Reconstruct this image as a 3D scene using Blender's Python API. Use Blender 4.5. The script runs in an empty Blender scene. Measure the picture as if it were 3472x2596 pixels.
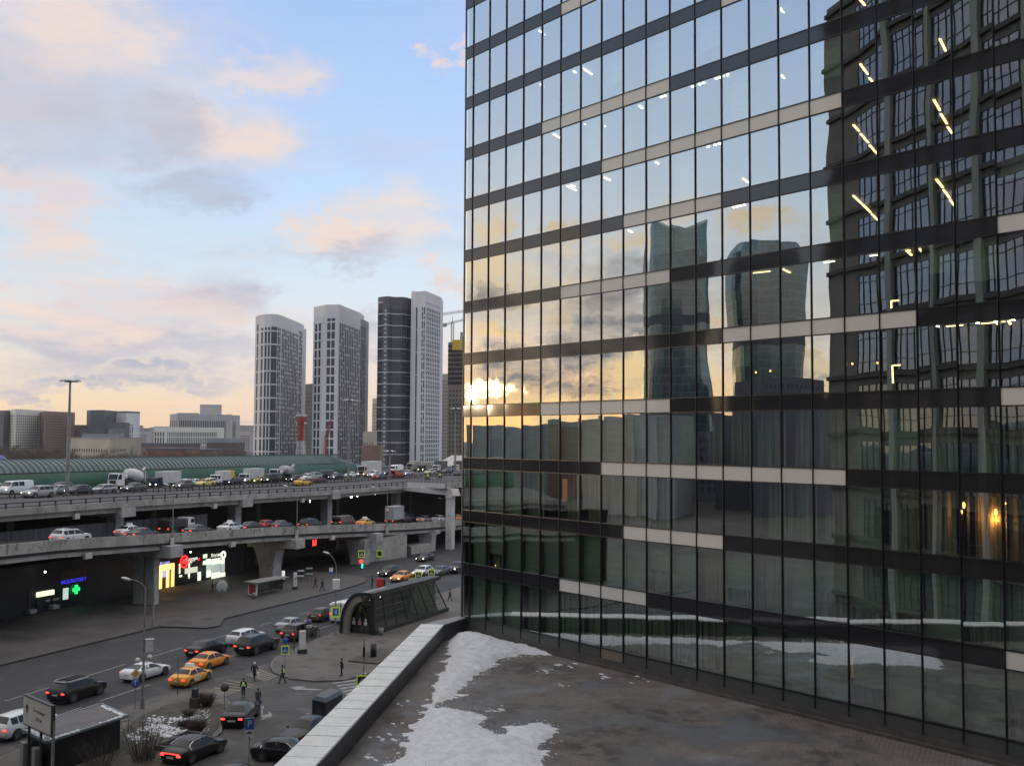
import bpy, bmesh, math, random
from mathutils import Vector, Matrix, noise as mnoise
rnd = random.Random(7)
scn = bpy.context.scene
COL = scn.collection
PI = math.pi
def R(d): return math.radians(d)

# ------------------------------------------------------------------ camera
CZ = 22.5
CAM = Vector((58.178, -43.062, CZ))
F_, PITCH, ROLL, YAW = 3496.6, 0.0531220649, 0.0056901886, -0.87887621
fw = Vector((math.sin(YAW)*math.cos(PITCH), math.cos(YAW)*math.cos(PITCH), math.sin(PITCH)))
rt = Vector((math.cos(YAW), -math.sin(YAW), 0)); up = rt.cross(fw)
RX = rt*math.cos(ROLL) + up*math.sin(ROLL); UX = -rt*math.sin(ROLL) + up*math.cos(ROLL)
cd = bpy.data.cameras.new('camera'); cam = bpy.data.objects.new('camera', cd); COL.objects.link(cam)
cam.matrix_world = Matrix(((RX.x, UX.x, -fw.x, CAM.x), (RX.y, UX.y, -fw.y, CAM.y), (RX.z, UX.z, -fw.z, CAM.z), (0, 0, 0, 1)))
cd.sensor_fit = 'HORIZONTAL'; cd.sensor_width = 36.0; cd.lens = 36.0*F_/3472.0
cd.clip_start = 0.3; cd.clip_end = 8000
scn.camera = cam
scn.view_settings.view_transform = 'Standard'; scn.view_settings.look = 'None'
scn.view_settings.exposure = 0.0; scn.view_settings.gamma = 1.0
scn.cycles.max_bounces = 7; scn.cycles.diffuse_bounces = 2; scn.cycles.glossy_bounces = 4
scn.cycles.transparent_max_bounces = 10; scn.cycles.transmission_bounces = 4
scn.cycles.sample_clamp_indirect = 3.0; scn.cycles.sample_clamp_direct = 0.0
scn.cycles.caustics_reflective = False; scn.cycles.caustics_refractive = False
try: scn.cycles.use_denoising = True
except Exception: pass

# surveying helpers: a sight line of the photo (source pixels) met with a real plane of the place
def ray(x, y): return fw + RX*((x-1736)/F_) - UX*((y-1298)/F_)
def at(x, y, z=0.0):
    d = ray(x, y); return CAM + d*((z-CZ)/d.z)
def atD(x, y, D): return CAM + ray(x, y)*D
ANG = R(118.7)
EV = Vector((math.cos(ANG), math.sin(ANG), 0)); NV = Vector((-math.sin(ANG), math.cos(ANG), 0))
O0 = Vector((CAM.x, CAM.y, 0))
def S(s, t, z=0.0): return O0 + EV*s + NV*t + Vector((0, 0, z))
def onT(x, y, t):                      # meet with the vertical plane t = const of the road frame
    d = ray(x, y); return CAM + d*(t/d.dot(NV))
def st(P):
    q = Vector((P.x-O0.x, P.y-O0.y, 0)); return q.dot(EV), q.dot(NV)

# ------------------------------------------------------------------ node helpers
class NT:
    def __init__(s, tree): s.t = tree; s.n = tree.nodes; s.l = tree.links
    def node(s, typ, **kw):
        nd = s.n.new(typ)
        for k, v in kw.items(): setattr(nd, k, v)
        return nd
    def put(s, sock, v):
        if isinstance(v, bpy.types.NodeSocket): s.l.new(v, sock)
        elif v is not None:
            if isinstance(v, (tuple, list)) and len(v) == 3 and sock.type == 'RGBA': v = (*v, 1)
            sock.default_value = v
    def math(s, op, a, b=None, c=None, clamp=False):
        nd = s.node('ShaderNodeMath', operation=op, use_clamp=clamp)
        s.put(nd.inputs[0], a)
        if b is not None: s.put(nd.inputs[1], b)
        if c is not None: s.put(nd.inputs[2], c)
        return nd.outputs[0]
    def vm(s, op, a, b=None, out=0):
        nd = s.node('ShaderNodeVectorMath', operation=op); s.put(nd.inputs[0], a)
        if b is not None:
            if op == 'SCALE': s.put(nd.inputs[3], b)
            else: s.put(nd.inputs[1], b)
        return nd.outputs['Value'] if op in ('LENGTH', 'DOT_PRODUCT', 'DISTANCE') else nd.outputs[0]
    def mix(s, f, a, b, mode='MIX'):
        nd = s.node('ShaderNodeMix', data_type='RGBA', blend_type=mode, clamp_factor=True)
        s.put(nd.inputs[0], f); s.put(nd.inputs[6], a); s.put(nd.inputs[7], b); return nd.outputs[2]
    def mapr(s, v, a, b, c=0.0, d=1.0, smooth=True):
        nd = s.node('ShaderNodeMapRange', interpolation_type='SMOOTHSTEP' if smooth else 'LINEAR')
        for i, q in enumerate((v, a, b, c, d)): s.put(nd.inputs[i], q)
        return nd.outputs[0]
    def ramp(s, v, stops, interp='LINEAR'):
        nd = s.node('ShaderNodeValToRGB'); cr = nd.color_ramp; cr.interpolation = interp
        while len(cr.elements) < len(stops): cr.elements.new(0.5)
        for e_, (p, c) in zip(cr.elements, stops): e_.position = p; e_.color = (*c, 1)
        s.put(nd.inputs[0], v); return nd.outputs[0]
    def noise(s, vec, scale, detail=3, rough=0.55, out=0, dist=0.0):
        nd = s.node('ShaderNodeTexNoise'); s.put(nd.inputs['Vector'], vec)
        nd.inputs['Scale'].default_value = scale; nd.inputs['Detail'].default_value = detail
        nd.inputs['Roughness'].default_value = rough; nd.inputs['Distortion'].default_value = dist
        return nd.outputs[out]
    def comb(s, x, y, z):
        nd = s.node('ShaderNodeCombineXYZ')
        for i, q in enumerate((x, y, z)): s.put(nd.inputs[i], q)
        return nd.outputs[0]
    def sep(s, v):
        nd = s.node('ShaderNodeSeparateXYZ'); s.put(nd.inputs[0], v); return nd.outputs
def lin(*c):                           # sRGB 0..255 -> linear
    return tuple(((v/255)/12.92 if v <= 10 else ((v/255+0.055)/1.055)**2.4) for v in c)

# ------------------------------------------------------------------ sky
SUN_EL, SUN_AZ = R(2.4), R(-142.58)    # azimuth counted from +X, counter-clockwise
world = bpy.data.worlds.new('World'); scn.world = world; world.use_nodes = True
w = NT(world.node_tree)
for nd in list(w.n): w.n.remove(nd)
tc = w.node('ShaderNodeTexCoord').outputs['Generated']
dirn = w.vm('NORMALIZE', tc)
dx, dy, dz = w.sep(dirn)
el = w.math('MULTIPLY', w.math('ARCSINE', dz), 180/PI)
azc = w.math('MULTIPLY', w.math('ARCTAN2', dx, dy), 180/PI)      # degrees from +Y towards +X
sunv = Vector((math.cos(SUN_AZ)*math.cos(SUN_EL), math.sin(SUN_AZ)*math.cos(SUN_EL), math.sin(SUN_EL)))
toward = w.vm('DOT_PRODUCT', dirn, tuple(sunv))                    # 1 at the sun
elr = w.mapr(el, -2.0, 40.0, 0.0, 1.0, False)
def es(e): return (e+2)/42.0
away = w.ramp(elr, [(0, lin(205, 190, 190)), (es(0), lin(244, 212, 198)), (es(2), lin(254, 226, 206)), (es(5), lin(238, 231, 232)), (es(8), lin(220, 236, 250)), (es(13), lin(198, 224, 254)), (es(23), lin(166, 200, 250)), (es(31), (0.70, 0.76, 0.88)), (es(40), (1.42, 1.38, 1.36))])  # top stops, above the frame, are brightened to add overhead fill light
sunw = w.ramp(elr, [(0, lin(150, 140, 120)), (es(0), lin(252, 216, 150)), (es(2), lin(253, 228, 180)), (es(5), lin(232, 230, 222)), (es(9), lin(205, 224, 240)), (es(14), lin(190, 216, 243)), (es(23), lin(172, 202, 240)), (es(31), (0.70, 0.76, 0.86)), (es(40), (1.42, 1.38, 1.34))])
base = w.mix(w.mapr(toward, 0.25, 0.9), away, sunw)
nishi = w.node('ShaderNodeTexSky', sky_type='NISHITA'); nishi.sun_disc = False
nishi.sun_elevation = SUN_EL; nishi.sun_rotation = PI/2 - SUN_AZ
base = w.mix(0.03, base, w.vm('SCALE', nishi.outputs[0], 0.9))
# cloud field: a cloud sheet overhead seen in perspective
inv = w.math('DIVIDE', 1.0, w.math('ADD', w.math('MAXIMUM', dz, 0.0), 0.075))
flat = w.comb(w.math('MULTIPLY', dx, inv), w.math('MULTIPLY', dy, inv), 0.0)
n1 = w.noise(flat, 0.85, 7, 0.55, dist=0.35)
n2 = w.noise(w.vm('ADD', flat, (7.3, 2.1, 0.4)), 2.3, 6, 0.6)
n3 = w.noise(w.vm('ADD', flat, (-3.0, 5.0, 1.0)), 0.45, 3, 0.5)
p2 = w.comb(azc, el, 0.0)
wob = w.noise(w.vm('MULTIPLY', p2, (0.20, 0.36, 1)), 1.0, 8, 0.66, out=1)
p2w = w.vm('ADD', p2, w.vm('MULTIPLY', w.vm('SUBTRACT', wob, (0.5, 0.5, 0.5)), (12.0, 6.4, 0)))
def blob(x, y, sx, sy, ref=False):     # a cloud of half-size sx, sy (source px) where the photo shows it in the sky (or in the glass)
    d = ray(x, y).normalized()
    if ref: d.y = -d.y
    a, e = math.degrees(math.atan2(d.x, d.y)), math.degrees(math.asin(d.z))
    k = 57.3/F_
    v = w.vm('MULTIPLY', w.vm('SUBTRACT', p2w, (a, e, 0)), (1/(sx*k), 1/(sy*k), 0))
    return w.mapr(w.vm('LENGTH', v), 1.2, 0.25)
def smax(lst):
    o = lst[0]
    for q in lst[1:]: o = w.math('MAXIMUM', o, q)
    return o
pink = smax([blob(1340, 740, 190, 150), blob(1130, 790, 170, 60), blob(1520, 905, 100, 75), blob(640, 1050, 380, 95), blob(180, 760, 170, 200), blob(300, 1110, 420, 60), blob(150, 990, 220, 60),
             blob(840, 520, 180, 110), blob(920, 240, 200, 80), blob(1520, 160, 70, 50), blob(250, 120, 330, 160), blob(60, 600, 120, 80), blob(330, 1010, 260, 60)])
grey = smax([blob(130, 330, 330, 220), blob(560, 440, 280, 120), blob(430, 1190, 520, 75), blob(60, 1150, 240, 60), blob(800, 1000, 170, 110), blob(1180, 850, 190, 70), blob(350, 1290, 480, 34), blob(1250, 1150, 90, 70), blob(680, 660, 230, 80)])
gold = smax([blob(1640, 840, 110, 190, 1), blob(1700, 980, 170, 120, 1), blob(1960, 1040, 200, 110, 1), blob(2160, 830, 120, 60, 1), blob(1900, 790, 90, 60, 1), blob(2260, 720, 90, 60, 1),
             blob(2580, 740, 170, 80, 1), blob(2150, 1300, 150, 90, 1), blob(2420, 1100, 60, 130, 1), blob(1650, 1130, 150, 40, 1), blob(2730, 1200, 60, 150, 1)])
dark = smax([blob(1750, 1260, 260, 85, 1), blob(2120, 1010, 200, 120, 1), blob(1990, 1200, 150, 80, 1), blob(2110, 1130, 150, 60, 1), blob(1950, 1330, 180, 40, 1), blob(2740, 1330, 70, 70, 1), blob(1680, 1010, 110, 60, 1)])
glow = smax([blob(1600, 1352, 40, 32, 1), blob(1690, 1340, 95, 32, 1)])
glow2 = smax([blob(1650, 1365, 330, 55, 1), blob(2200, 1290, 110, 100, 1), blob(1650, 1150, 150, 36, 1), blob(1880, 1375, 260, 34, 1), blob(2180, 1230, 130, 60, 1)])
soft = w.mapr(n1, 0.50, 0.74)
soft = w.math('MULTIPLY', soft, w.mapr(n3, 0.36, 0.62))
hi = w.mix(w.mapr(toward, 0.2, 0.9), lin(238, 214, 208), lin(250, 226, 190))
lo = w.mix(w.mapr(toward, 0.2, 0.9), lin(178, 182, 200), lin(172, 176, 184))
cl_col = w.mix(w.mapr(n2, 0.35, 0.65), lo, hi)
sky = w.mix(w.math('MULTIPLY', soft, 0.55), base, cl_col)
def lay(sky, m, ca, cb, k=0.9):
    tex = w.mapr(n2, 0.30, 0.68, 0.38, 1.0)
    return w.mix(w.math('MULTIPLY', w.math('MULTIPLY', m, tex), k), sky, w.mix(w.mapr(n1, 0.35, 0.65), ca, cb))
haze_ = smax([blob(150, 260, 620, 520), blob(60, 620, 420, 300), blob(600, 420, 420, 260), blob(400, 1120, 620, 220)])
sky = w.mix(w.math('MULTIPLY', w.math('MULTIPLY', haze_, w.mapr(n1, 0.25, 0.6, 0.25, 1.0)), 0.62), sky, w.mix(w.mapr(n2, 0.35, 0.65), lin(206, 207, 222), lin(240, 224, 222)))
sky = lay(sky, grey, lin(180, 184, 204), lin(208, 203, 212), 0.95)
sky = lay(sky, pink, lin(230, 212, 214), lin(250, 226, 210), 0.95)
veil = smax([blob(1900, 1060, 620, 330, 1), blob(2600, 1000, 420, 330, 1)])
sky = w.mix(w.math('MULTIPLY', w.math('MULTIPLY', veil, w.mapr(n1, 0.3, 0.6, 0.2, 1.0)), 0.5), sky, w.mix(w.mapr(n2, 0.35, 0.65), lin(186, 188, 198), lin(226, 222, 214)))
sky = lay(sky, gold, lin(236, 206, 160), (1.12, 0.86, 0.54), 1.0)
sky = lay(sky, dark, lin(122, 130, 146), lin(160, 156, 158), 1.0)
sky = w.mix(w.math('MULTIPLY', glow2, 0.9), sky, (1.35, 0.98, 0.50))
sky = w.mix(glow, sky, (5.5, 4.0, 2.1))
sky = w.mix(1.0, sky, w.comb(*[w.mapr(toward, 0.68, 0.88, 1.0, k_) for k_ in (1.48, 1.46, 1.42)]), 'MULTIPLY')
below = w.mapr(el, -0.6, -2.2)
sky = w.mix(below, sky, lin(96, 92, 94))
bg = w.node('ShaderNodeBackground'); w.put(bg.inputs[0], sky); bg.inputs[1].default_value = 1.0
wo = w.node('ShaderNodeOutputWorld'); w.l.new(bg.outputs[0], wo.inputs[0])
world.cycles.sampling_method = 'AUTOMATIC'
# ------------------------------------------------------------------ sun, low behind thin cloud
sl = bpy.data.lights.new('sun', 'SUN'); sl.energy = 0.32; sl.angle = R(0.8); sl.color = (1.0, 0.72, 0.45)
so = bpy.data.objects.new('sun', sl); COL.objects.link(so)
so.rotation_euler = (-sunv).to_track_quat('-Z', 'Y').to_euler()

# ------------------------------------------------------------------ materials
MATS = {}
def principled(name, col, rough=0.6, metal=0.0, spec=0.5, emit=None, es_=0.0, coat=0.0):
    if name in MATS: return MATS[name]
    m = bpy.data.materials.new(name); m.use_nodes = True; t = NT(m.node_tree)
    b = t.n['Principled BSDF']; b.inputs['Base Color'].default_value = (*col, 1)
    b.inputs['Roughness'].default_value = rough; b.inputs['Metallic'].default_value = metal
    b.inputs['Specular IOR Level'].default_value = spec; b.inputs['Coat Weight'].default_value = coat
    if emit: b.inputs['Emission Color'].default_value = (*emit, 1); b.inputs['Emission Strength'].default_value = es_
    MATS[name] = m; return m
def varied(name, c1, c2, scale, rough=0.8, rough2=None, detail=5, lo=0.35, hi=0.65, stretch=(1, 1, 1), bump=0.0, spec=0.4, metal=0.0, obj=False, c3=None, s3=9.0):
    """two-tone weathered surface"""
    m = principled(name, c1, rough, metal, spec); t = NT(m.node_tree); b = t.n['Principled BSDF']
    src = t.node('ShaderNodeTexCoord').outputs['Object'] if obj else t.node('ShaderNodeNewGeometry').outputs['Position']
    v = t.vm('MULTIPLY', src, stretch)
    nn = t.noise(v, scale, detail, 0.6)
    f = t.mapr(nn, lo, hi)
    c = t.mix(f, c1, c2)
    if c3: c = t.mix(t.mapr(t.noise(src, s3, 4, 0.6), 0.52, 0.72), c, c3)
    t.put(b.inputs['Base Color'], c)
    if rough2 is not None: t.put(b.inputs['Roughness'], t.mapr(f, 0, 1, rough, rough2, False))
    if bump:
        bp = t.node('ShaderNodeBump'); bp.inputs['Strength'].default_value = bump; bp.inputs['Distance'].default_value = 0.02
        t.put(bp.inputs['Height'], t.noise(src, scale*8, 4)); t.l.new(bp.outputs[0], b.inputs['Normal'])
    return m
def emis(name, col, k):
    m = bpy.data.materials.new(name); m.use_nodes = True; t = NT(m.node_tree)
    b = t.n['Principled BSDF']; b.inputs['Base Color'].default_value = (*col, 1); b.inputs['Roughness'].default_value = 0.4
    b.inputs['Emission Color'].default_value = (*col, 1); b.inputs['Emission Strength'].default_value = k
    MATS[name] = m; return m
def glassy(name, tint, k, facing=0.35, wob=0.0, through=(0.35, 0.4, 0.38), cell=None, rough=0.0, amp=0.010, diffuse=None):
    """coated architectural glass: a mirror share over a tinted see-through (or opaque) share"""
    m = bpy.data.materials.new(name); m.use_nodes = True; t = NT(m.node_tree); t.n.remove(t.n['Principled BSDF'])
    g = t.node('ShaderNodeBsdfGlossy'); g.inputs['Color'].default_value = (*tint, 1); g.inputs['Roughness'].default_value = rough
    geo = t.node('ShaderNodeNewGeometry')
    if wob:
        nz = t.noise(t.vm('MULTIPLY', geo.outputs['Position'], (1.0, 1.0, 0.55)), wob, 2, 0.45, out=1)
        v = t.vm('SCALE', t.vm('SUBTRACT', nz, (0.5, 0.5, 0.5)), amp*2)
        if cell:
            cw, ch, ox, oz = cell
            q = t.vm('FLOOR', t.vm('MULTIPLY', t.vm('SUBTRACT', geo.outputs['Position'], (ox, 0, oz)), (1/cw, 0.0, 1/ch)))
            wn = t.node('ShaderNodeTexWhiteNoise'); t.put(wn.inputs[0], q)
            v = t.vm('ADD', v, t.vm('SCALE', t.vm('SUBTRACT', wn.outputs[1], (0.5, 0.5, 0.5)), amp*0.8))
            # every pane is slightly dished
            fr = t.vm('SUBTRACT', t.vm('FRACTION', t.vm('MULTIPLY', t.vm('SUBTRACT', geo.outputs['Position'], (ox, 0, oz)), (1/cw, 0.0, 1/ch))), (0.5, 0, 0.5))
            v = t.vm('ADD', v, t.vm('SCALE', fr, amp*0.9))
        t.put(g.inputs['Normal'], t.vm('NORMALIZE', t.vm('ADD', geo.outputs['Normal'], v)))
    lw = t.node('ShaderNodeLayerWeight'); lw.inputs[0].default_value = 0.5
    fac = t.math('ADD', k, t.math('MULTIPLY', t.math('POWER', lw.outputs['Facing'], 3.0), facing), clamp=True)
    if diffuse:
        s2 = t.node('ShaderNodeBsdfDiffuse'); s2.inputs['Color'].default_value = (*diffuse, 1)
    else:
        s2 = t.node('ShaderNodeBsdfTransparent'); s2.inputs['Color'].default_value = (*through, 1)
    mx = t.node('ShaderNodeMixShader'); t.put(mx.inputs[0], fac); t.l.new(s2.outputs[0], mx.inputs[1]); t.l.new(g.outputs[0], mx.inputs[2])
    t.l.new(mx.outputs[0], t.n['Material Output'].inputs[0]); MATS[name] = m; return m

# ------------------------------------------------------------------ mesh helpers
class MB:
    def __init__(s): s.v = []; s.f = []; s.sm = []
    def add(s, vs, fs, smooth=False):
        b = len(s.v); s.v += [tuple(q) for q in vs]; s.f += [tuple(b+i for i in f) for f in fs]; s.sm += [smooth]*len(fs); return s
    def box(s, x0, x1, y0, y1, z0, z1):
        vs = [(x0,y0,z0),(x1,y0,z0),(x1,y1,z0),(x0,y1,z0),(x0,y0,z1),(x1,y0,z1),(x1,y1,z1),(x0,y1,z1)]
        return s.add(vs, [(0,3,2,1),(4,5,6,7),(0,1,5,4),(1,2,6,5),(2,3,7,6),(3,0,4,7)])
    def cbox(s, c, d, rz=0.0, rx=0.0, ry=0.0):
        M = Matrix.Translation(Vector(c)) @ Matrix.Rotation(rz, 4, 'Z') @ Matrix.Rotation(ry, 4, 'Y') @ Matrix.Rotation(rx, 4, 'X')
        vs = [M @ Vector((i*d[0]/2, j*d[1]/2, k*d[2]/2)) for i in (-1, 1) for j in (-1, 1) for k in (-1, 1)]
        return s.add(vs, [(0,1,3,2),(4,6,7,5),(0,4,5,1),(2,3,7,6),(0,2,6,4),(1,5,7,3)])
    def bbox(s, x0, x1, y0, y1, z0, z1, b=0.05):        # box with chamfered upright and top edges
        P = [(x0+b,y0),(x1-b,y0),(x1,y0+b),(x1,y1-b),(x1-b,y1),(x0+b,y1),(x0,y1-b),(x0,y0+b)]
        cx, cy = (x0+x1)/2, (y0+y1)/2
        def ins(q, k): return (q[0]+(k if q[0] < cx else -k), q[1]+(k if q[1] < cy else -k))
        vs = [(p[0], p[1], z0) for p in P]+[(p[0], p[1], z1-b) for p in P]+[(*ins(p, b*0.8), z1) for p in P]
        fs = [tuple(range(7, -1, -1)), tuple(range(16, 24))]
        for i in range(8):
            j = (i+1) % 8; fs += [(i, j, 8+j, 8+i), (8+i, 8+j, 16+j, 16+i)]
        return s.add(vs, fs)
    def prism(s, pts, z0, z1, cap=True):
        n = len(pts); vs = [(p[0], p[1], z0) for p in pts]+[(p[0], p[1], z1) for p in pts]
        fs = [(i, (i+1) % n, n+(i+1) % n, n+i) for i in range(n)]
        if cap: fs += [tuple(range(n-1, -1, -1)), tuple(range(n, 2*n))]
        return s.add(vs, fs)
    def beam(s, a, b, wd, ht, upv=Vector((0, 0, 1))):    # box along a->b, wd across, ht along up; a,b on the centre line
        a = Vector(a); b = Vector(b); d = (b-a).normalized(); x = d.cross(upv)
        if x.length < 1e-4: x = Vector((1, 0, 0))
        x.normalize(); z = x.cross(d)
        vs = [q+x*i*wd/2+z*j*ht/2 for q in (a, b) for (i, j) in ((-1,-1),(1,-1),(1,1),(-1,1))]
        return s.add(vs, [(3,2,1,0),(4,5,6,7),(0,1,5,4),(1,2,6,5),(2,3,7,6),(3,0,4,7)])
    def tube(s, a, b, r0, r1=None, n=8, cap=True, smooth=True):
        a = Vector(a); b = Vector(b); r1 = r0 if r1 is None else r1; d = (b-a).normalized()
        x = d.orthogonal().normalized(); y = d.cross(x)
        vs = [q+(x*math.cos(2*PI*i/n)+y*math.sin(2*PI*i/n))*r for q, r in ((a, r0), (b, r1)) for i in range(n)]
        s.add(vs, [(i, (i+1) % n, n+(i+1) % n, n+i) for i in range(n)], smooth)
        if cap: s.add(vs, [tuple(range(n-1, -1, -1)), tuple(range(n, 2*n))])
        return s
    def path(s, pts, r, n=6):
        for a, b in zip(pts[:-1], pts[1:]): s.tube(a, b, r, r, n)
        return s
    def lathe(s, prof, n=16, M=None, smooth=True):       # prof: (r, z)
        vs = [Vector((r*math.cos(2*PI*i/n), r*math.sin(2*PI*i/n), z)) for r, z in prof for i in range(n)]
        if M is not None: vs = [M @ v for v in vs]
        fs = [(k*n+i, k*n+(i+1) % n, (k+1)*n+(i+1) % n, (k+1)*n+i) for k in range(len(prof)-1) for i in range(n)]
        return s.add(vs, fs, smooth)
    def sph(s, c, r, n=12, m=8, sc=(1, 1, 1)):
        c = Vector(c)
        prof = [(r*math.sin(PI*k/m), -r*math.cos(PI*k/m)) for k in range(m+1)]
        M = Matrix.Translation(c) @ Matrix.Diagonal((*sc, 1))
        return s.lathe([(max(a, 1e-4), b) for a, b in prof], n, M)
    def quad(s, a, b, c, d): return s.add([a, b, c, d], [(0, 1, 2, 3)])
    def mesh(s, name, mat):
        me = bpy.data.meshes.new(name); me.from_pydata(s.v, [], s.f); me.update()
        me.polygons.foreach_set('use_smooth', s.sm)
        if mat is not None: me.materials.append(mat)
        return me
    def build(s, name, mat, parent=None, label=None, loc=None, rz=0.0):
        o = bpy.data.objects.new(name, s.mesh(name, mat)); COL.objects.link(o)
        if parent is not None: o.parent = parent
        if loc is not None: o.location = loc
        if rz: o.rotation_euler = (0, 0, rz)
        if label: o['label'] = label
        return o
def tag(o, label, cat, group=None, kind=None):
    if label: o['label'] = label
    if cat: o['category'] = cat
    if group: o['group'] = group
    if kind: o['kind'] = kind
    return o
def thing(name, label, cat, loc=(0, 0, 0), rz=0.0, group=None):
    o = bpy.data.objects.new(name, None); COL.objects.link(o); o.location = loc; o.rotation_euler = (0, 0, rz)
    o.empty_display_size = 0.3
    return tag(o, label, cat, group)
def struct(mb, name, mat, label=None):
    o = mb.build(name, mat); o['kind'] = 'structure'
    if label: o['label'] = label
    return o
def dup(root, loc, rz=None, label=None, group=None, sc=None):
    r = root.copy(); COL.objects.link(r); r.location = loc
    if rz is not None: r.rotation_euler = (0, 0, rz)
    if sc: r.scale = (sc, sc, sc)
    if label: r['label'] = label
    if group: r['group'] = group
    for ch in list(root.children):
        c = ch.copy(); COL.objects.link(c); c.parent = r
        for g in list(ch.children):
            d = g.copy(); COL.objects.link(d); d.parent = c
    return r
def onemesh(o, name, parent, loc=(0, 0, 0), rz=0.0):      # a further object sharing a mesh
    c = bpy.data.objects.new(name, o.data if hasattr(o, 'data') else o); COL.objects.link(c); c.parent = parent
    c.location = loc; c.rotation_euler = (0, 0, rz); return c
def text_mesh(txt, size, mat, name, parent, M, extrude=0.004, align='CENTER'):
    cu = bpy.data.curves.new(name, 'FONT'); cu.body = txt; cu.size = size; cu.extrude = extrude
    cu.align_x = align; cu.align_y = 'CENTER'; cu.materials.append(mat)
    tmp = bpy.data.objects.new(name, cu); COL.objects.link(tmp)
    dg = bpy.context.evaluated_depsgraph_get(); me = bpy.data.meshes.new_from_object(tmp.evaluated_get(dg))
    bpy.data.objects.remove(tmp); o = bpy.data.objects.new(name, me); COL.objects.link(o)
    if not me.materials: me.materials.append(mat)
    o.parent = parent; o.matrix_local = M; return o
# ================================================================== glass office building
CW, FH, BH = 1.81446, 3.6, 0.783
def rowz(k): return CZ + 31.0252 - FH*k                     # top edge of spandrel band k
TZ = rowz(12) - 1.12                                        # terrace level
X0, NC = 0.93, 27
m_glass = glassy('facade_glass', (0.88, 0.91, 0.92), 0.50, 0.60, 0.42, (0.86, 1.0, 0.88), (CW, FH, 0.0, rowz(12)), amp=0.0046)
m_band = glassy('dark_spandrel_glass', (0.50, 0.50, 0.52), 0.10, 0.55, 0.5, None, (CW, FH, 0.0, rowz(12)), rough=0.05, amp=0.009, diffuse=(0.030, 0.029, 0.032))
m_cream = glassy('cream_spandrel_glass', (0.6, 0.6, 0.6), 0.03, 0.30, 0.5, None, (CW, FH, 0.0, rowz(12)), rough=0.06, amp=0.009, diffuse=(0.78, 0.75, 0.70))
m_black = principled('black_aluminium', (0.012, 0.012, 0.014), 0.35, 0.0)
m_conc_dark = varied('interior_concrete', (0.07, 0.07, 0.065), (0.10, 0.098, 0.09), 0.6)
m_inwall = varied('interior_wall', (0.055, 0.06, 0.055), (0.10, 0.09, 0.075), 0.25, stretch=(1, 1, 0.05))
glassb = thing('glass_office_building', 'tall office block with mirror glass, dark bands and scattered cream panels beside the snowy terrace', 'building', (0, 0, 0))
# structure behind the skin
b = MB()
for k in range(-1, 13):
    b.box(X0+0.05, NC*CW, 0.14, 14.0, rowz(k)-BH+0.02, rowz(k)-0.02)
b.box(X0+0.05, NC*CW, 0.14, 14.0, 0.0, rowz(12)-0.0)
b.build('floor_slab', m_conc_dark, glassb)
b = MB(); b.box(X0+0.05, NC*CW, 12.6, 12.9, 0, rowz(-1)); b.box(X0+0.05, X0+0.25, 0.15, 13, 0, rowz(-1))
for xx in (4, 10, 14, 20, 24): b.box(xx*CW-0.06, xx*CW+0.06, 0.7, 12.6, rowz(12), rowz(-1))
b.build('partition', m_inwall, glassb)
# panes: the hundred that show largest one by one, the rest together
pm = MB(); pm.quad((0.025, 0, 0), (CW-0.025, 0, 0), (CW-0.025, 0, FH-BH-0.02), (0.025, 0, FH-BH-0.02)); pane_me = pm.mesh('window_pane', m_glass)
cells = []
for r in range(0, 12):
    for c in range(1, NC):
        zc = rowz(r+1)+1.4; P = Vector(((c+0.5)*CW, 0, zc)); d = P-CAM; dep = d.dot(fw)
        px = 1736+F_*d.dot(RX)/dep; py = 1298-F_*d.dot(UX)/dep
        vis = -60 < px < 3500 and -120 < py < 2700
        cells.append((0 if vis else 1, dep, r, c))
cells.sort(); rest = MB()
for i, (hid, dep, r, c) in enumerate(cells):
    z = rowz(r+1)+0.01
    if i < 100: onemesh(pane_me, 'window_pane', glassb, (c*CW, 0, z))
    else: rest.quad((c*CW+0.025, 0, z), ((c+1)*CW-0.025, 0, z), ((c+1)*CW-0.025, 0, z+FH-BH-0.02), (c*CW+0.025, 0, z+FH-BH-0.02))
for r in range(0, 12): rest.quad((X0+0.03, 0, rowz(r+1)+0.01), (CW-0.025, 0, rowz(r+1)+0.01), (CW-0.025, 0, rowz(r+1)+FH-BH-0.01), (X0+0.03, 0, rowz(r+1)+FH-BH-0.01))
ro = rest.build('farther_window_panes', m_glass, glassb); ro['kind'] = 'stuff'
# bands
CREAM = {1: [(6, 9)], 2: [(13, 16)], 3: [(5, 11)], 4: [(8, 17)], 5: [(9, 13)], 6: [(6, 11), (21, 24)], 7: [(13, 19)], 8: [(5, 11), (21, 24)], 9: [(8, 17)], 10: [(9, 13)], 11: [(6, 10), (21, 24)]}
cb = MB(); cb.box(0.012, CW-0.012, -0.028, 0.10, 0.0, BH-0.06); cream_me = cb.mesh('cream_panel', m_cream)
for k in range(0, 12):
    z1, z0 = rowz(k)-0.03, rowz(k)-BH+0.03
    cr = set(c for a, e_ in CREAM.get(k, []) for c in range(a, e_))
    b = MB()
    for c in range(0, NC+1):
        if c == NC or c in cr:
            if b.v: b.build('dark_spandrel_band', m_band, glassb)
            b = MB()
            if c < NC: onemesh(cream_me, 'cream_panel', glassb, (c*CW, 0, z0))
        else:
            xa, xb = (X0 if c == 0 else c*CW), (c+1)*CW; b.box(xa+0.008, xb-0.008, -0.03, 0.10, z0, z1); b.box(xb-0.01, xb+0.01, -0.02, 0.09, z0+.01, z1-.01)
    b = MB(); b.box(X0-0.06, NC*CW, -0.055, 0.06, z1, z1+0.055); b.box(X0-0.06, NC*CW, -0.055, 0.06, z0-0.055, z0)
    b.build('transom_rail', m_black, glassb)
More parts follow.
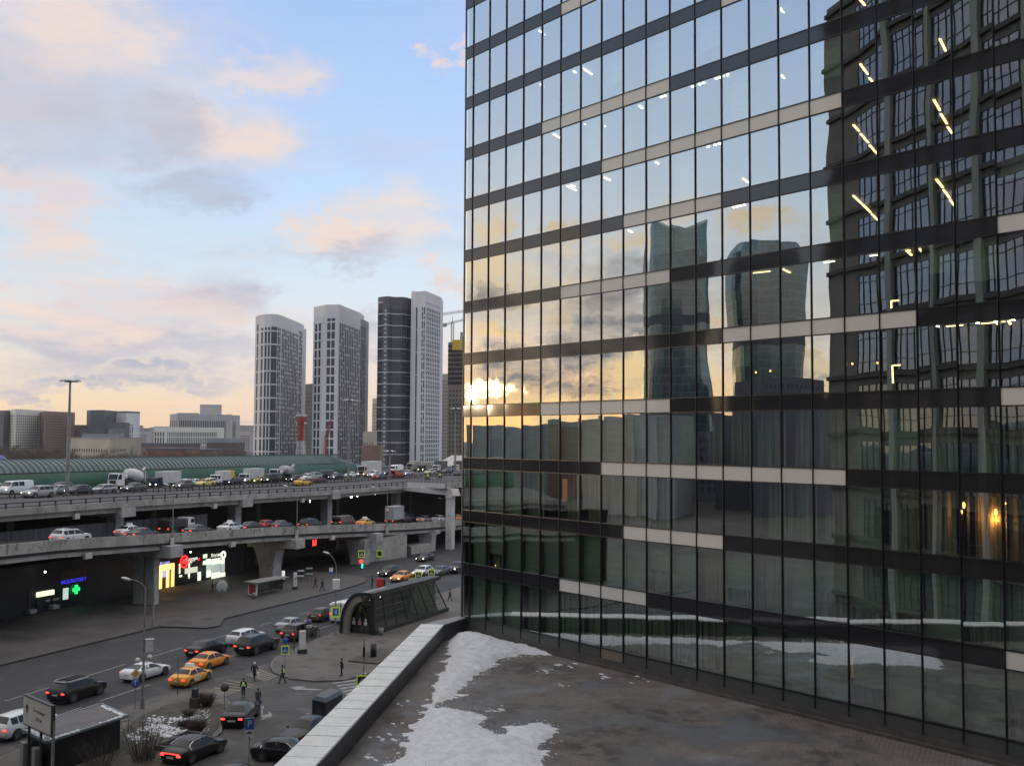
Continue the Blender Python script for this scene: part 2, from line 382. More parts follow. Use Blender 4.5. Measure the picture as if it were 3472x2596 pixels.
for c in range(1, NC):
    b = MB(); b.box(c*CW-0.018, c*CW+0.018, -0.075, -0.031, rowz(12)-0.62, rowz(-1)); b.box(c*CW-0.034, c*CW+0.034, -0.03, 0.16, rowz(12), rowz(-1)); b.build('mullion', m_black, glassb)
b = MB(); b.box(X0-0.05, X0+0.03, -0.05, 0.10, 0, rowz(-1)); b.build('corner_post', principled('grey_corner_metal', (0.10, 0.10, 0.11), 0.35), glassb)
# base: sill, grey lower panels, stone plinth
m_plin = varied('plinth_stone', (0.075, 0.066, 0.062), (0.105, 0.093, 0.087), 1.2, 0.55)
m_lowp = principled('grey_base_panel', (0.075, 0.080, 0.074), 0.35)
b = MB(); b.box(X0, NC*CW, -0.06, 0.1, rowz(12)-0.07, rowz(12)); b.build('base_sill', m_black, glassb)
for ca, cb_ in ((0, 8), (9, NC)):
    b = MB()
    for c in range(ca, cb_):
        b.box(max(X0, c*CW)+0.012, (c+1)*CW-0.008, -0.03, 0.1, rowz(12)-0.62, rowz(12)-0.08)
        if c < cb_-1: b.box((c+1)*CW-0.012, (c+1)*CW+0.016, -0.02, 0.09, rowz(12)-0.61, rowz(12)-0.09)
    b.build('base_panel', m_lowp, glassb)
b = MB(); b.box(8*CW+0.012, 9*CW-0.012, -0.03, 0.1, rowz(12)-0.62, rowz(12)-0.08); b.build('base_panel', principled('tan_base_panel', (0.22, 0.165, 0.13), 0.5), glassb, 'single tan panel in the grey base strip')
b = MB(); b.box(X0, NC*CW, -0.07, 0.1, TZ-0.3, rowz(12)-0.63); b.box(X0, NC*CW, -0.20, -0.07, TZ-0.3, TZ+0.16); b.build('plinth', m_plin, glassb)
# blinds and curtains behind the panes
m_blind = varied('grey_green_blind', (0.30, 0.37, 0.31), (0.38, 0.45, 0.39), 0.8, 0.9, stretch=(1, 1, 8))
m_cur = []
for i, c in enumerate([((0.60, 0.53, 0.41), (0.14, 0.12, 0.09)), ((0.50, 0.54, 0.44), (0.12, 0.13, 0.11)), ((0.66, 0.44, 0.24), (0.20, 0.13, 0.07))]):
    m_cur.append(varied('curtain_cloth_%s' % 'abc'[i], c[0], c[1], 5.5, 0.9, stretch=(1.6, 0, 0.04), lo=0.3, hi=0.7))
def curtain_mesh(wd, h, n=14, a=0.05):
    b = MB()
    for i in range(n):
        x0, x1 = wd*i/n, wd*(i+1)/n; y0, y1 = a*math.sin(i*1.7), a*math.sin((i+1)*1.7)
        b.quad((x0, y0, 0), (x1, y1, 0), (x1, y1, h), (x0, y0, h))
    return b
WH = FH-BH
cr_ = random.Random(11)
for r in range(0, 12):
    for c in range(1, NC-1):
        q = cr_.random(); x = c*CW; z = rowz(r+1)
        P = Vector((x, 0, z)); d = P-CAM
        if not (0 < 1736+F_*d.dot(RX)/d.dot(fw) < 3600): continue
        if r < 8:
            if q < 0.16: MB().box(x+0.08, x+CW-0.08, 0.30, 0.32, z+WH*cr_.choice((0.0, 0.35, 0.55)), z+WH-0.02).build('roller_blind', m_blind, glassb)
            continue
        green = (r == 8 and c < 9) or (r == 9 and c < 4) or (r == 10 and c < 10) or (r == 11 and c < 4) or (r >= 10 and c > 14 and q < 0.75) or (r == 8 and 9 <= c < 12)
        if green or q < 0.25:
            h0 = cr_.choice((0.0, 0.0, 0.0, 0.3, 0.45)) if q < 0.5 else 0.0
            MB().box(x+0.06, x+CW-0.06, 0.26, 0.28, z+WH*h0, z+WH-0.02).build('roller_blind', m_blind, glassb)
            if h0 > 0: curtain_mesh(CW*0.9, WH*0.98, a=0.04).build('curtain', m_cur[1], glassb, loc=(x+0.08, 0.5, z+0.02))
        elif q < 0.88:
            k = 2 if (r == 10 and c in (10, 11, 12)) or (r == 9 and c in (5, 17, 20, 21)) else cr_.choice((0, 1, 1))
            wd = CW*cr_.choice((0.95, 0.95, 0.6, 0.75))
            curtain_mesh(wd, WH*0.98).build('curtain', m_cur[k], glassb, loc=(x+cr_.random()*(CW-wd), 0.45, z+0.02))
# lit ceiling strips and lamps seen through the glass
m_strip = emis('warm_strip_light', (1.0, 0.66, 0.30), 5.5); m_strip2 = emis('white_strip_light', (1.0, 0.88, 0.68), 6.0)
def strip(r, x0, y0, x1, y1, m=m_strip, wd=0.10, dz=0.05):
    zc = rowz(r)-BH-dz
    a, e_ = at(x0, y0, zc), at(x1, y1, zc)
    lo_y, hi_y = min(a.y, e_.y), max(a.y, e_.y)
    if hi_y > 12.3 or lo_y < 0.35:                            # slide the strip along the room
        dy_ = (12.3-hi_y) if hi_y > 12.3 else (0.35-lo_y); k_ = min(1.0, 11.5/max(hi_y-lo_y, .01)); e_ = a+(e_-a)*k_; m2 = Vector((0, 12.0-max(a.y, e_.y), 0)) if hi_y > 12.3 else Vector((0, 0.4-min(a.y, e_.y), 0)); a = a+m2; e_ = e_+m2
    if (a-e_).length < 0.12: e_ = a + Vector((0, 0.12, 0))
    MB().beam(a, e_, wd, 0.04).build('ceiling_strip_light', m, glassb)
def z1_(x, y): return (1500+x/2.205, y/2.205)
def z2_(x, y): return (2472+x/2.205, y/2.205)
def z3_(x, y): return (1500+x/2.205, 700+y/2.205)
def z4_(x, y): return (2472+x/2.205, 700+y/2.205)
SL = [(1, z1_(503,155), z1_(548,190), 1), (2, z1_(655,383), z1_(742,440), 1), (2, z1_(782,470), z1_(802,484), 1), (2, z1_(500,562), z1_(530,584), 1),
      (3, z1_(627,757), z1_(717,810), 1), (3, z1_(775,847), z1_(810,868), 1), (3, z1_(512,922), z1_(570,955), 1), (3, z1_(947,632), z1_(978,656), 1),
      (4, z1_(768,1221), z1_(835,1252), 1), (4, z1_(438,1270), z1_(472,1284), 1), (4, z1_(502,1298), z1_(578,1333), 1), (4, z1_(948,1047), z1_(976,1063), 1),
      (5, z1_(785,1607), z1_(826,1627), 1), (5, z1_(942,1456), z1_(976,1474), 1),
      (2, z2_(378,60), z2_(425,122), 0), (2, z2_(443,150), z2_(510,236), 0), (3, z2_(388,562), z2_(438,618), 0), (3, z2_(453,642), z2_(520,712), 0),
      (4, z2_(470,1150), z2_(520,1193), 0), (4, z2_(537,1210), z2_(575,1241), 0), (4, z2_(103,1335), z2_(148,1367), 0),
      (2, z2_(978,0), z2_(1018,43), 0), (3, z2_(980,480), z2_(1037,557), 0), (3, z2_(1046,583), z2_(1072,612), 0), (3, z2_(1575,293), z2_(1620,383), 0),
      (4, z2_(930,935), z2_(972,982), 0), (4, z2_(983,1000), z2_(1042,1070), 0), (4, z2_(1050,1087), z2_(1108,1152), 0),
      (4, z2_(1530,747), z2_(1576,826), 0), (4, z2_(1582,852), z2_(1630,928), 0), (4, z2_(1633,950), z2_(1668,998), 0),
      (5, z2_(928,1463), z2_(990,1522), 0), (5, z2_(1000,1530), z2_(1058,1588), 0), (5, z2_(1066,1600), z2_(1118,1652), 0),
      (5, z2_(1550,1342), z2_(1600,1405), 0), (5, z2_(1603,1420), z2_(1650,1482), 0), (5, z2_(1652,1495), z2_(1684,1538), 0),
      (5, z2_(1780,1575), z2_(1990,1540), 0), (5, z2_(2115,1518), z2_(2195,1503), 0),
      (6, z4_(400,40), z4_(448,80), 0), (6, z4_(467,93), z4_(532,140), 0), (6, z4_(548,152), z4_(608,196), 0), (6, z4_(485,250), z4_(550,240), 1), (6, z3_(1740,322), z3_(1825,358), 0), (6, z3_(1738,402), z3_(1880,384), 0),
      (6, z4_(750,203), z4_(792,199), 0), (6, z4_(150,312), z4_(228,298), 1),
      (7, z4_(477,592), z4_(545,628), 0), (7, z4_(560,634), z4_(612,660), 0), (7, z4_(405,718), z4_(535,704), 0), (7, z4_(680,688), z4_(862,664), 0), (7, z4_(1146,632), z4_(1270,618), 0), (7, z4_(2062,524), z4_(2200,510), 0),
      (8, z4_(952,1025), z4_(1014,1052), 0), (8, z4_(1026,1060), z4_(1082,1086), 0), (8, z4_(1093,1090), z4_(1130,1104), 0), (8, z4_(890,1138), z4_(1128,1124), 0), (8, z4_(1153,1122), z4_(1278,1113), 0), (8, z4_(188,1186), z4_(385,1172), 0), (8, z4_(118,1160), z4_(158,1172), 0), (8, z3_(1735,1222), z3_(2018,1205), 1)]
for r, (xa, ya), (xb, yb), k in SL: strip(r, xa, ya, xb, yb, m_strip2 if k else m_strip)
m_bulb = emis('downlight_glow', (1.0, 0.86, 0.62), 22.0)
for r, q in [(3, z1_(1405,458)), (3, z1_(1436,447)), (3, z1_(1487,524)), (3, z1_(1515,514)), (3, z1_(1588,394)), (3, z1_(1618,380)), (3, z1_(1663,458)), (3, z1_(1692,449)), (3, z1_(1252,608)), (3, z1_(1280,600)),
             (4, z1_(1416,908)), (4, z1_(1443,897)), (4, z1_(1488,960)), (5, z1_(1418,1355)), (5, z1_(1447,1347)), (5, z1_(1490,1394)), (5, z1_(1517,1388)),
             (7, z3_(905,497)), (7, z4_(455,578)), (7, z4_(1690,525)), (8, z4_(1700,1055)), (7, z4_(290,505)), (7, z4_(292,547)), (7, z4_(294,590)), (7, z4_(295,632))]:
    p = at(q[0], q[1], rowz(r)-BH-0.05); p.y = min(max(p.y, 0.3), 12.0)
    MB().tube(p, p+Vector((0, 0, 0.04)), 0.07, 0.07, 10).build('ceiling_downlight', m_bulb, glassb)
# wall lamps glowing on curtains
m_wl = emis('wall_lamp_glow', (1.0, 0.50, 0.14), 7.0)
for (x, y, rr) in [(3268, 1712, 0.07), (3376, 1735, 0.07), (3408, 1706, 0.05), (2563, 1262, 0.05), (2612, 1257, 0.05), (2890, 1233, 0.05), (2975, 1230, 0.05), (1680, 1916, 0.04), (1874, 1837, 0.05)]:
    d = ray(x, y); p = CAM + d*((0.33-CAM.y)/d.y)
    MB().sph(p, rr, 10, 6, (1, 0.5, 2.0 if rr > 0.06 else 1.0)).build('wall_lamp', m_wl, glassb)
for (x, y) in [(3272, 1735), (3372, 1760)]:
    d = ray(x, y); p = CAM + d*((0.30-CAM.y)/d.y)
    L = bpy.data.lights.new('wall_lamp_light', 'POINT'); L.energy = 30.0; L.color = (1.0, 0.50, 0.14); L.shadow_soft_size = 0.08
    lo_ = bpy.data.objects.new('wall_lamp_light', L); COL.objects.link(lo_); lo_.location = p; lo_.parent = glassb
for (x, y, Yd, e_) in [(2300, 1900, 1.0, 7), (2225, 1905, 1.0, 5), (2890, 1700, .9, 4), (2690, 1940, 1.2, 4), (3350, 2370, 1.0, 5), (1925, 1650, 1.3, 4)]:
    d = ray(x, y); p = CAM + d*((Yd-CAM.y)/d.y); L = bpy.data.lights.new('room_light', 'POINT'); L.energy = e_; L.color = (1.0, 0.60, 0.28); L.shadow_soft_size = 0.25
    lo_ = bpy.data.objects.new('room_light', L); COL.objects.link(lo_); lo_.location = p; lo_.parent = glassb
# orange wall panels glow by themselves to stand for lamplight; a lit doorway inside
m_or = emis('glowing_orange_wall', (0.75, 0.33, 0.12), 0.30)
def inner(x0, y0, x1, y1, Y, m, nm):
    d = ray(x0, y0); a = CAM+d*((Y-CAM.y)/d.y); d = ray(x1, y1); e_ = CAM+d*((Y-CAM.y)/d.y)
    MB().box(min(a.x, e_.x), max(a.x, e_.x), Y, Y+0.05, min(a.z, e_.z), max(a.z, e_.z)).build(nm, m, glassb)
inner(1907, 1622, 1938, 1700, 2.2, m_or, 'interior_wall'); inner(2660, 1918, 2692, 1968, 1.6, m_or, 'interior_wall'); inner(1676, 1705, 1698, 1735, 1.5, m_or, 'interior_wall')
inner(2885, 2225, 2915, 2300, 1.6, m_or, 'interior_wall'); inner(3300, 2350, 3370, 2440, 1.2, m_or, 'interior_wall')
def dline(r, pts):
    for (xa, ya), (xb, yb) in zip(pts[:-1], pts[1:]):
        q = []
        for x, y in ((xa, ya), (xb, yb)):
            d = ray(x, y); q.append(CAM+d*((3.0-CAM.y)/d.y))
        MB().beam(q[0], q[1], 0.06, 0.06).build('lit_door_frame', m_strip, glassb)
dline(7, [z4_(1270,703), z4_(1213,706), z4_(1213,760)]); dline(8, [z4_(1280,1184), z4_(1220,1189), z4_(1226,1320)])

# ================================================================== terrace roof with melting snow
u1 = Vector((17.51, -17.68, 0)).normalized()                 # along the parapet towards the camera
nrm = Vector((u1.y, -u1.x, 0)); nrm = -nrm if nrm.x > 0 and False else nrm
A_in = Vector((2.72, -2.85, 0)); B_in = A_in + u1*62
out = Vector((-0.70, -0.71, 0)).normalized()
def snow_terrace():
    m = bpy.data.materials.new('terrace_paving_with_snow'); m.use_nodes = True; t = NT(m.node_tree); b = t.n['Principled BSDF']
    P = t.node('ShaderNodeNewGeometry').outputs['Position']
    # paving: small herringbone-like blocks
    br = t.node('ShaderNodeTexBrick'); br.offset = 0.5
    rot = t.node('ShaderNodeVectorRotate', rotation_type='Z_AXIS'); rot.inputs['Angle'].default_value = R(20); t.put(rot.inputs['Vector'], P)
    t.put(br.inputs['Vector'], rot.outputs[0]); br.inputs['Scale'].default_value = 1.7; br.inputs['Mortar Size'].default_value = 0.045
    br.inputs['Color1'].default_value = (0.17, 0.135, 0.118, 1); br.inputs['Color2'].default_value = (0.21, 0.17, 0.15, 1); br.inputs['Mortar'].default_value = (0.05, 0.042, 0.038, 1)
    dirt = t.noise(P, 0.22, 6, 0.62, dist=0.6); dirt2 = t.noise(t.vm('ADD', P, (9, 4, 2)), 0.9, 6, 0.65)
    base = t.mix(t.mapr(dirt, 0.33, 0.60), (0.050, 0.044, 0.041), (0.165, 0.145, 0.132))
    base = t.mix(t.mapr(dirt2, 0.40, 0.66), base, (0.205, 0.188, 0.180))
    fine = t.noise(P, 7.0, 6, 0.75)
    base = t.mix(t.mapr(fine, 0.35, 0.65, 0.0, 0.55), base, t.vm('SCALE', base, 0.45))
    # bare pavers show in a ragged belt along the facade
    py = t.sep(P)[1]; px = t.sep(P)[0]
    belt = t.mapr(t.math('ADD', t.math('MULTIPLY', py, -1.0), t.math('MULTIPLY', t.math('SUBTRACT', t.noise(P, 0.45, 5, 0.6), 0.5), 5.0)), 2.2, 1.6)
    belt = t.math('MULTIPLY', belt, t.mapr(px, 7.0, 11.0))
    c = t.mix(t.math('MAXIMUM', t.math('MULTIPLY', belt, 0.8), t.math('MULTIPLY', t.mapr(dirt2, 0.50, 0.60), 0.6)), base, br.outputs[0])
    # damp and ice sheen
    ice = t.mapr(t.noise(t.vm('ADD', P, (3, 8, 1)), 0.35, 5, 0.6), 0.52, 0.68)
    c = t.mix(t.math('MULTIPLY', ice, 0.6), c, (0.20, 0.21, 0.23))
    wet = t.mapr(t.noise(t.vm('ADD', P, (1, 1, 6)), 0.30, 5, 0.65), 0.45, 0.62)
    c = t.mix(t.math('MULTIPLY', wet, 0.72), c, (0.045, 0.040, 0.040))
    # a darker cleared strip along the parapet
    t.put(b.inputs['Base Color'], c); t.put(b.inputs['Roughness'], t.mapr(wet, 0, 1, 0.85, 0.38, False))
    bp = t.node('ShaderNodeBump'); bp.inputs['Strength'].default_value = 0.5; bp.inputs['Distance'].default_value = 0.02
    t.put(bp.inputs['Height'], t.noise(P, 9.0, 5)); t.l.new(bp.outputs[0], b.inputs['Normal'])
    return m
fl = MB()
fp = [A_in+out*0.2, Vector((1.2, 0.0, 0)), Vector((60, 0.0, 0)), Vector((84, -42.0, 0)), B_in+out*0.2]
fl.prism([(p.x, p.y) for p in fp], TZ-0.6, TZ)
terr = struct(fl, 'terrace_roof', snow_terrace())
low = MB(); low.prism([(p.x, p.y) for p in [A_in+out*1.2, Vector((1.1, -0.3, 0)), Vector((60, -0.3, 0)), Vector((84, -42.0, 0)), B_in+out*1.2]], 0.0, TZ-0.61)
podium = low.build('podium_block', varied('podium_concrete', (0.10, 0.095, 0.09), (0.14, 0.13, 0.125), 0.4)); tag(podium, 'low dark podium carrying the terrace with the white coping', 'building')
# snow: drifts as real relief, thinning out in lumps
m_snow = varied('old_snow', (0.56, 0.57, 0.61), (0.68, 0.69, 0.73), 3.0, 0.75, bump=0.5, c3=(0.46, 0.45, 0.46), s3=14.0)
def px_t(zx, zy): return at(1000+zx/1.8433, 1950+zy/1.8433, TZ)
outline = [(950,432),(975,395),(1045,372),(1110,358),(1160,372),(1188,360),(1250,385),(1330,405),(1400,425),(1520,455),(1640,488),(1560,500),(1480,492),(1400,498),(1330,510),(1275,530),(1215,580),(1150,615),(1095,640),(1060,680),(1020,730),(985,765),(900,800),(850,830),
           (960,835),(1040,845),(1110,850),(1160,885),(1180,930),(1230,985),(1290,1000),(1350,945),(1450,930),(1580,930),(1640,955),(1600,1010),(1520,1060),(1545,1120),(1560,1250),(560,1290),(620,1170),(680,1110),(710,1010),(750,930),(800,880),(830,830),(850,760),(900,640),(950,560),(970,480)]
pol = [px_t(*q) for q in outline]
def inside(x, y):
    c = False; j = len(pol)-1
    for i in range(len(pol)):
        a, e_ = pol[i], pol[j]
        if (a.y > y) != (e_.y > y) and x < (e_.x-a.x)*(y-a.y)/(e_.y-a.y)+a.x: c = not c
        j = i
    return c
def pdist(x, y):
    best = 1e9; j = len(pol)-1
    for i in range(len(pol)):
        a, e_ = pol[i], pol[j]; ux, uy = e_.x-a.x, e_.y-a.y; L2 = ux*ux+uy*uy or 1e-9
        k = max(0, min(1, ((x-a.x)*ux+(y-a.y)*uy)/L2)); d = math.hypot(x-a.x-k*ux, y-a.y-k*uy); best = min(best, d); j = i
    return best
sx0, sx1, sy0, sy1 = min(p.x for p in pol)-1.2, max(p.x for p in pol)+1.2, min(p.y for p in pol)-1.2, max(p.y for p in pol)+1.2
st_ = 0.115; nx, ny = int((sx1-sx0)/st_), int((sy1-sy0)/st_)
hgt = {}; sn = MB(); idx = {}
for i in range(nx+1):
    for j in range(ny+1):
        x, y = sx0+i*st_, sy0+j*st_
        dd = pdist(x, y); dd = dd if inside(x, y) else -dd
        if dd < -1.0: continue
        nz = mnoise.fractal(Vector((x*1.1, y*1.1, 0.0)), 0.9, 2.0, 5); nf = mnoise.noise(Vector((x*5.0, y*5.0, 3.0)))
        nv = mnoise.noise(Vector((x*11.0, y*11.0, 7.0))); h = 0.30*(1-math.exp(-max(dd, 0)/1.1)) + min(dd, 0.35)*0.13 + nz*0.10 + nf*0.03 + nv*0.022 - 0.006
        if y > -3.2 and x < 12: h += 0.32*max(0, 1-abs(y+1.6)/1.6)*max(0, min(1, (9-x)/4))*(0 if dd < 0 else min(1, dd/0.6))
        hgt[i, j] = h
for (i, j), h in hgt.items():
    if all((a, e_) in hgt for a, e_ in ((i+1, j), (i, j+1), (i+1, j+1))):
        q = [(i, j), (i+1, j), (i+1, j+1), (i, j+1)]
        if max(hgt[k] for k in q) > 0.0:
            ids = []
            for k in q:
                if k not in idx: idx[k] = len(sn.v); sn.v.append((sx0+k[0]*st_, min(sy0+k[1]*st_, -0.22), TZ+hgt[k]))
                ids.append(idx[k])
            sn.f.append(tuple(ids)); sn.sm.append(True)
# small leftover lumps
for k in range(80):
    u = rnd.random(); zx, zy = rnd.choice([(700, 800), (620, 930), (560, 1020), (1640, 680), (1580, 600), (1100, 860), (1500, 1000), (1250, 830), (1700, 560), (1900, 640), (460, 1130), (1000, 760), (2150, 640), (900, 820)])
    p = px_t(zx+rnd.gauss(0, 38), zy+rnd.gauss(0, 16)); r_ = rnd.uniform(0.03, 0.13)
    sn.sph((p.x, p.y, TZ), r_, 7, 4, (rnd.uniform(1, 2.4), 1, rnd.uniform(0.25, 0.5)))
for k in range(700):                                        # granular fringe
    i = rnd.randrange(len(pol)-8); a, e_ = pol[i], pol[i+1]; p = a.lerp(e_, rnd.random()); r_ = rnd.uniform(0.015, 0.055)
    sn.sph((p.x+rnd.gauss(0, .32), min(p.y+rnd.gauss(0, .32), -.25), TZ), r_, 5, 3, (rnd.uniform(1, 2.0), 1, .4))
so_ = sn.build('snow_drift', m_snow); tag(so_, 'white melting snow lying across the flat terrace roof', 'snow', kind='stuff')
# parapet
m_cop = varied('white_coping_metal', (0.62, 0.62, 0.61), (0.72, 0.72, 0.705), 0.9, 0.42, 0.6, c3=(0.54, 0.54, 0.52), s3=5.0)
m_pw = varied('dark_parapet_cladding', (0.026, 0.027, 0.030), (0.040, 0.040, 0.044), 0.7, 0.45)
m_cop2 = varied('grey_coping_metal', (0.17, 0.165, 0.165), (0.22, 0.215, 0.21), 0.8, 0.5)
CT = 10.28; NW = 1.42
par = thing('parapet_wall', 'low parapet with pale metal coping sheets running along the terrace edge', 'parapet wall', tuple(A_in)[:2]+(0,))
def loc_(p): return (p.x-A_in.x, p.y-A_in.y)
b = MB(); pts = [A_in+u1*0.25, B_in, B_in+out*(NW-0.25), A_in+u1*0.25+out*(NW-0.25)]
b.prism([loc_(p) for p in pts], TZ-1.2, CT-0.10); b.build('parapet_body', m_pw, par)
bot = at(1445, 2135, CT)
n_sh = 34; L0 = 0.0; shl = 1.42
for i in range(n_sh):
    a, e_ = L0+i*shl, L0+(i+1)*shl-0.014
    p0, p1 = A_in+u1*a-out*0.04, A_in+u1*e_-out*0.04
    q1, q0 = p1+out*(NW+0.08), p0+out*(NW+0.08)
    b = MB(); z0 = CT-0.055+0.004*((i*7) % 3)
    b.prism([loc_(p) for p in (p0, q0, q1, p1)], z0-0.045, z0+0.045)
    b.beam(Vector((*loc_(p1), z0+0.05)), Vector((*loc_(q1), z0+0.05)), 0.03, 0.028)
    b.build('coping_sheet', m_cop, par)
b = MB()
cpts = [A_in+u1*0.1, Vector((1.50, -0.02, 0)), Vector((0.80, -0.02, 0)), Vector((1.30, -2.75, 0)), A_in+out*(NW-0.2), A_in+out*(NW-0.1)+u1*0.05]
b.prism([loc_(p) for p in cpts], CT-0.09, CT-0.02); b.build('corner_coping', m_cop2, par, 'short grey coping that turns to meet the glass corner')
b = MB(); cp2 = [A_in+u1*0.24, Vector((1.58, -0.02, 0)), Vector((0.90, -0.02, 0)), Vector((1.42, -2.7, 0)), A_in+out*(NW-0.3)+u1*0.1]
b.prism([loc_(p) for p in cp2], TZ-1.2, CT-0.095); b.build('corner_wall', m_pw, par)
# ================================================================== ground, street, pavements
def interp(tab, x):
    if x <= tab[0][0]: return tab[0][1]
    for (a, b_), (c, d) in zip(tab[:-1], tab[1:]):
        if x <= c: return b_+(d-b_)*(x-a)/(c-a)
    return tab[-1][1]
ZLt = [(40, 10.2), (85, 9.75), (93, 9.65), (102, 9.25), (118.6, 8.55), (132, 8.05), (153, 6.9), (177, 5.45), (189, 4.95), (230, 3.6), (300, 2.6)]
ZUt = [(40, 13.6), (92, 13.5), (111, 13.38), (130, 13.1), (146, 12.82), (164, 12.47), (190, 12.28), (260, 12.0), (420, 12.0)]
def ZL(s): return interp(ZLt, s)
def ZU(s): return interp(ZUt, s)
def onS_(x, y, zf):
    z = zf(120)
    for _ in range(8):
        P = at(x, y, z); z = zf(st(P)[0])
    return Vector((P.x, P.y, z))
def onL(x, y): return onS_(x, y, ZL)
def onU(x, y): return onS_(x, y, ZU)
def xy(p): return (p.x, p.y)

m_earth = varied('city_ground', (0.045, 0.042, 0.038), (0.075, 0.07, 0.062), 0.02, 0.9, c3=(0.10, 0.095, 0.09), s3=0.08)
m_asph = varied('street_asphalt', (0.016, 0.016, 0.018), (0.030, 0.029, 0.031), 0.10, 0.60, 0.85, detail=8, stretch=(1, 1, 1), c3=(0.046, 0.044, 0.044), s3=0.35, bump=0.25)
m_pave = varied('worn_paving', (0.043, 0.039, 0.037), (0.070, 0.064, 0.061), 0.16, 0.60, 0.9, detail=8, c3=(0.046, 0.042, 0.040), s3=0.30, bump=0.25)
m_pave2 = varied('brown_paving', (0.082, 0.073, 0.066), (0.112, 0.102, 0.094), 0.22, 0.85, detail=8, c3=(0.060, 0.053, 0.048), s3=0.5, bump=0.25)
m_park = varied('side_street_asphalt', (0.045, 0.041, 0.040), (0.068, 0.063, 0.061), 0.16, 0.8, detail=8, c3=(0.090, 0.086, 0.084), s3=0.6, bump=0.25)
m_kerb = varied('granite_kerb', (0.10, 0.095, 0.09), (0.16, 0.15, 0.145), 0.8, 0.8)
m_kerbd = principled('dark_kerb', (0.022, 0.020, 0.020), 0.8)
m_mark = varied('worn_white_marking', (0.26, 0.26, 0.26), (0.15, 0.15, 0.15), 1.6, 0.7, lo=0.4, hi=0.7)
m_marky = varied('worn_yellow_marking', (0.22, 0.19, 0.12), (0.13, 0.115, 0.085), 0.9, 0.7, lo=0.35, hi=0.7)
b = MB(); b.quad((-2750, -2750, -0.03), (2750, -2750, -0.03), (2750, 2750, -0.03), (-2750, 2750, -0.03)); struct(b, 'city_ground', m_earth)
b = MB(); b.prism([xy(S(-40, 50)), xy(S(-40, 116)), xy(S(460, 104)), xy(S(460, 50))], -0.02, 0.0); struct(b, 'street', m_asph)
b = MB(); b.prism([xy(S(-30, 20)), xy(S(-30, 62.2)), xy(S(72, 62.2)), xy(at(917, 2245)), xy(S(98, 20))], -0.02, 0.004); struct(b, 'side_street', m_park)
def slab(name, pts, z, mat, kerb=None, kw=0.16, kh=0.02):
    b = MB(); b.prism([xy(p) for p in pts], 0.0, z); o = struct(b, name, mat)
    if kerb:
        k = MB()
        for a, e_ in zip(kerb[:-1], kerb[1:]):
            a2 = Vector((a.x, a.y, z/2+kh/2)); e2 = Vector((e_.x, e_.y, z/2+kh/2)); k.beam(a2, e2, kw, z+kh)
        ko = k.build('kerb', m_kerb if name != 'plaza_pavement' else m_kerbd, None); ko['kind'] = 'structure'
    return o
kA = [at(*q, 0.14) for q in [(-700, 2420), (0, 2253), (479, 2137), (540, 2122), (700, 2127), (747, 2119), (758, 2096), (800, 2085), (1131, 2004), (1200, 1985), (1236, 1972), (1243, 1962), (1230, 1951), (1190, 1946), (1120, 1942)]]
slab('plaza_pavement', kA+[at(1060, 1935, 0.14), S(150, 104), S(60, 104), S(20, 104)], 0.14, m_pave, kA)
kB = [S(170, 65.0), S(128, 64.6), at(1086, 2161, 0.14), at(944, 2222, 0.14), at(924, 2240, 0.14), at(919, 2258, 0.14), at(930, 2277, 0.14), at(993, 2299, 0.14), at(1072, 2306, 0.14), at(1160, 2303, 0.14), at(1330, 2260, 0.14)]
kB[0] = S(300, 66.0)
slab('metro_pavement', [S(300, 20)]+kB+[S(80, 28), S(80, 20)], 0.14, m_pave2, kB)
kC = [at(*q, 0.14) for q in [(-600, 2800), (0, 2568), (95, 2527), (401, 2410), (488, 2380), (600, 2350), (690, 2339), (735, 2350), (771, 2371), (787, 2397), (772, 2425), (752, 2452), (748, 2480), (716, 2503), (650, 2560), (560, 2660)]]
slab('garden_pavement', kC+[at(-300, 3300, 0.14)], 0.14, m_pave2, kC)
m_bed = bpy.data.materials.new('garden_soil_with_snow'); m_bed.use_nodes = True; t = NT(m_bed.node_tree); bb = t.n['Principled BSDF']; bb.inputs['Roughness'].default_value = 0.9
P = t.node('ShaderNodeNewGeometry').outputs['Position']
soil = t.mix(t.mapr(t.noise(P, 1.6, 6, 0.7), 0.35, 0.65), (0.030, 0.026, 0.020), (0.075, 0.068, 0.052))
t.put(bb.inputs['Base Color'], soil)
gbed = [at(*q, 0.17) for q in [(395, 2490), (470, 2430), (560, 2390), (640, 2372), (720, 2372), (758, 2385), (770, 2400), (750, 2428), (735, 2470), (705, 2498), (640, 2545), (560, 2596), (470, 2680), (330, 2700), (380, 2560)]]
b = MB(); b.prism([xy(p) for p in gbed], 0.13, 0.19); struct(b, 'garden_bed', m_bed)
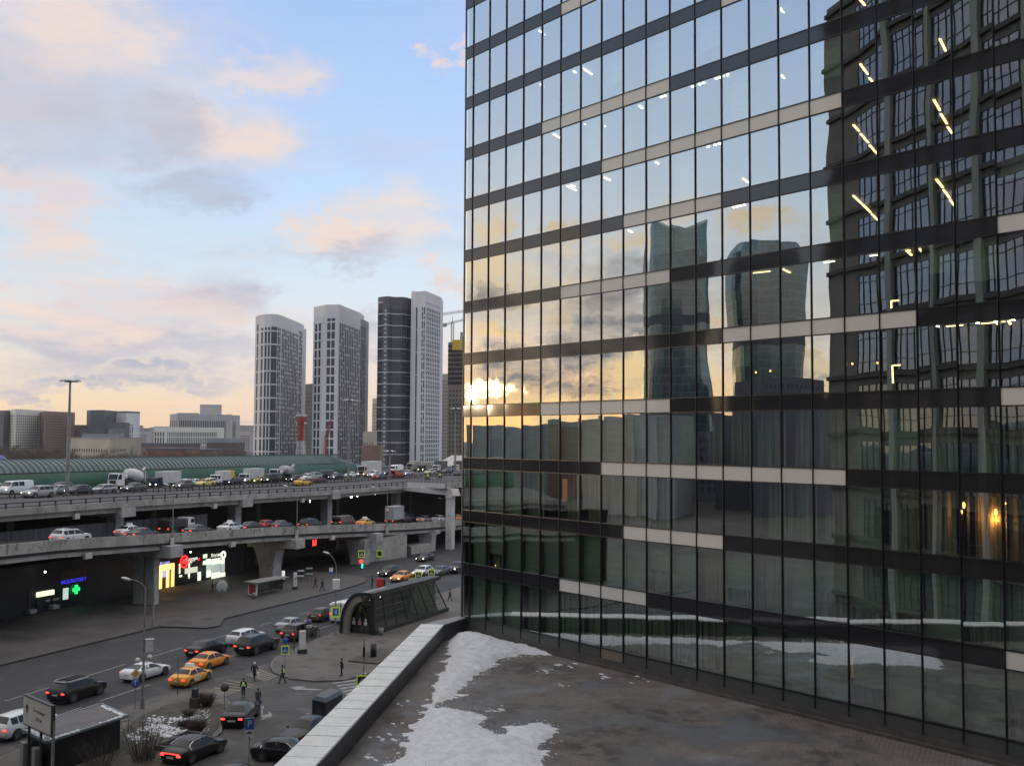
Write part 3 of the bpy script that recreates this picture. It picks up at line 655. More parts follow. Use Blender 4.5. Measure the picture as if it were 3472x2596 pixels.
# snow crust in the bed: many small broken lumps
sb = MB(); gr = random.Random(3)
for k in range(620):
    cx, cy, sx, sy = gr.choice([(462, 2500, 26, 12), (500, 2470, 30, 14), (560, 2462, 30, 13), (600, 2440, 26, 10), (530, 2440, 26, 10), (620, 2478, 34, 14), (585, 2488, 40, 14), (655, 2430, 24, 10), (545, 2480, 30, 16), (560, 2490, 16, 8), (690, 2420, 26, 20), (690, 2470, 16, 20)] )
    p = at(gr.gauss(cx, sx*0.6), gr.gauss(cy, sy*0.6), 0.19); r_ = gr.uniform(0.05, 0.20) if cx < 640 else gr.uniform(0.03, 0.08)
    n = 6; a0 = gr.random()*6
    pts = [(p.x+r_*gr.uniform(0.5, 1.2)*math.cos(a0+i*2*PI/n), p.y+r_*gr.uniform(0.5, 1.2)*math.sin(a0+i*2*PI/n)) for i in range(n)]
    z = 0.19+gr.uniform(0.01, 0.07)
    vs = [(*q, 0.185) for q in pts]+[(p.x+(q[0]-p.x)*0.6, p.y+(q[1]-p.y)*0.6, z) for q in pts]
    sb.add(vs, [(i, (i+1) % n, n+(i+1) % n, n+i) for i in range(n)]+[tuple(range(n, 2*n))])
o = sb.build('snow_patch', m_snow); tag(o, 'broken crust of old snow between the bushes of the street garden', 'snow', kind='stuff')
# road markings
def dash(p, q, wd=0.14, z=0.004, mb=None):
    (mb or MK).beam(Vector((p.x, p.y, z)), Vector((q.x, q.y, z)), wd, 0.008)
MK = MB()
def z3p(x, y): return (x/2.756, 1800+y/2.756)
def z4p(x, y): return (700+x/2.458, 1750+y/2.458)
def z6p(x, y): return (550+x/3.16, 2150+y/3.16)
for a, e_ in [(z3p(45,1585), z3p(570,1425)), (z3p(735,1375), z3p(1175,1240)), (z3p(1390,1180), z3p(1700,1087)), (z3p(1830,1050), z3p(2170,955)), (z4p(455,905), z4p(545,880)), (z4p(775,815), z4p(850,795)), (z4p(1090,722), z4p(1160,702)),
              (z3p(935,1585), z3p(1405,1430)), (z3p(1550,1383), z3p(1700,1335)), (z4p(190,1170), z4p(300,1138)), (z4p(580,1052), z4p(740,1000)), (z4p(900,945), z4p(1060,900)), ((190, 2426), (277, 2396))]:
    dash(at(*a), at(*e_))
struct(MK, 'lane_marking', m_mark)
ZB = MB()
def stripes(quad, n, mb, z=0.012, fill=0.5, sub=None):     # n stripes parallel to edge 0-1, spread towards edge 3-2
    a, b_, c, d = [at(*q, z) for q in quad]
    for i in range(n):
        k0, k1 = i/(n-1+fill), (i+fill)/(n-1+fill)
        mb.add([a.lerp(d, k0), b_.lerp(c, k0), b_.lerp(c, k1), a.lerp(d, k1)], [(0, 1, 2, 3)])
stripes([z6p(1035,368), z6p(1232,445), z6p(1120,500), z6p(890,425)], 5, ZB)
stripes([z6p(560,570), z6p(840,600), z6p(690,650), z6p(430,600)], 4, ZB)
stripes([z6p(700,480), z6p(1000,540), z6p(840,600), z6p(560,570)], 4, ZB, fill=0.25)
struct(ZB, 'yellow_crosswalk', m_marky)
ZW = MB()
def z7p(x, y): return (1000+x/1.8433, 1950+y/1.8433)
for a, e_, w0 in [((237,672), (395,652), 0.5), ((262,690), (400,672), 0.5), ((280,707), (392,690), 0.5), ((300,725), (388,708), 0.5), ((318,742), (380,727), 0.5)]:
    p, q = at(*z7p(*a), 0.012), at(*z7p(*e_), 0.012); ZW.beam(p, q, w0, 0.006)
struct(ZW, 'white_crosswalk', m_mark)
AW = MB()
def poly_mark(pts, mb, z=0.012, f=z6p):
    v = [at(*f(*p), z) for p in pts]; mb.add(v, [tuple(range(len(v)))])
poly_mark([(1055,772),(1085,762),(1092,790),(1075,795),(1080,862),(1140,850),(1135,812),(1180,856),(1150,898),(1145,878),(1075,915),(1060,880)], AW)
poly_mark([(1370,565),(1420,555),(1545,556),(1495,570),(1720,588),(1700,594),(1480,590),(1440,592)], AW)
struct(AW, 'arrow_marking', m_mark)
# manhole covers and tar patches
for i, (x, y) in enumerate([z6p(1258,811), z6p(285,727), z6p(65,820), z6p(1845,100), z6p(1790,152), z6p(1945,160), z3p(1915,722), z3p(1605,797), (2110/3.687, 2150+958/3.687)]):
    p = at(x, y, 0.15 if i not in (0,) else 0.014); b = MB(); b.tube((p.x, p.y, p.z-0.03), (p.x, p.y, p.z+0.008), 0.42, 0.42, 16); o = b.build('manhole_cover', principled('cast_iron', (0.028, 0.026, 0.025), 0.6)); tag(o, None, 'manhole cover', 'round iron manhole covers set in the pavements', 'structure')
PT = MB()
for pts in [[z3p(1545,850), z3p(1620,832), z3p(1720,835), z3p(1800,862), z3p(1760,872), z3p(1690,860), z3p(1600,862)], [z3p(1860,832), z3p(1930,808), z3p(2000,808), z3p(1960,828)], [z3p(950,735), z3p(1050,715), z3p(1180,720), z3p(1130,745), z3p(1000,752)], [z3p(250,1000), z3p(310,995), z3p(300,1012)], [z3p(410,975), z3p(470,968), z3p(450,985)]]:
    v = [at(*p, 0.146) for p in pts]; PT.add(v, [tuple(range(len(v)))])
struct(PT, 'dark_asphalt_patch', principled('patch_asphalt', (0.022, 0.021, 0.021), 0.7))

# ================================================================== elevated roads
m_conc = varied('viaduct_concrete', (0.25, 0.235, 0.215), (0.35, 0.33, 0.305), 0.35, 0.85, detail=7, stretch=(1, 1, 0.25), c3=(0.15, 0.14, 0.125), s3=0.9, bump=0.2)
m_conc2 = varied('pier_concrete', (0.27, 0.265, 0.26), (0.36, 0.355, 0.35), 0.5, 0.85, detail=6, c3=(0.20, 0.195, 0.19), s3=1.2, bump=0.15)
m_conc3 = varied('pale_concrete', (0.40, 0.375, 0.36), (0.50, 0.47, 0.45), 0.5, 0.85, detail=6, c3=(0.33, 0.30, 0.28), s3=1.0)
m_dark = varied('underside_concrete', (0.005, 0.005, 0.005), (0.009, 0.008, 0.008), 0.3, 0.9)  # near-black concrete: the shade under the decks is put into its colour
m_hway = varied('highway_asphalt', (0.052, 0.048, 0.050), (0.072, 0.067, 0.069), 0.12, 0.85, detail=7)
m_rail = principled('brown_steel_rail', (0.045, 0.036, 0.036), 0.6)
def strip_mesh(ss, f):                                       # f(s) -> list of points of a section; skins between sections
    b = MB(); secs = [f(s) for s in ss]; n = len(secs[0]); v = [p for q in secs for p in q]
    fs = [(i*n+j, (i+1)*n+j, (i+1)*n+(j+1) % n, i*n+(j+1) % n) for i in range(len(secs)-1) for j in range(n)]
    fs += [tuple(range(n)), tuple(range((len(secs)-1)*n+n-1, (len(secs)-1)*n-1, -1))]
    return b.add(v, fs)
def tL(s): return 93-(s-111)*0.030
SS = [40, 60, 85, 93, 102, 111, 118.6, 125, 132, 139, 146, 153, 165, 177, 189, 210, 230, 265, 300]
rampo = thing('overpass_ramp', 'lower concrete overpass ramp with solid parapet, carrying cars away above the plaza', 'overpass', (0, 0, 0))
strip_mesh(SS, lambda s: [S(s, tL(s)+0.35, ZL(s)), S(s, 104.2, ZL(s)), S(s, 104.2, ZL(s)-0.9), S(s, tL(s)+0.35, ZL(s)-0.9)]).build('deck', m_hway, rampo)
strip_mesh(SS, lambda s: [S(s, tL(s), ZL(s)+0.72), S(s, tL(s)+0.3, ZL(s)+0.72), S(s, tL(s)+0.34, ZL(s)-0.52), S(s, tL(s), ZL(s)-0.52)]).build('parapet', m_conc, rampo)
strip_mesh(SS, lambda s: [S(s, tL(s)+0.45, ZL(s)-0.53), S(s, tL(s)+0.45, ZL(s)-1.28), S(s, tL(s)+0.38, ZL(s)-1.30), S(s, tL(s)+0.38, ZL(s)-1.42), S(s, tL(s)+1.3, ZL(s)-1.42), S(s, 103, ZL(s)-1.0), S(s, 103, ZL(s)-0.91)]).build('girder', m_conc, rampo)
b = MB(); s = 58.0
while s < 225:
    b.beam(S(s, tL(s)+0.15, ZL(s)+0.72), S(s, tL(s)+0.15, ZL(s)+1.02), 0.05, 0.05, EV); s += 3.1
for s0, s1 in zip(SS[1:-1], SS[2:]): b.beam(S(s0, tL(s0)+0.15, ZL(s0)+1.0), S(s1, tL(s1)+0.15, ZL(s1)+1.0), 0.035, 0.035)
b.build('handrail', m_rail, rampo)
g_ = random.Random(9); b = MB()
for k in range(70):
    s = g_.uniform(62, 200); w_ = g_.uniform(.05, .22); h_ = g_.uniform(.3, 1.15); z = ZL(s)+.715
    b.add([S(s-w_, tL(s)-.006, z), S(s+w_, tL(s)-.006, z), S(s+w_*.4, tL(s)-.006, z-h_), S(s-w_*.5, tL(s)-.006, z-h_*.9)], [(0, 1, 2, 3)])
b.build('water_stain', varied('streak_stain', (0.13, 0.12, 0.105), (0.20, 0.185, 0.165), 1.5, .9), rampo)['kind'] = 'stuff'
def cap_block(s, t0, t1, wd, z0, z1, tb):                    # pier cap with a boxed front end
    b = MB(); a, e_, c, d = S(s-wd/2, t0), S(s+wd/2, t0), S(s+wd/2, t1), S(s-wd/2, t1)
    b.prism([xy(p) for p in (a, e_, c, d)], z0, z1)
    return b
for s, z1, z0 in [(111.3, 8.05, 6.5), (139.3, 6.45, 5.0), (163.5, 5.35, 3.95), (187.5, 3.95, 3.25)]:
    b = cap_block(s+0.0, tL(s)-0.5 if s > 180 else tL(s)-1.3, 100, 2.5, z0, z1, 0)
    b.build('pier_cap', m_conc2, rampo)
def pier(s, t0, t1, w0, z1, top_t0, top_t1, name='pier', par_=None, mat=None, topw=None):
    topw = topw or w0; vs = []; n = 5
    for i in range(n+1):
        k = i/n; q = k**2.2; a0 = t0+(top_t0-t0)*q; a1 = t1+(top_t1-t1)*q; ww = w0+(topw-w0)*q
        vs += [S(s-ww/2, a0, z1*k), S(s+ww/2, a0, z1*k), S(s+ww/2, a1, z1*k), S(s-ww/2, a1, z1*k)]
    b = MB(); fs = [(3, 2, 1, 0), tuple(range(n*4, n*4+4))]
    for i in range(n):
        for j in range(4): fs.append((i*4+j, i*4+(j+1) % 4, (i+1)*4+(j+1) % 4, (i+1)*4+j))
    return b.add(vs, fs).build(name, mat or m_conc2, par_ or rampo)
pier(111.2, 94.9, 96.3, 1.1, 6.9, 94.9, 96.3); pier(111.2, 96.7, 98.2, 1.1, 6.9, 96.7, 98.2)
pier(139.2, 95.1, 97.6, 2.2, 5.4, 94.3, 99.0, topw=2.4); pier(161.5, 91.7, 94.3, 2.2, 4.4, 91.2, 95.5, topw=2.4)
pier(85.5, 96, 98, 2.0, 8.2, 95.5, 98.5); pier(186, 90.5, 93, 2.0, 3.4, 90.2, 93.5)
for (x, y, s) in [(208/1, 1900, 88), (200*0+180+207/5.25*0, 1905, 97)]: pass
for s in (97.5, 124.5, 150.5):                               # little drainage boxes under the parapet
    b = MB(); b.prism([xy(S(s-0.55, tL(s)-0.05)), xy(S(s+0.55, tL(s)-0.05)), xy(S(s+0.55, tL(s)+0.37)), xy(S(s-0.55, tL(s)+0.37))], ZL(s)-1.75, ZL(s)-1.05); b.build('drain_box', m_conc3, rampo)
b = MB(); b.prism([xy(S(163.5, 93.0)), xy(S(174.3, 90.3)), xy(S(176, 98)), xy(S(165, 98))], 0, 4.2); b.build('abutment_wall', m_conc, rampo)
b = MB(); b.prism([xy(S(178.5, 91.5)), xy(S(186.5, 90.3)), xy(S(187, 94)), xy(S(180, 95))], 0, 1.6); b.build('storage_bunker', m_conc, rampo)

via = thing('highway_viaduct', 'upper highway viaduct crowded with traffic, its steel railing above dark spans', 'viaduct', (0, 0, 0))
TU = 102.0
SU = [40, 70, 92, 101, 111, 120, 130, 138, 146, 155, 164, 177, 190, 197, 230, 260, 330, 420]
strip_mesh(SU, lambda s: [S(s, TU+0.3, ZU(s)), S(s, 152, ZU(s)), S(s, 152, ZU(s)-1.3), S(s, TU+0.9, ZU(s)-1.3)]).build('deck', m_hway, via)
SU1 = [s for s in SU if s <= 197]
strip_mesh(SU1, lambda s: [S(s, TU, ZU(s)+0.12), S(s, TU+0.4, ZU(s)+0.12), S(s, TU+0.4, ZU(s)-0.72), S(s, TU, ZU(s)-0.68)]).build('fascia', m_conc, via)
strip_mesh(SU1, lambda s: [S(s, TU+0.55, ZU(s)-0.70), S(s, TU+0.55, ZU(s)-1.22), S(s, TU+0.45, ZU(s)-1.24), S(s, TU+0.45, ZU(s)-1.36), S(s, TU+1.5, ZU(s)-1.36), S(s, TU+1.5, ZU(s)-0.7)]).build('girder', m_conc, via)
def guard(par_, pts_f, s0, s1, step, z, h=0.72):
    b = MB(); s = s0
    while s < s1:
        b.beam(pts_f(s)+Vector((0, 0, z)), pts_f(s)+Vector((0, 0, z+h)), 0.20, 0.12, EV); s += step
    for zz, hh in ((h-0.06, 0.13), (0.20*1.0, 0.10)):
        s = s0
        while s < s1:
            e_ = min(s+8, s1); b.beam(pts_f(s)+Vector((0, 0, z+zz)), pts_f(e_)+Vector((0, 0, z+zz)), 0.07, hh); s += 8
    return b
guard(via, lambda s: S(s, TU+0.2, ZU(s)), 60, 197, 2.55, 0.12).build('guard_rail', m_rail, via)
guard(via, lambda s: S(s, 121.2, ZU(s)), 70, 330, 3.0, 0.0, 0.78).build('median_barrier', m_rail, via)
guard(via, lambda s: S(s, 122.2, ZU(s)), 70, 330, 3.0, 0.0, 0.78).build('median_barrier', m_rail, via)
for s, z1, z0 in [(113.3, 12.62, 11.35), (140.4, 12.42, 11.1), (167.7, 12.18, 10.95)]:
    b = MB(); b.prism([xy(p) for p in (S(s-1.35, TU-0.35), S(s+1.35, TU-0.35), S(s+1.35, 121), S(s-1.35, 121))], z0, z1); b.build('pier_cap', m_conc2, via)
for s in (114.6, 141.6, 169.8, 197.6):
    b = MB(); z0 = 0.0
    b.prism([xy(p) for p in (S(s-0.8, 104.4), S(s+0.8, 104.4), S(s+0.8, 105.9), S(s-0.8, 105.9))], 0.0, 11.4); b.build('pier', m_conc2, via)
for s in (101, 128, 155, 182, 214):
    b = MB(); b.prism([xy(p) for p in (S(s-0.6, 110), S(s+0.6, 110), S(s+0.6, 111), S(s-0.6, 111))], 0.0, 11.6); b.build('pier', varied('shaded_pier', (0.05, 0.045, 0.042), (0.07, 0.06, 0.058), 0.5) if s == 101 else MATS['shaded_pier'], via)  # pier concrete in a darker colour that stands for the deck's shade
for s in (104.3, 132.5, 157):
    b = MB(); b.prism([xy(S(s-0.4, TU-0.05)), xy(S(s+0.4, TU-0.05)), xy(S(s+0.4, TU+0.44)), xy(S(s-0.4, TU+0.44))], ZU(s)-1.75, ZU(s)-1.05); b.build('drain_box', m_conc3, via)
b = MB(); b.prism([xy(p) for p in (S(30, 116.5), S(330, 116.5), S(330, 118), S(30, 118))], 0.0, 11.0); b.build('light_block_wall', m_dark, via)  # back walls added to keep sky light out from under the deck
b = MB(); b.prism([xy(p) for p in (S(330, 104), S(332, 104), S(332, 118), S(330, 118))], 0.0, 11.0); b.build('light_block_wall', m_dark, via)
# corrugated screen behind the ramp
b = MB(); s = 62.0; i = 0
while s < 133.5:
    b.prism([xy(p) for p in (S(s, 104.6), S(s+0.9, 104.6+0.05*(i % 2)), S(s+0.9, 104.8), S(s, 104.8))], ZL(s)-0.6, 10.45+0.18*math.sin(s*0.08)); s += 0.9; i += 1
b.build('corrugated_screen', varied('screen_metal', (0.052, 0.050, 0.054), (0.11, 0.105, 0.11), 0.7, 0.6, stretch=(2, 2, 0.02)), via)
# tall outer column, cross beam and ramp stub
b = MB(); zt = 10.75
P0 = S(190.4, 88.2); 
b.prism([xy(P0+EV*a+NV*c) for a, c in ((-0.75, 0), (0.75, 0), (0.75, 1.35), (-0.75, 1.35))], 0, zt-0.9)
vs = []
for z, g in ((zt-0.9, 0), (zt-0.35, 0.35), (zt, 0.35)):
    vs += [Vector((*xy(P0+EV*a+NV*c), z)) for a, c in ((-0.75-g*0.6, -g*0.2), (0.75+g*0.2, -g*0.2), (0.75+g*0.2, 1.35), (-0.75-g*0.6, 1.35))]
b.add(vs, [(i*4+j, i*4+(j+1) % 4, i*4+4+(j+1) % 4, i*4+4+j) for i in range(2) for j in range(4)]+[(8, 9, 10, 11)])
b.build('outer_column', m_conc3, via)
b = MB(); a, e_ = S(190.4, 87.4), S(197.5, 105); dv = (e_-a).normalized(); sd = Vector((-dv.y, dv.x, 0))
vs = [a+sd*1.0+Vector((0, 0, 10.76)), a-sd*1.0+Vector((0, 0, 10.76)), e_-sd*1.0+Vector((0, 0, 11.35)), e_+sd*1.0+Vector((0, 0, 11.35)),
      a+dv*0.7+sd*1.0+Vector((0, 0, 12.15)), a+dv*0.7-sd*1.0+Vector((0, 0, 12.15)), e_-sd*1.0+Vector((0, 0, 12.0)), e_+sd*1.0+Vector((0, 0, 12.0))]
b.add(vs, [(0,3,2,1),(4,5,6,7),(0,1,5,4),(1,2,6,5),(2,3,7,6),(3,0,4,7)]); b.build('cross_beam', m_conc3, via)
stub = MB(); q = [S(189.6, 89.8), S(300, 86.0), S(300, 102.0), S(196.9, 102.0)]
stub.prism([xy(p) for p in q], 12.16, 12.40); stub.build('merging_deck', m_hway, via)
b = MB(); b.beam(S(189.5, 89.8, 12.68), S(196.9, 102.2, 12.42), 0.35, 1.0); b.build('end_fascia', m_conc3, via)
b = MB(); b.beam(S(189.9, 89.7, 12.7), S(300, 86.0, 12.7), 0.35, 1.05); b.build('outer_fascia', m_conc, via)
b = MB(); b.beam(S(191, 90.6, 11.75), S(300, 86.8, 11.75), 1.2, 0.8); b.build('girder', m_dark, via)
b = MB()
for k in range(11):
    p = S(189.6, 89.9).lerp(S(197.0, 102.1), k/10); b.beam(p+Vector((0, 0, 13.0)), p+Vector((0, 0, 13.95)), 0.06, 0.06, EV)
for zz in (13.4, 13.9): b.beam(S(189.6, 89.9, zz), S(197, 102.1, zz-0.2), 0.05, 0.05)
for k in range(30):
    p = S(190+k*3.0, 89.7-k*0.1); b.beam(p+Vector((0, 0, 13.1)), p+Vector((0, 0, 14.1)), 0.06, 0.06, EV)
for zz in (13.5, 14.05): b.beam(S(190, 89.7, zz), S(280, 86.7, zz), 0.05, 0.05)
b.build('handrail', m_rail, via)

# green noise gallery behind the highway
m_tun = bpy.data.materials.new('green_polycarbonate_roof'); m_tun.use_nodes = True; t = NT(m_tun.node_tree); bb = t.n['Principled BSDF']; bb.inputs['Roughness'].default_value = 0.35
P = t.node('ShaderNodeNewGeometry').outputs['Position']
along = t.vm('DOT_PRODUCT', P, tuple(EV))
rib = t.mapr(t.math('ABSOLUTE', t.math('SUBTRACT', t.math('FRACT', t.math('MULTIPLY', along, 0.8)), 0.5)), 0.38, 0.48)
cc = t.mix(t.mapr(t.noise(t.comb(t.math('MULTIPLY', along, 0.35), 0.0, 0.0), 1.0, 4), 0.35, 0.7), (0.022, 0.050, 0.050), (0.044, 0.078, 0.078))
t.put(bb.inputs['Base Color'], t.mix(t.math('MULTIPLY', rib, 0.3), cc, (0.12, 0.18, 0.18)))
m_tunw = varied('green_screen_wall', (0.010, 0.058, 0.026), (0.018, 0.082, 0.040), 0.5, 0.35, stretch=(0.6, 0.6, 0.02))
tun = thing('noise_gallery', 'long green vaulted noise gallery running behind the highway traffic', 'noise gallery', (0, 0, 0))
def arc(s, a0, a1, n, rt=5.2, rz=5.1, z0=None, off=0.0):
    zb = (ZU(s)-0.3) if z0 is None else z0
    return [S(s, 146.0-(rt+off)*math.cos(a0+(a1-a0)*i/n), zb+(rz+off)*math.sin(a0+(a1-a0)*i/n)) for i in range(n+1)]
def sheet(ss, f, name, mat, par_):
    b = MB(); secs = [f(s) for s in ss]; n = len(secs[0]); v = [p for q in secs for p in q]
    b.add(v, [(i*n+j, (i+1)*n+j, (i+1)*n+j+1, i*n+j+1) for i in range(len(secs)-1) for j in range(n-1)], True)
    return b.build(name, mat, par_)
STN = list(range(40, 236, 6))+[238, 243, 247, 250]
def tz(s): return 13.3 if s < 100 else 13.3-(s-100)*0.004
def shr(s): return 1.0 if s < 232 else max(0.35, 1-((s-232)/20.0)**1.6*0.75)
sheet(STN, lambda s: arc(s, R(35), R(150), 12, 5.2, 5.1*shr(s), tz(s)), 'vaulted_roof', m_tun, tun)
sheet([s for s in STN if s <= 243], lambda s: arc(s, R(0), R(33), 5, 5.2, 5.1, tz(s), -0.04), 'screen_wall', m_tunw, tun)
b = MB()
for a, e_ in zip(STN[:-4], STN[1:-3]):
    p, q_ = arc(a, R(34), R(34), 1, z0=tz(a), off=0.03)[0], arc(e_, R(34), R(34), 1, z0=tz(e_), off=0.03)[0]; b.beam(p, q_, 0.10, 0.12)
b.build('gutter_rail', m_black, tun)
b = MB()
for s in [44+1.25*i for i in range(157)]:
    q = arc(s, R(36), R(95), 7, z0=tz(s), off=0.03)
    for p, r_ in zip(q[:-1], q[1:]): b.beam(p, r_, 0.16, 0.05, EV)
b.build('roof_rib', principled('rib_metal', (0.055, 0.095, 0.092), 0.4), tun)
b = MB(); b.prism([xy(p) for p in (S(250, 152), S(420, 152), S(420, 152.4), S(250, 152.4))], 11.8, 13.2); o = b.build('noise_barrier', varied('grey_barrier', (0.10, 0.10, 0.10), (0.14, 0.14, 0.135), 0.3)); tag(o, 'low grey barrier along the far edge of the highway beyond the gallery', 'barrier')

# ================================================================== shops in the darkness under the viaduct
m_shopw = varied('dark_shop_wall', (0.004, 0.004, 0.005), (0.009, 0.0085, 0.009), 0.8, 0.5, stretch=(1, 1, 2))  # wall colour blackened to carry the gloom under the deck
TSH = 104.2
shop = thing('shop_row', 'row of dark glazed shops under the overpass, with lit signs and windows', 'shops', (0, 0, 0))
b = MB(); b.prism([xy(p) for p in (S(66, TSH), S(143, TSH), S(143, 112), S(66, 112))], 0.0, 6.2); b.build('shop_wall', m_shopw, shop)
def R_T(x0, y0, x1, y1, t, off=0.0):
    a = onT(x0, y0, t-off); c = onT(x1, y1, t-off); sa, sc_ = st(a)[0], st(c)[0]; return sa, sc_, a.z, c.z
def shop_panel(name, x0, y0, x1, y1, mat, off=0.05, th=0.06, label=None, t_=TSH):
    s0, s1, za, zc = R_T(x0, y0, x1, y1, t_, off); z0, z1 = min(za, zc), max(za, zc)
    b = MB(); b.prism([xy(p) for p in (S(s0, t_-off), S(s1, t_-off), S(s1, t_-off+th), S(s0, t_-off+th))], z0, z1)
    return b.build(name, mat, shop, label)
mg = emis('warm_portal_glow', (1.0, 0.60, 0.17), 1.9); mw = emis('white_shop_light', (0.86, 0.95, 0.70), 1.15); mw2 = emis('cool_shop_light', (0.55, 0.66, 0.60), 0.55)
mr = emis('red_sign_light', (1.0, 0.03, 0.03), 2.0); mb_ = emis('blue_sign_light', (0.05, 0.05, 0.9), 1.3); mgr = emis('green_cross_light', (0.02, 1.0, 0.16), 1.6); mbl = emis('pale_blue_light', (0.42, 0.50, 1.0), 0.9)
def z5p(x, y): return (480+x/5.25, 1840+y/5.25)
def sp5(name, x0, y0, x1, y1, mat, off=0.05, th=0.06, label=None): return shop_panel(name, *z5p(x0, y0), *z5p(x1, y1), mat, off, th, label)
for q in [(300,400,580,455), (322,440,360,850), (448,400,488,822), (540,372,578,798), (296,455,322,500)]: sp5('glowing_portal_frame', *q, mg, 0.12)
sp5('window_poster', 365, 470, 448, 600, mbl, 0.08); sp5('amber_window', 492, 415, 540, 800, emis('amber_glass', (0.30, 0.10, 0.03), 0.35), 0.02); sp5('amber_window', 360, 610, 448, 820, emis('dim_amber_glass', (0.10, 0.035, 0.02), 0.3), 0.02)
for q in [(1155,370,1235,600), (1245,360,1400,530), (1410,380,1480,530)]: sp5('shop_window', *q, mw2, 0.03)
for q in [(1250,540,1400,672), (1412,535,1488,660), (1165,500,1232,600), (1100,205,1168,262), (670,372,692,412), (670,425,690,470), (670,480,690,545), (675,575,722,600), (840,372,860,460), (835,525,858,600), (1000,520,1055,545), (1003,550,1055,660), (840,610,856,628)]: sp5('lit_window_panel', *q, mw, 0.06)
for q in [(1250,285,1405,355), (1415,290,1478,365), (1150,290,1232,318), (1105,318,1232,342), (1095,345,1232,368)]: sp5('bright_canopy_light', *q, mw, 0.16)
b_ = sp5('light_box', 780, 455, 995, 512, emis('hanging_box_light', (0.80, 0.80, 0.66), 0.8), 0.7, 0.1)
def shop_text(txt, x, y, size, mat, off=0.12, nm='sign_lettering', M2=None):
    p = onT(*z5p(x, y), TSH-off)
    X = EV; Z = Vector((0, 0, 1)); Y = X.cross(Z)*-1
    Mx = Matrix(((X.x, 0, NV.x*-1, p.x), (X.y, 0, NV.y*-1, p.y), (0, 1, 0, p.z), (0, 0, 0, 1)))
    return text_mesh(txt, size, mat, nm, shop, Mx)
m_wt = emis('white_letter_light', (0.95, 0.97, 0.85), 1.3)
shop_text('кухня', 418, 352, 0.75, mbl, 0.14); shop_text('М', 318, 385, 0.9, mbl, 0.14); shop_text('Столовая', 890, 285, 0.62, m_wt, 0.14); shop_text('и кофе', 890, 322, 0.52, m_wt, 0.14); shop_text('24', 1018, 290, 0.6, mr, 0.14)
shop_text('Вкусно', 1328, 213, 0.72, m_wt, 0.14); shop_text('Кафе', 858, 357, 0.42, m_wt, 0.14)
p = onT(*z5p(762, 330), TSH-0.2); b = MB(); Mt = Matrix.Translation(p) @ Matrix.Rotation(ANG, 4, 'Z') @ Matrix.Rotation(R(90), 4, 'X')
b.lathe([(0.72, -0.05), (0.95, -0.05), (0.95, 0.05), (0.72, 0.05), (0.72, -0.05)], 24, Mt); b.build('round_red_sign', mr, shop)
b = MB(); b.lathe([(0.001, 0.04), (0.42, 0.04), (0.42, -0.04)], 16, Mt); b.build('round_red_sign', mr, shop)
p = onT(*z5p(1458, 210), TSH-0.2); b = MB(); Mt = Matrix.Translation(p) @ Matrix.Rotation(ANG, 4, 'Z') @ Matrix.Rotation(R(90), 4, 'X')
b.lathe([(0.30, -0.05), (0.62, -0.05), (0.62, 0.05), (0.30, 0.05), (0.30, -0.05)], 20, Mt); b.build('ring_sign', m_wt, shop)
# pharmacy side, darker
def z3s(name, x0, y0, x1, y1, mat, off=0.05, th=0.06, label=None): return shop_panel(name, *z3p(x0, y0), *z3p(x1, y1), mat, off, th, label)
z3s('light_box', 352, 572, 508, 590, emis('cream_box_light', (0.95, 0.98, 0.66), 1.1), 0.3, 0.25); z3s('window_poster', 592, 535, 638, 632, emis('pale_window_light', (0.52, 0.66, 0.62), 0.9), 0.1)
z3s('signboard', 580, 375, 812, 445, principled('brown_signboard', (0.055, 0.030, 0.012), 0.6), 0.08); z3s('pharmacy_glass', 580, 445, 800, 690, principled('dim_glass', (0.025, 0.030, 0.032), 0.2), 0.03)
z3s('step', 500, 695, 555, 718, m_conc3, 0.9, 0.8); z3s('step', 285, 738, 345, 760, m_conc3, 0.9, 0.8); z3s('window_ledge', 500, 628, 555, 638, m_conc3, 0.2, 0.1); z3s('window_ledge', 430, 642, 470, 654, m_conc3, 0.2, 0.1)
for x in (270, 350, 500, 560): z3s('door_post', x, 560, x+8, 740, principled('dark_frame', (0.03, 0.03, 0.03), 0.5), 0.14)
p = onT(*z3p(713, 543), TSH-0.35)
b = MB(); b.cbox(p, (1.15, 0.12, 0.42), ANG); b.cbox(p, (0.42, 0.125, 1.15), ANG); b.build('green_cross_sign', mgr, shop)
p = onT(*z3p(690, 463), TSH-0.2)
text_mesh('МЕДЭКСПЕРТ', 0.62, mb_, 'sign_lettering', shop, Matrix(((EV.x, 0, -NV.x, p.x), (EV.y, 0, -NV.y, p.y), (0, 1, 0, p.z), (0, 0, 0, 1))))
for x, y in [(422/2.756, 1800+380/2.756), (480+873/5.25, 1840+160/5.25)]:
    p = onT(x, y, TSH-1.2); o = MB().sph(p, 0.13, 8, 6).build('spot_lamp', emis('spot_white', (1, 0.97, 0.9), 8.0) if 'spot_white' not in MATS else MATS['spot_white'], shop)
# light spilling from the warm portal and bright shop windows
for (x, y, e_, c) in [(440, 600, 60, (1.0, 0.6, 0.2)), (1320, 520, 45, (0.9, 1.0, 0.8))]:
    p = onT(*z5p(x, y), TSH-1.6); L = bpy.data.lights.new('shop_light', 'POINT'); L.energy = e_; L.color = c; L.shadow_soft_size = 0.6
    lo_ = bpy.data.objects.new('shop_light', L); COL.objects.link(lo_); lo_.location = p; lo_.parent = shop
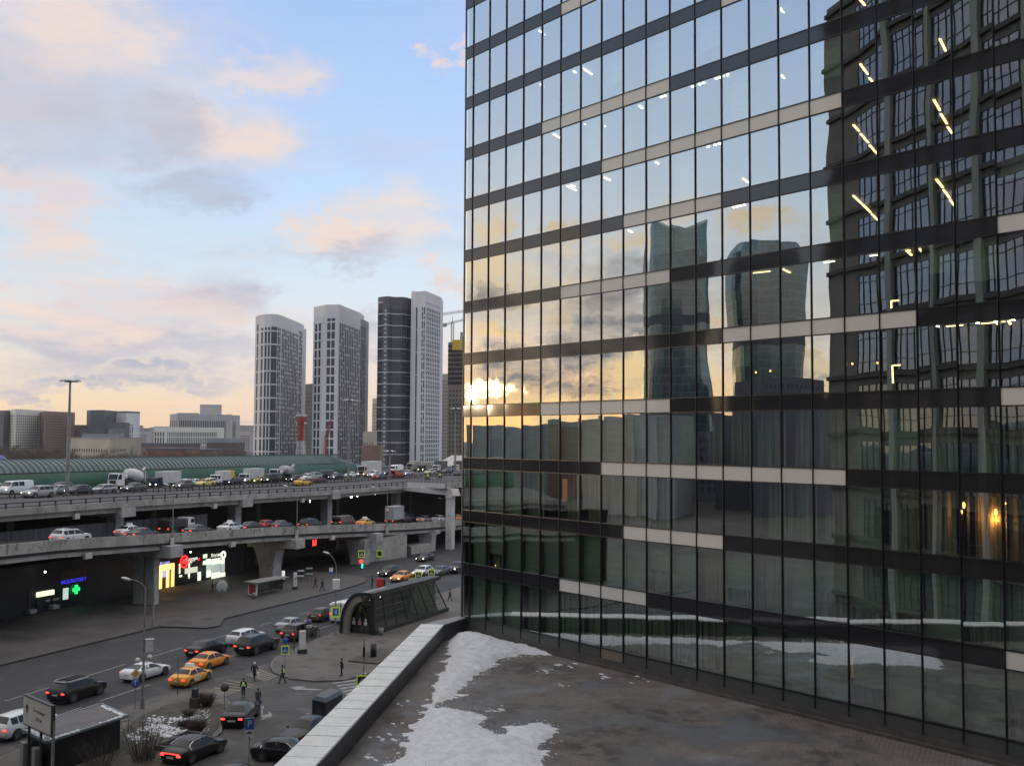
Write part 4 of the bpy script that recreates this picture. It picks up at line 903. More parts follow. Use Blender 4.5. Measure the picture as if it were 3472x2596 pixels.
# little lamps under the upper deck
m_ul = emis('underdeck_lamp_white', (1.0, 0.98, 0.90), 9.0); m_uly = emis('underdeck_lamp_yellow', (1.0, 0.85, 0.42), 9.0)
def zc_(x, y): return (760+x/5.25, 1560+y/5.25)
def zd_(x, y): return (1160+x/5.25, 1560+y/5.25)
for q, tt, rr, mm, lb in [(zc_(670, 732), 106, 0.19, m_uly, 'yellowish lamp under the upper deck above the white taxi'), (zc_(1527, 740), 108, 0.12, m_ul, 'faint lamp under the upper deck left of the middle pier'), ((380+1762/5.25, 1560+800/5.25), 104.5, 0.16, m_ul, 'lamp under the upper deck nearest the corrugated screen'),
                      (zc_(2098, 645), 106, 0.15, m_ul, 'lamp under the upper deck just right of a pier cap'), (zd_(165, 650), 107, 0.24, m_ul, 'brightest oblong lamp under the upper deck'), (zd_(272, 640), 110, 0.13, m_ul, 'dim lamp beside the oblong lamp'), (zd_(585, 598), 108, 0.19, m_ul, 'white lamp beside the slender lamp post under the upper deck'), (zd_(902, 598), 109, 0.24, m_uly, 'large yellow lamp under the deck near the cross beam')]:
    p = onT(q[0], q[1], tt); o = MB().sph(p, rr, 10, 6, (1, 1, 0.8)).tube(p, p+Vector((0, 0, 1.0)), 0.03, 0.03, 5).build('deck_lamp', mm); tag(o, lb, 'lamp', 'small lamps hanging in the dark under the upper deck')
# ================================================================== vehicles
def paint(name, col, rough=0.30, coat=0.25):
    m = principled(name, col, rough, 0.0, 0.3, coat=coat)
    m.node_tree.nodes['Principled BSDF'].inputs['Coat Roughness'].default_value = 0.08
    return m
PC = {'black': paint('black_paint', (0.010, 0.010, 0.012)), 'white': paint('white_paint', (0.62, 0.63, 0.65)), 'silver': paint('silver_paint', (0.30, 0.31, 0.33)), 'grey': paint('grey_paint', (0.085, 0.088, 0.095)),
      'taxi': paint('taxi_yellow_paint', (0.72, 0.33, 0.03)), 'orange': paint('orange_paint', (0.72, 0.25, 0.03)), 'yellow': paint('pale_yellow_paint', (0.62, 0.50, 0.13)), 'navy': paint('navy_paint', (0.018, 0.025, 0.055)),
      'red': paint('red_paint', (0.30, 0.02, 0.02)), 'maroon': paint('maroon_paint', (0.09, 0.02, 0.02)), 'brown': paint('brown_paint', (0.07, 0.045, 0.035)), 'beige': paint('beige_paint', (0.45, 0.40, 0.32)), 'green': paint('green_paint', (0.02, 0.06, 0.04))}
m_cg = principled('car_glass', (0.006, 0.007, 0.009), 0.06, 0.0, 0.35); m_tyre = principled('tyre_rubber', (0.012, 0.012, 0.012), 0.8); m_rim = principled('alloy_rim', (0.20, 0.20, 0.21), 0.3, 0.8)
m_trim = principled('black_trim', (0.015, 0.015, 0.015), 0.5); m_hl = emis('headlight_on', (1.0, 0.84, 0.55), 7.0); m_hlw = emis('headlight_white', (1.0, 0.95, 0.86), 7.0); m_tl = emis('taillight_on', (1.0, 0.05, 0.035), 2.6)
m_tloff = principled('taillight_lens', (0.25, 0.012, 0.012), 0.25); m_hloff = principled('headlight_lens', (0.45, 0.45, 0.45), 0.15); m_plate = principled('number_plate', (0.55, 0.55, 0.55), 0.5); m_chrome = principled('chrome_strip', (0.6, 0.6, 0.6), 0.15, 1.0)
# stations: x, z_bottom, z_shoulder, z_top, half width sill, half width shoulder, half width top
KIND = {
 'sedan': dict(st=[(2.27,.36,.55,.62,.50,.60,.40),(2.14,.24,.62,.70,.72,.78,.58),(1.75,.20,.73,.81,.84,.875,.66),(1.02,.20,.84,.93,.86,.90,.70),(0.28,.20,.90,1.37,.87,.90,.60),(-0.25,.20,.91,1.43,.87,.90,.61),(-1.0,.20,.93,1.38,.87,.90,.58),(-1.66,.20,.95,1.05,.86,.89,.66),(-2.08,.22,.90,1.00,.80,.85,.62),(-2.24,.30,.80,.90,.66,.74,.52),(-2.28,.38,.62,.70,.60,.66,.46)],
              side=[(-0.33, 0.86), (-1.40, -0.43)], ws=(0.95, 0.33), rw=(-1.05, -1.60), wb=1.33, wr=.33),
 'coupe': dict(st=[(2.35,.36,.52,.58,.50,.60,.40),(2.22,.24,.60,.68,.74,.80,.58),(1.8,.20,.74,.81,.86,.90,.66),(0.95,.20,.84,.92,.88,.92,.70),(0.15,.20,.90,1.32,.88,.92,.58),(-0.35,.20,.92,1.37,.88,.92,.58),(-1.0,.20,.96,1.30,.89,.93,.55),(-1.80,.20,.96,1.04,.88,.92,.62),(-2.15,.24,.90,.99,.82,.86,.60),(-2.32,.34,.70,.80,.70,.76,.50)],
              side=[(-0.55, 0.80), (-1.42, -0.62)], ws=(0.88, 0.20), rw=(-1.05, -1.72), wb=1.40, wr=.35),
 'suv': dict(st=[(2.38,.42,.66,.76,.56,.64,.46),(2.24,.30,.84,.93,.80,.86,.64),(1.8,.27,.95,1.03,.90,.94,.74),(1.15,.27,1.02,1.12,.92,.95,.76),(0.45,.27,1.06,1.62,.92,.95,.66),(-0.3,.27,1.07,1.70,.92,.95,.68),(-1.85,.27,1.10,1.66,.92,.95,.66),(-2.24,.28,1.08,1.20,.90,.94,.74),(-2.36,.34,.90,1.02,.84,.88,.70),(-2.40,.42,.66,.76,.78,.82,.66)],
              side=[(-0.28, 1.00), (-1.22, -0.36), (-1.85, -1.30)], ws=(1.08, 0.50), rw=(-1.88, -2.20), wb=1.42, wr=.37),
 'hatch': dict(st=[(2.05,.36,.58,.66,.52,.60,.40),(1.92,.24,.68,.76,.74,.80,.58),(1.55,.20,.78,.86,.84,.87,.68),(0.98,.20,.86,.96,.86,.88,.70),(0.28,.20,.92,1.43,.86,.88,.60),(-0.3,.20,.93,1.50,.86,.88,.61),(-1.45,.20,.97,1.44,.86,.88,.58),(-1.92,.22,.97,1.06,.84,.86,.66),(-2.06,.30,.80,.90,.74,.80,.58)],
              side=[(-0.30, 0.84), (-1.05, -0.38), (-1.52, -1.12)], ws=(0.92, 0.33), rw=(-1.48, -1.86), wb=1.28, wr=.32),
 'wagon': dict(st=[(2.32,.36,.56,.63,.52,.60,.40),(2.18,.24,.64,.72,.74,.80,.58),(1.8,.20,.75,.83,.84,.88,.68),(1.10,.20,.85,.95,.86,.90,.70),(0.38,.20,.91,1.40,.87,.90,.60),(-0.25,.20,.92,1.46,.87,.90,.61),(-1.75,.20,.96,1.42,.87,.90,.60),(-2.22,.22,.95,1.04,.84,.87,.66),(-2.32,.32,.78,.88,.74,.80,.58)],
              side=[(-0.30, 0.92), (-1.15, -0.38), (-1.85, -1.22)], ws=(1.03, 0.43), rw=(-1.80, -2.16), wb=1.36, wr=.33),
 'van': dict(st=[(2.50,.38,.66,.80,.60,.70,.52),(2.38,.28,.92,1.05,.86,.90,.70),(2.0,.26,1.12,1.24,.93,.95,.78),(1.35,.26,1.22,1.95,.94,.96,.76),(0.9,.26,1.22,2.02,.94,.96,.80),(-2.35,.26,1.22,2.05,.94,.96,.80),(-2.48,.30,1.18,1.98,.92,.94,.78),(-2.5,.36,1.1,1.7,.9,.92,.78)],
              side=[(0.35, 1.75), (-0.75, 0.22)], ws=(1.95, 1.42), rw=None, wb=1.55, wr=.36),
 'cargovan': dict(st=[(2.75,.38,.66,.80,.60,.70,.52),(2.62,.28,.92,1.05,.86,.92,.70),(2.2,.26,1.15,1.28,.96,.98,.78),(1.5,.26,1.28,2.20,.97,1.0,.80),(1.1,.26,1.30,2.42,.97,1.0,.84),(-2.65,.26,1.30,2.48,.97,1.0,.84),(-2.78,.30,1.25,2.42,.95,.98,.82),(-2.8,.36,1.1,2.0,.93,.95,.82)],
              side=[(0.75, 1.95)], ws=(2.14, 1.58), rw=None, wb=1.75, wr=.37)}
def sect(s_):
    x, zb, zs, zt, w0, w1, w2 = s_
    if zt-zs < .16: w2 = max(w2, w1*.88)
    return [(x, w0*.9, zb), (x, w0, zb+.13*(zs-zb)/.6), (x, w1, zb+(zs-zb)*.55), (x, w1*.975, zs), (x, w2+.0, zt-.045), (x, w2*.80, zt), (x, 0, zt+.018)]
def lerp3(a, b_, k): return tuple(a[i]+(b_[i]-a[i])*k for i in range(3))
def at_sec(K, x):
    S_ = K['st']
    for a, b_ in zip(S_[:-1], S_[1:]):
        if b_[0] <= x <= a[0]:
            k = (a[0]-x)/(a[0]-b_[0]); A, B = sect(a), sect(b_); return [lerp3(p, q, k) for p, q in zip(A, B)]
MESH = {}
def kind_meshes(kind):
    if kind in MESH: return MESH[kind]
    K = KIND[kind]; S_ = K['st']; D = {}
    # refine stations for a rounder shell
    xs = []
    for a, b_ in zip(S_[:-1], S_[1:]): xs += [a[0], (a[0]*.5+b_[0]*.5)]
    xs.append(S_[-1][0])
    secs = [at_sec(K, x) for x in xs]; b = MB(); v = []; n = 13
    for q in secs: v += [(p[0], p[1], p[2]) for p in q[:6]]+[q[6]]+[(p[0], -p[1], p[2]) for p in reversed(q[:6])]
    fs = [(i*n+j, i*n+(j+1) % n, (i+1)*n+(j+1) % n, (i+1)*n+j) for i in range(len(xs)-1) for j in range(n)]
    b.add(v, fs, True); b.add(v[:n], [tuple(range(n-1, -1, -1))]); b.add(v[-n:], [tuple(range(n))])
    me = b.mesh('body', PC['black'])
    bm = bmesh.new(); bm.from_mesh(me); bmesh.ops.remove_doubles(bm, verts=bm.verts, dist=1e-4); bmesh.ops.recalc_face_normals(bm, faces=bm.faces)
    for e_ in bm.edges:
        if len(e_.link_faces) == 2 and e_.calc_face_angle(0) > R(42): e_.smooth = False
    for f in bm.faces: f.smooth = True
    bm.to_mesh(me); bm.free(); D['body'] = me
    def side_win(x0, x1, sg):
        b = MB(); m_ = 5; up_, lo_ = [], []
        for i in range(m_+1):
            q = at_sec(K, x0+(x1-x0)*i/m_); a, c = q[3], q[4]
            p, r_ = lerp3(a, c, .10), lerp3(a, c, .90)
            lo_.append((p[0], sg*(p[1]+.010), p[2])); up_.append((r_[0], sg*(r_[1]+.010), r_[2]))
        b.add(lo_+up_, [(i, i+1, m_+2+i, m_+1+i) for i in range(m_)], True); return b
    D['side'] = [side_win(x0, x1, sg).mesh('side_window', m_cg) for x0, x1 in K['side'] for sg in (1, -1)]
    def top_win(xa, xb, up_):
        b = MB(); A, B = at_sec(K, xa), at_sec(K, xb); v = []
        for q in (A, B):
            v += [(q[4][0], q[4][1]*.93, q[4][2]+.03), (q[5][0], q[5][1]*.9, q[5][2]+.016), (q[6][0], 0, q[6][2]+.012), (q[5][0], -q[5][1]*.9, q[5][2]+.016), (q[4][0], -q[4][1]*.93, q[4][2]+.03)]
        b.add(v, [(i, i+1, 6+i, 5+i) for i in range(4)], True); return b
    D['ws'] = top_win(*K['ws'], 1).mesh('windscreen', m_cg)
    if K['rw']: D['rw'] = top_win(*K['rw'], 1).mesh('rear_window', m_cg)
    else:
        q = S_[-3]; xr = S_[-1][0]-.004; b = MB(); b.box(xr-.02, xr, -.62, -.06, 1.25, q[3]-.35); b.box(xr-.02, xr, .06, .62, 1.25, q[3]-.35); D['rw'] = b.mesh('rear_window', m_cg)
    r_ = K['wr']; b = MB(); b.lathe([(r_*.55, -.10), (r_*.93, -.10), (r_, -.06), (r_, .06), (r_*.93, .10), (r_*.62, .105)], 18, Matrix.Rotation(PI/2, 4, 'X')); D['tyre'] = b.mesh('tyre', m_tyre)
    b = MB(); Mx = Matrix.Rotation(PI/2, 4, 'X'); b.lathe([(.001, .085), (r_*.64, .10)], 14, Mx, False); b.lathe([(.001, -.085), (r_*.64, -.10)], 14, Mx, False)
    for i in range(5):
        a = i*2*PI/5; 
        for sg in (-1, 1): b.beam((0, sg*.10, 0), (math.cos(a)*r_*.6, sg*.10, math.sin(a)*r_*.6), .05, .03, Vector((0, 1, 0)))
    D['rim'] = b.mesh('rim', m_rim)
    b = MB()
    for sx in (1, -1):
        for sy in (1, -1):
            w_ = at_sec(K, sx*K['wb'])[2][1]+.006
            b.tube((sx*K['wb'], sy*(w_-.30), r_+.02), (sx*K['wb'], sy*w_, r_+.02), r_+.06, r_+.06, 18)
    D['arch'] = b.mesh('wheel_arch', m_trim)
    f = at_sec(K, S_[1][0]-.02); g = at_sec(K, S_[-2][0]+.04)
    D['fz'] = f[3][2]-.07; D['fy'] = f[3][1]-.17; D['fx'] = S_[1][0]+.0; D['rz'] = g[3][2]-.09; D['ry'] = g[3][1]-.13; D['rx'] = S_[-2][0]-.02
    lb = MB(); lb.sph((0, 0, 0), .12, 10, 6, (1.0, 1.35, .72)); D['lamp'] = lb.mesh('headlight', m_hl)
    tb = MB(); tb.bbox(-.06, .06, -.15, .15, -.055, .055, .03); D['tail'] = tb.mesh('taillight', m_tl)
    pb = MB(); pb.box(-.015, .015, -.26, .26, -.055, .055); D['plate'] = pb.mesh('number_plate', m_plate)
    mb_2 = MB(); mb_2.sph((0, 0, 0), .10, 8, 5, (.8, 1.2, .8)); D['mirror'] = mb_2.mesh('mirror', m_trim)
    b = MB(); b.box(S_[-2][0]+.1, S_[1][0]-.1, -.7, .7, .14, .24); D['floor'] = b.mesh('underbody', m_trim)
    MESH[kind] = D; return D
def setmat(o, m):
    if o.material_slots: o.material_slots[0].link = 'OBJECT'; o.material_slots[0].material = m
CARN = {'sedan': 'sedan_car', 'coupe': 'coupe_car', 'suv': 'suv_car', 'hatch': 'hatchback_car', 'wagon': 'estate_car', 'van': 'passenger_van', 'cargovan': 'cargo_van'}
def car(kind, col, P, rz, label, cat, group, front=None, rear=None, sign=None, sc=1.06, extra=None, slope=0.0):
    D = kind_meshes(kind); K = KIND[kind]
    t_ = thing(CARN[kind], label, cat, P, rz, group); t_.scale = (sc, sc, sc)
    if slope: t_.rotation_euler = (0, slope, rz)
    def add(me, nm, loc=(0, 0, 0), m=None, par_=t_, r_=0):
        o = onemesh(me, nm, par_, loc, r_)
        if m: setmat(o, m)
        return o
    add(D['body'], 'body', m=PC[col]); add(D['ws'], 'windscreen'); add(D['rw'], 'rear_window'); add(D['floor'], 'underbody'); add(D['arch'], 'wheel_arch')
    for q in D['side']: add(q, 'side_window')
    for sx in (1, -1):
        for sy in (1, -1):
            y = sy*(at_sec(K, sx*K['wb'])[2][1]-.085)
            wh = add(D['tyre'], 'wheel', (sx*K['wb'], y, K['wr'])); wh.name = 'wheel'; add(D['rim'], 'rim', par_=wh)
    for sy in (1, -1):
        add(D['lamp'], 'headlight', (D['fx'], sy*D['fy'], D['fz']), {None: m_hloff, 'y': m_hl, 'w': m_hlw}[front])
        add(D['tail'], 'taillight', (D['rx'], sy*D['ry'], D['rz']), m_tl if rear else m_tloff)
        add(D['mirror'], 'mirror', (K['ws'][0]-.15, sy*(at_sec(K, K['ws'][0]-.15)[3][1]+.09), at_sec(K, K['ws'][0]-.15)[3][2]+.06), PC[col] if col in ('white', 'taxi', 'orange') else None)
    add(D['plate'], 'number_plate', (K['st'][-1][0]-.012, 0, D['rz']-.14)); add(D['plate'], 'number_plate', (K['st'][0][0]+.012, 0, D['fz']-.16))
    zt = max(q[3] for q in K['st'])
    if sign:
        b = MB(); v = [(-.16, -.42, zt+.02), (.16, -.42, zt+.02), (.16, .42, zt+.02), (-.16, .42, zt+.02), (-.09, -.38, zt+.30), (.06, -.38, zt+.30), (.06, .38, zt+.30), (-.09, .38, zt+.30)]
        b.add([(x-.25, y, z) for x, y, z in v], [(0,3,2,1),(4,5,6,7),(0,1,5,4),(1,2,6,5),(2,3,7,6),(3,0,4,7)])
        b.build('roof_sign', principled('taxi_sign_white', (0.75, 0.76, 0.80), 0.4) if 'taxi_sign_white' not in MATS else MATS['taxi_sign_white'], t_)
    if extra: extra(t_, K, zt)
    return t_
AWAY, TOW = ANG, ANG+PI
def wheels_pose(r_, f, z=0.0, half=0.86):
    a, e_ = at(*r_, z), at(*f, z); d = (e_-a).normalized(); nl = Vector((-d.y, d.x, 0))
    mid = (a+e_)/2
    side = 1 if (mid+nl-CAM).length > (mid-CAM).length else -1
    return mid+nl*half*side, math.atan2(d.y, d.x)
SG = 'cars driving and waiting on the street below'
def scar(kind, col, r_, f, label, cat='car', group=SG, **kw):
    p, a = wheels_pose(r_, f)
    if kw.pop('snap', None): a = AWAY
    return car(kind, col, p, a, label, cat, group, **kw)
def ex_bentley(t_, K, zt):
    b = MB(); b.box(-1.45, .25, -.50, .50, zt+.012, zt+.03); b.build('sunroof', m_cg, t_)
    b = MB()
    for sy in (-1, 1): b.beam((.35, sy*.70, zt-.09), (-1.75, sy*.68, zt-.06), .16, .10)
    b.beam((-1.9, -.55, zt-.07), (-1.9, .55, zt-.07), .25, .05)
    b.build('silver_roof_frame', PC['silver'], t_)
def ex_rails(t_, K, zt):
    b = MB()
    for sy in (-1, 1): b.beam((.3, sy*.62, zt+.03), (-1.7, sy*.62, zt+.02), .05, .05)
    b.build('roof_rail', m_chrome, t_)
def ex_chrome(t_, K, zt):
    b = MB()
    for sy in (-1, 1):
        pts = []
        for x in (.9, .6, .28, -.25, -.9, -1.2, -1.42):
            q = at_sec(K, x); p = lerp3(q[3], q[4], .95); pts.append((p[0], sy*(p[1]+.02), p[2]))
        for x in (-1.42, -.4, .9):
            q = at_sec(K, x); p = lerp3(q[3], q[4], .03); pts.append((p[0], sy*(p[1]+.02), p[2]))
        for a, e_ in zip(pts[:-1], pts[1:]): b.beam(a, e_, .035, .035)
    b.build('window_trim', m_chrome, t_)
def ex_checker(t_, K, zt):
    b = MB()
    for sy in (-1, 1):
        y = sy*(K['st'][4][5]+.012)
        for i, (x, z) in enumerate([(-.75, .55), (-.45, .75), (-.35, .45), (-.05, .62), (-.75, .78)]): b.cbox((x, y, z), (.26, .01, .20), 0, 0, R(45 if i % 2 else 30))
    b.build('side_graphic', m_chrome if False else principled('graphic_white', (.6, .6, .6), .4) if 'graphic_white' not in MATS else MATS['graphic_white'], t_)
def ex_strip(t_, K, zt):
    b = MB(); b.box(-2.305, -2.27, -.68, .68, .80, .87); b.build('rear_light_bar', m_tl, t_); ex_chrome(t_, K, zt)
scar('suv', 'black', (240, 2383), (339, 2352), 'black coupe-like suv with silver roof frame and glass sunroof alone in the second lane', rear=1, extra=ex_bentley, sc=1.08)
scar('coupe', 'white', (480, 2310), (556, 2287), 'white coupe driving away just behind the double globe lamp post', rear=1, sc=1.08)
scar('sedan', 'taxi', (646, 2328), (706, 2303), 'yellow taxi with white roof sign and chequered side nearest the crosswalk', 'taxi', rear=1, sign=1, extra=ex_checker, sc=1.05)
scar('sedan', 'orange', (706.6, 2271.8), (766.8, 2251), 'plain orange sedan without roof sign ahead of the yellow taxi', rear=1, sc=1.05)
scar('sedan', 'black', (683, 2231), (763, 2208), 'black sedan in the far lane beside the orange sedan', rear=1, snap=1, sc=1.1)
scar('suv', 'black', (864.9, 2219.6), (926.6, 2200.6), 'large black suv with roof rails beside the white hatchback', rear=1, extra=ex_rails, sc=1.12)
scar('wagon', 'white', (826, 2190), (890, 2168), 'white estate car half hidden behind the large black suv', rear=None, snap=1, sc=1.08)
scar('sedan', 'silver', (982, 2146), (1040, 2126), 'silver sedan waiting left of the metro pavilion', rear=None, snap=1)
scar('suv', 'brown', (1001, 2176), (1076, 2152), 'dark brown suv at the kerb behind the white advertising pillar', rear=1, snap=1, sc=1.05)
scar('hatch', 'brown', (1098, 2108), (1134, 2095), 'dull brown hatchback with lit tail lights left of the white van', rear=1, snap=1)
scar('cargovan', 'white', (1166, 2114), (1236, 2090), 'tall white cargo van half hidden by the curved metro pavilion', 'van', rear=1, snap=1, sc=1.0)
scar('suv', 'white', (66, 2503), (150, 2476), 'white car with lit tail lights partly hidden by the pale direction board', rear=1, snap=1)
OG = 'cars coming towards the camera beyond the crossing'
for kd, cl, r_, f, lb, kw in [('sedan', 'black', (1471, 1898), (1442, 1904), 'black sedan with four lamps lit, farthest up the oncoming carriageway', dict(front='w')),
        ('wagon', 'black', (1352, 1946), (1319, 1955), 'black estate car with headlights on beside the orange oncoming taxi', dict(front='w')), ('sedan', 'orange', (1393, 1964), (1362, 1972), 'orange oncoming taxi just above the pavilion roof', dict(front='y')),
        ('hatch', 'white', (1467, 1946), (1432, 1955), 'white hatchback with dark bonnet coming towards the crossing', dict(front='y')), ('sedan', 'grey', (1521, 1946), (1490, 1953), 'grey oncoming car half hidden by the right end of the pavilion roof', dict(front=None)),
        ('suv', 'navy', (1580, 1936), (1548, 1944), 'dark blue oncoming suv next to the glass building corner', dict(front='y'))]:
    p, a = wheels_pose(r_, f); car(kd, cl, p, TOW, lb, 'car', OG, **kw)
PG = 'dark cars standing in the side street'
def pcar(kind, r_, f, lb, axle=False, **kw):
    if axle:
        a, e_ = at(*r_), at(*f); p = (a+e_)/2; an = math.atan2(e_.y-a.y, e_.x-a.x)
    else: p, an = wheels_pose(r_, f)
    return car(kind, 'black', p, an, lb, 'car', PG, **kw)
pcar('sedan', (796, 2462), (838, 2424), 'black sedan with red tail lights turning out behind the parking sign', True, rear=1, sc=1.1)
pcar('sedan', (648, 2591), (740, 2552), 'long black sedan with a red light bar and chrome window line by the garden', rear=1, extra=ex_strip, sc=1.12)
pcar('sedan', (910, 2583), (992, 2588), 'black sedan with chrome window frames cut off by the white coping', rear=None, extra=ex_chrome, sc=1.02)
pcar('sedan', (1098, 2492), (1043, 2520), 'black car showing only its bonnet beside the dark kiosk', front=None, sc=1.08)
pcar('sedan', (790, 2690), (860, 2680), 'dark car whose roof just shows at the bottom edge of the picture', rear=None)
# ------------------------------------------------ lorries
m_tank = varied('drum_paint', (0.42, 0.43, 0.43), (0.52, 0.52, 0.52), 1.2, 0.5, obj=True); m_cargo = varied('cargo_box_white', (0.42, 0.43, 0.42), (0.50, 0.50, 0.49), 0.8, 0.5, obj=True); m_cargo2 = varied('cargo_box_dull', (0.30, 0.27, 0.25), (0.36, 0.33, 0.31), 0.6, 0.6, obj=True)
def wheel_at(t_, x, y, r_, nm='wheel'):
    b = MB(); b.lathe([(r_*.5, -.14), (r_, -.14), (r_, .14), (r_*.5, .14), (.001, .08)], 16, Matrix.Rotation(PI/2, 4, 'X')); b.lathe([(.001, -.08), (r_*.5, -.14)], 16, Matrix.Rotation(PI/2, 4, 'X'))
    o = b.build('wheel', m_tyre, t_, loc=(x, y, r_)); c = MB(); c.lathe([(.001, .15), (r_*.45, .145)], 10, Matrix.Rotation(PI/2, 4, 'X')); c.lathe([(.001, -.15), (r_*.45, -.145)], 10, Matrix.Rotation(PI/2, 4, 'X')); c.build('rim', m_rim, o)
def cab(t_, x0, x1, w_, z0, z1, m, front='y'):
    b = MB(); zc = z0+(z1-z0)*.48
    prof = [(x0, z0), (x1, z0), (x1+.02, zc), (x1-.28, z1-.08), (x1-.42, z1), (x0, z1)]
    n = len(prof); v = [(x, -w_, z) for x, z in prof]+[(x, w_, z) for x, z in prof]
    b.add(v, [(i, (i+1) % n, n+(i+1) % n, n+i) for i in range(n)]+[tuple(range(n-1, -1, -1)), tuple(range(n, 2*n))]); b.build('cab', m, t_)
    q = MB(); q.add([(x1+.035, -w_*.86, zc+.03), (x1+.035, w_*.86, zc+.03), (x1-.25, w_*.86, z1-.13), (x1-.25, -w_*.86, z1-.13)], [(0, 1, 2, 3)]); q.build('windscreen', m_cg, t_)
    for sy in (-1, 1):
        q = MB(); y = sy*(w_+.01); q.add([(x1-.10, y, zc+.05), (x1-.35, y, z1-.2), (x1-.95, y, z1-.2), (x1-.95, y, zc+.05)], [(0, 1, 2, 3)]); q.build('side_window', m_cg, t_)
        h = MB(); h.sph((x1+.04, sy*w_*.72, z0+.28), .13, 8, 6, (.7, 1.2, .9)); h.build('headlight', {'y': m_hl, 'w': m_hlw, None: m_hloff}[front], t_)
        r_ = MB(); r_.beam((x1-.05, sy*(w_+.16), zc+.1), (x1-.05, sy*(w_+.16), zc+.65), .12, .16, Vector((1, 0, 0))); r_.build('mirror', m_trim, t_)
    g = MB(); g.box(x1+.0, x1+.045, -w_*.6, w_*.6, z0+.35, zc-.12); g.build('grille', m_trim, t_)
    g = MB(); g.bbox(x1-.1, x1+.12, -w_*.98, w_*.98, z0-.18, z0+.12, .04); g.build('bumper', m_trim, t_)
def box_truck(P, rz, label, group, cabm='white', boxm=None, L=6.2, H=2.9, front='y', rear=None, band=None, sc=1.0, big=False):
    t_ = thing('box_truck', label, 'truck', P, rz, group); t_.scale = (sc,)*3; w_ = 1.05 if not big else 1.22
    x1 = L/2; cl = 1.55 if not big else 1.9; z0 = .55; ct = 2.15 if not big else 3.0
    cab(t_, x1-cl, x1, w_*.96, z0, ct, PC[cabm], front)
    b = MB(); b.bbox(-L/2, x1-cl-.12, -w_, w_, .95, .95+H-(.95 if not big else .35), .05); b.build('cargo_box', boxm or m_cargo, t_)
    if band:
        b = MB(); b.bbox(-L/2-.02, -L/2+1.25, -w_-.02, w_+.02, 1.3, .97+H-.95, .05); b.build('rear_panel', band, t_)
    b = MB(); b.box(-L/2+.1, x1-.3, -.45, .45, .55, .94); b.build('chassis', m_trim, t_)
    for x in ((x1-.75, -L/2+1.1) if not big else (x1-.9, -L/2+1.0, -L/2+2.3, .8)):
        for sy in (-1, 1): wheel_at(t_, x, sy*(w_-.16), .42 if not big else .5)
    for sy in (-1, 1):
        b = MB(); b.box(-L/2-.04, -L/2, sy*w_*.75-.14, sy*w_*.75+.14, .70, .86); b.build('taillight', m_tl if rear else m_tloff, t_)
    return t_
def mixer(P, rz, label, group, clean=True, sc=1.0):
    t_ = thing('concrete_mixer', label, 'concrete mixer', P, rz, group); t_.scale = (sc,)*3
    cab(t_, 2.7, 4.4, 1.18, .75, 2.95, PC['white'], None)
    b = MB(); b.box(-4.3, 3.0, -.5, .5, .7, 1.05); b.box(-4.0, 2.3, -1.1, 1.1, .95, 1.08); b.build('chassis', m_trim, t_)
    M = Matrix.Translation((-1.35, 0, 2.35)) @ Matrix.Rotation(R(-14), 4, 'Y') @ Matrix.Rotation(R(-90), 4, 'Y')
    b = MB(); b.lathe([(.001, -2.55), (.75, -2.5), (1.02, -1.7), (1.22, -.6), (1.22, .4), (1.0, 1.4), (.62, 2.3), (.5, 2.45)], 24, M); b.build('drum', m_tank if clean else varied('dirty_drum_paint', (0.20, 0.20, 0.19), (0.42, 0.42, 0.40), 1.0, 0.6, obj=True), t_)
    b = MB(); b.lathe([(1.08, 1.18), (1.12, 1.18), (1.10, 1.32), (1.06, 1.32)], 24, M); b.build('drum_ring', m_trim, t_)
    if clean:
        q = MB()
        for i in range(9): 
            a = i*2*PI/9; q.cbox((-.2+.42*math.cos(a), -1.215, 2.55+.30*math.sin(a)), (.17, .03, .13))
        q.build('drum_emblem', principled('emblem_blue', (.06, .14, .35), .5), t_)
    b = MB(); M2 = Matrix.Translation((2.05, 0, 2.25)) @ Matrix.Rotation(R(90), 4, 'X'); b.lathe([(.001, -1.0), (.45, -.95), (.45, .95), (.001, 1.0)], 16, M2); b.build('water_tank', m_tank, t_)
    b = MB(); b.box(1.3, 2.0, -.7, .7, 1.1, 1.9); b.build('pump_unit', m_trim, t_)
    b = MB(); b.beam((-3.6, 0, 3.05), (-4.5, 0, 1.9), .7, .12); b.beam((-3.5, -.5, 1.1), (-3.7, -.3, 3.3), .12, .12); b.beam((-3.5, .5, 1.1), (-3.7, .3, 3.3), .12, .12); b.beam((-3.3, 0, 3.3), (-3.95, 0, 3.9), .6, .1); b.build('chute', m_conc3, t_)
    for x in (3.3, 1.6, -2.2, -3.4):
        for sy in (-1, 1): wheel_at(t_, x, sy*.98, .5)
    return t_
# ------------------------------------------------ upper deck
HG = 'traffic packed on the far carriageway of the upper highway'; NG = 'vehicles on the near carriageway of the upper highway'
def upos(x, y):
    P = onU(x, y)+NV*0.85; s_, t_ = st(P)
    if t_ > 136.5 and x < 1300:          # stay on the far lanes, along the same sight line
        k = (136.5-0)/t_; P = S(s_*k, 136.5); P.z = ZU(s_*k)
    return P
def uc(kind, col, x, y, lb, front=None, group=HG, rz=TOW, cat='car', dy=0, **kw): return car(kind, col, upos(x, y), rz, lb, cat, group, front=front, **kw)
uc('van', 'white', 67, 1676, 'white passenger van with amber headlights, leftmost on the highway', 'y', cat='van')
uc('suv', 'silver', 145, 1687, 'silver suv just behind the white passenger van', 'y')
uc('sedan', 'silver', 210, 1675, 'small silver sedan partly behind the tall mast, nearer row')
uc('wagon', 'grey', 214, 1665, 'grey estate car in the back row partly behind the tall mast')
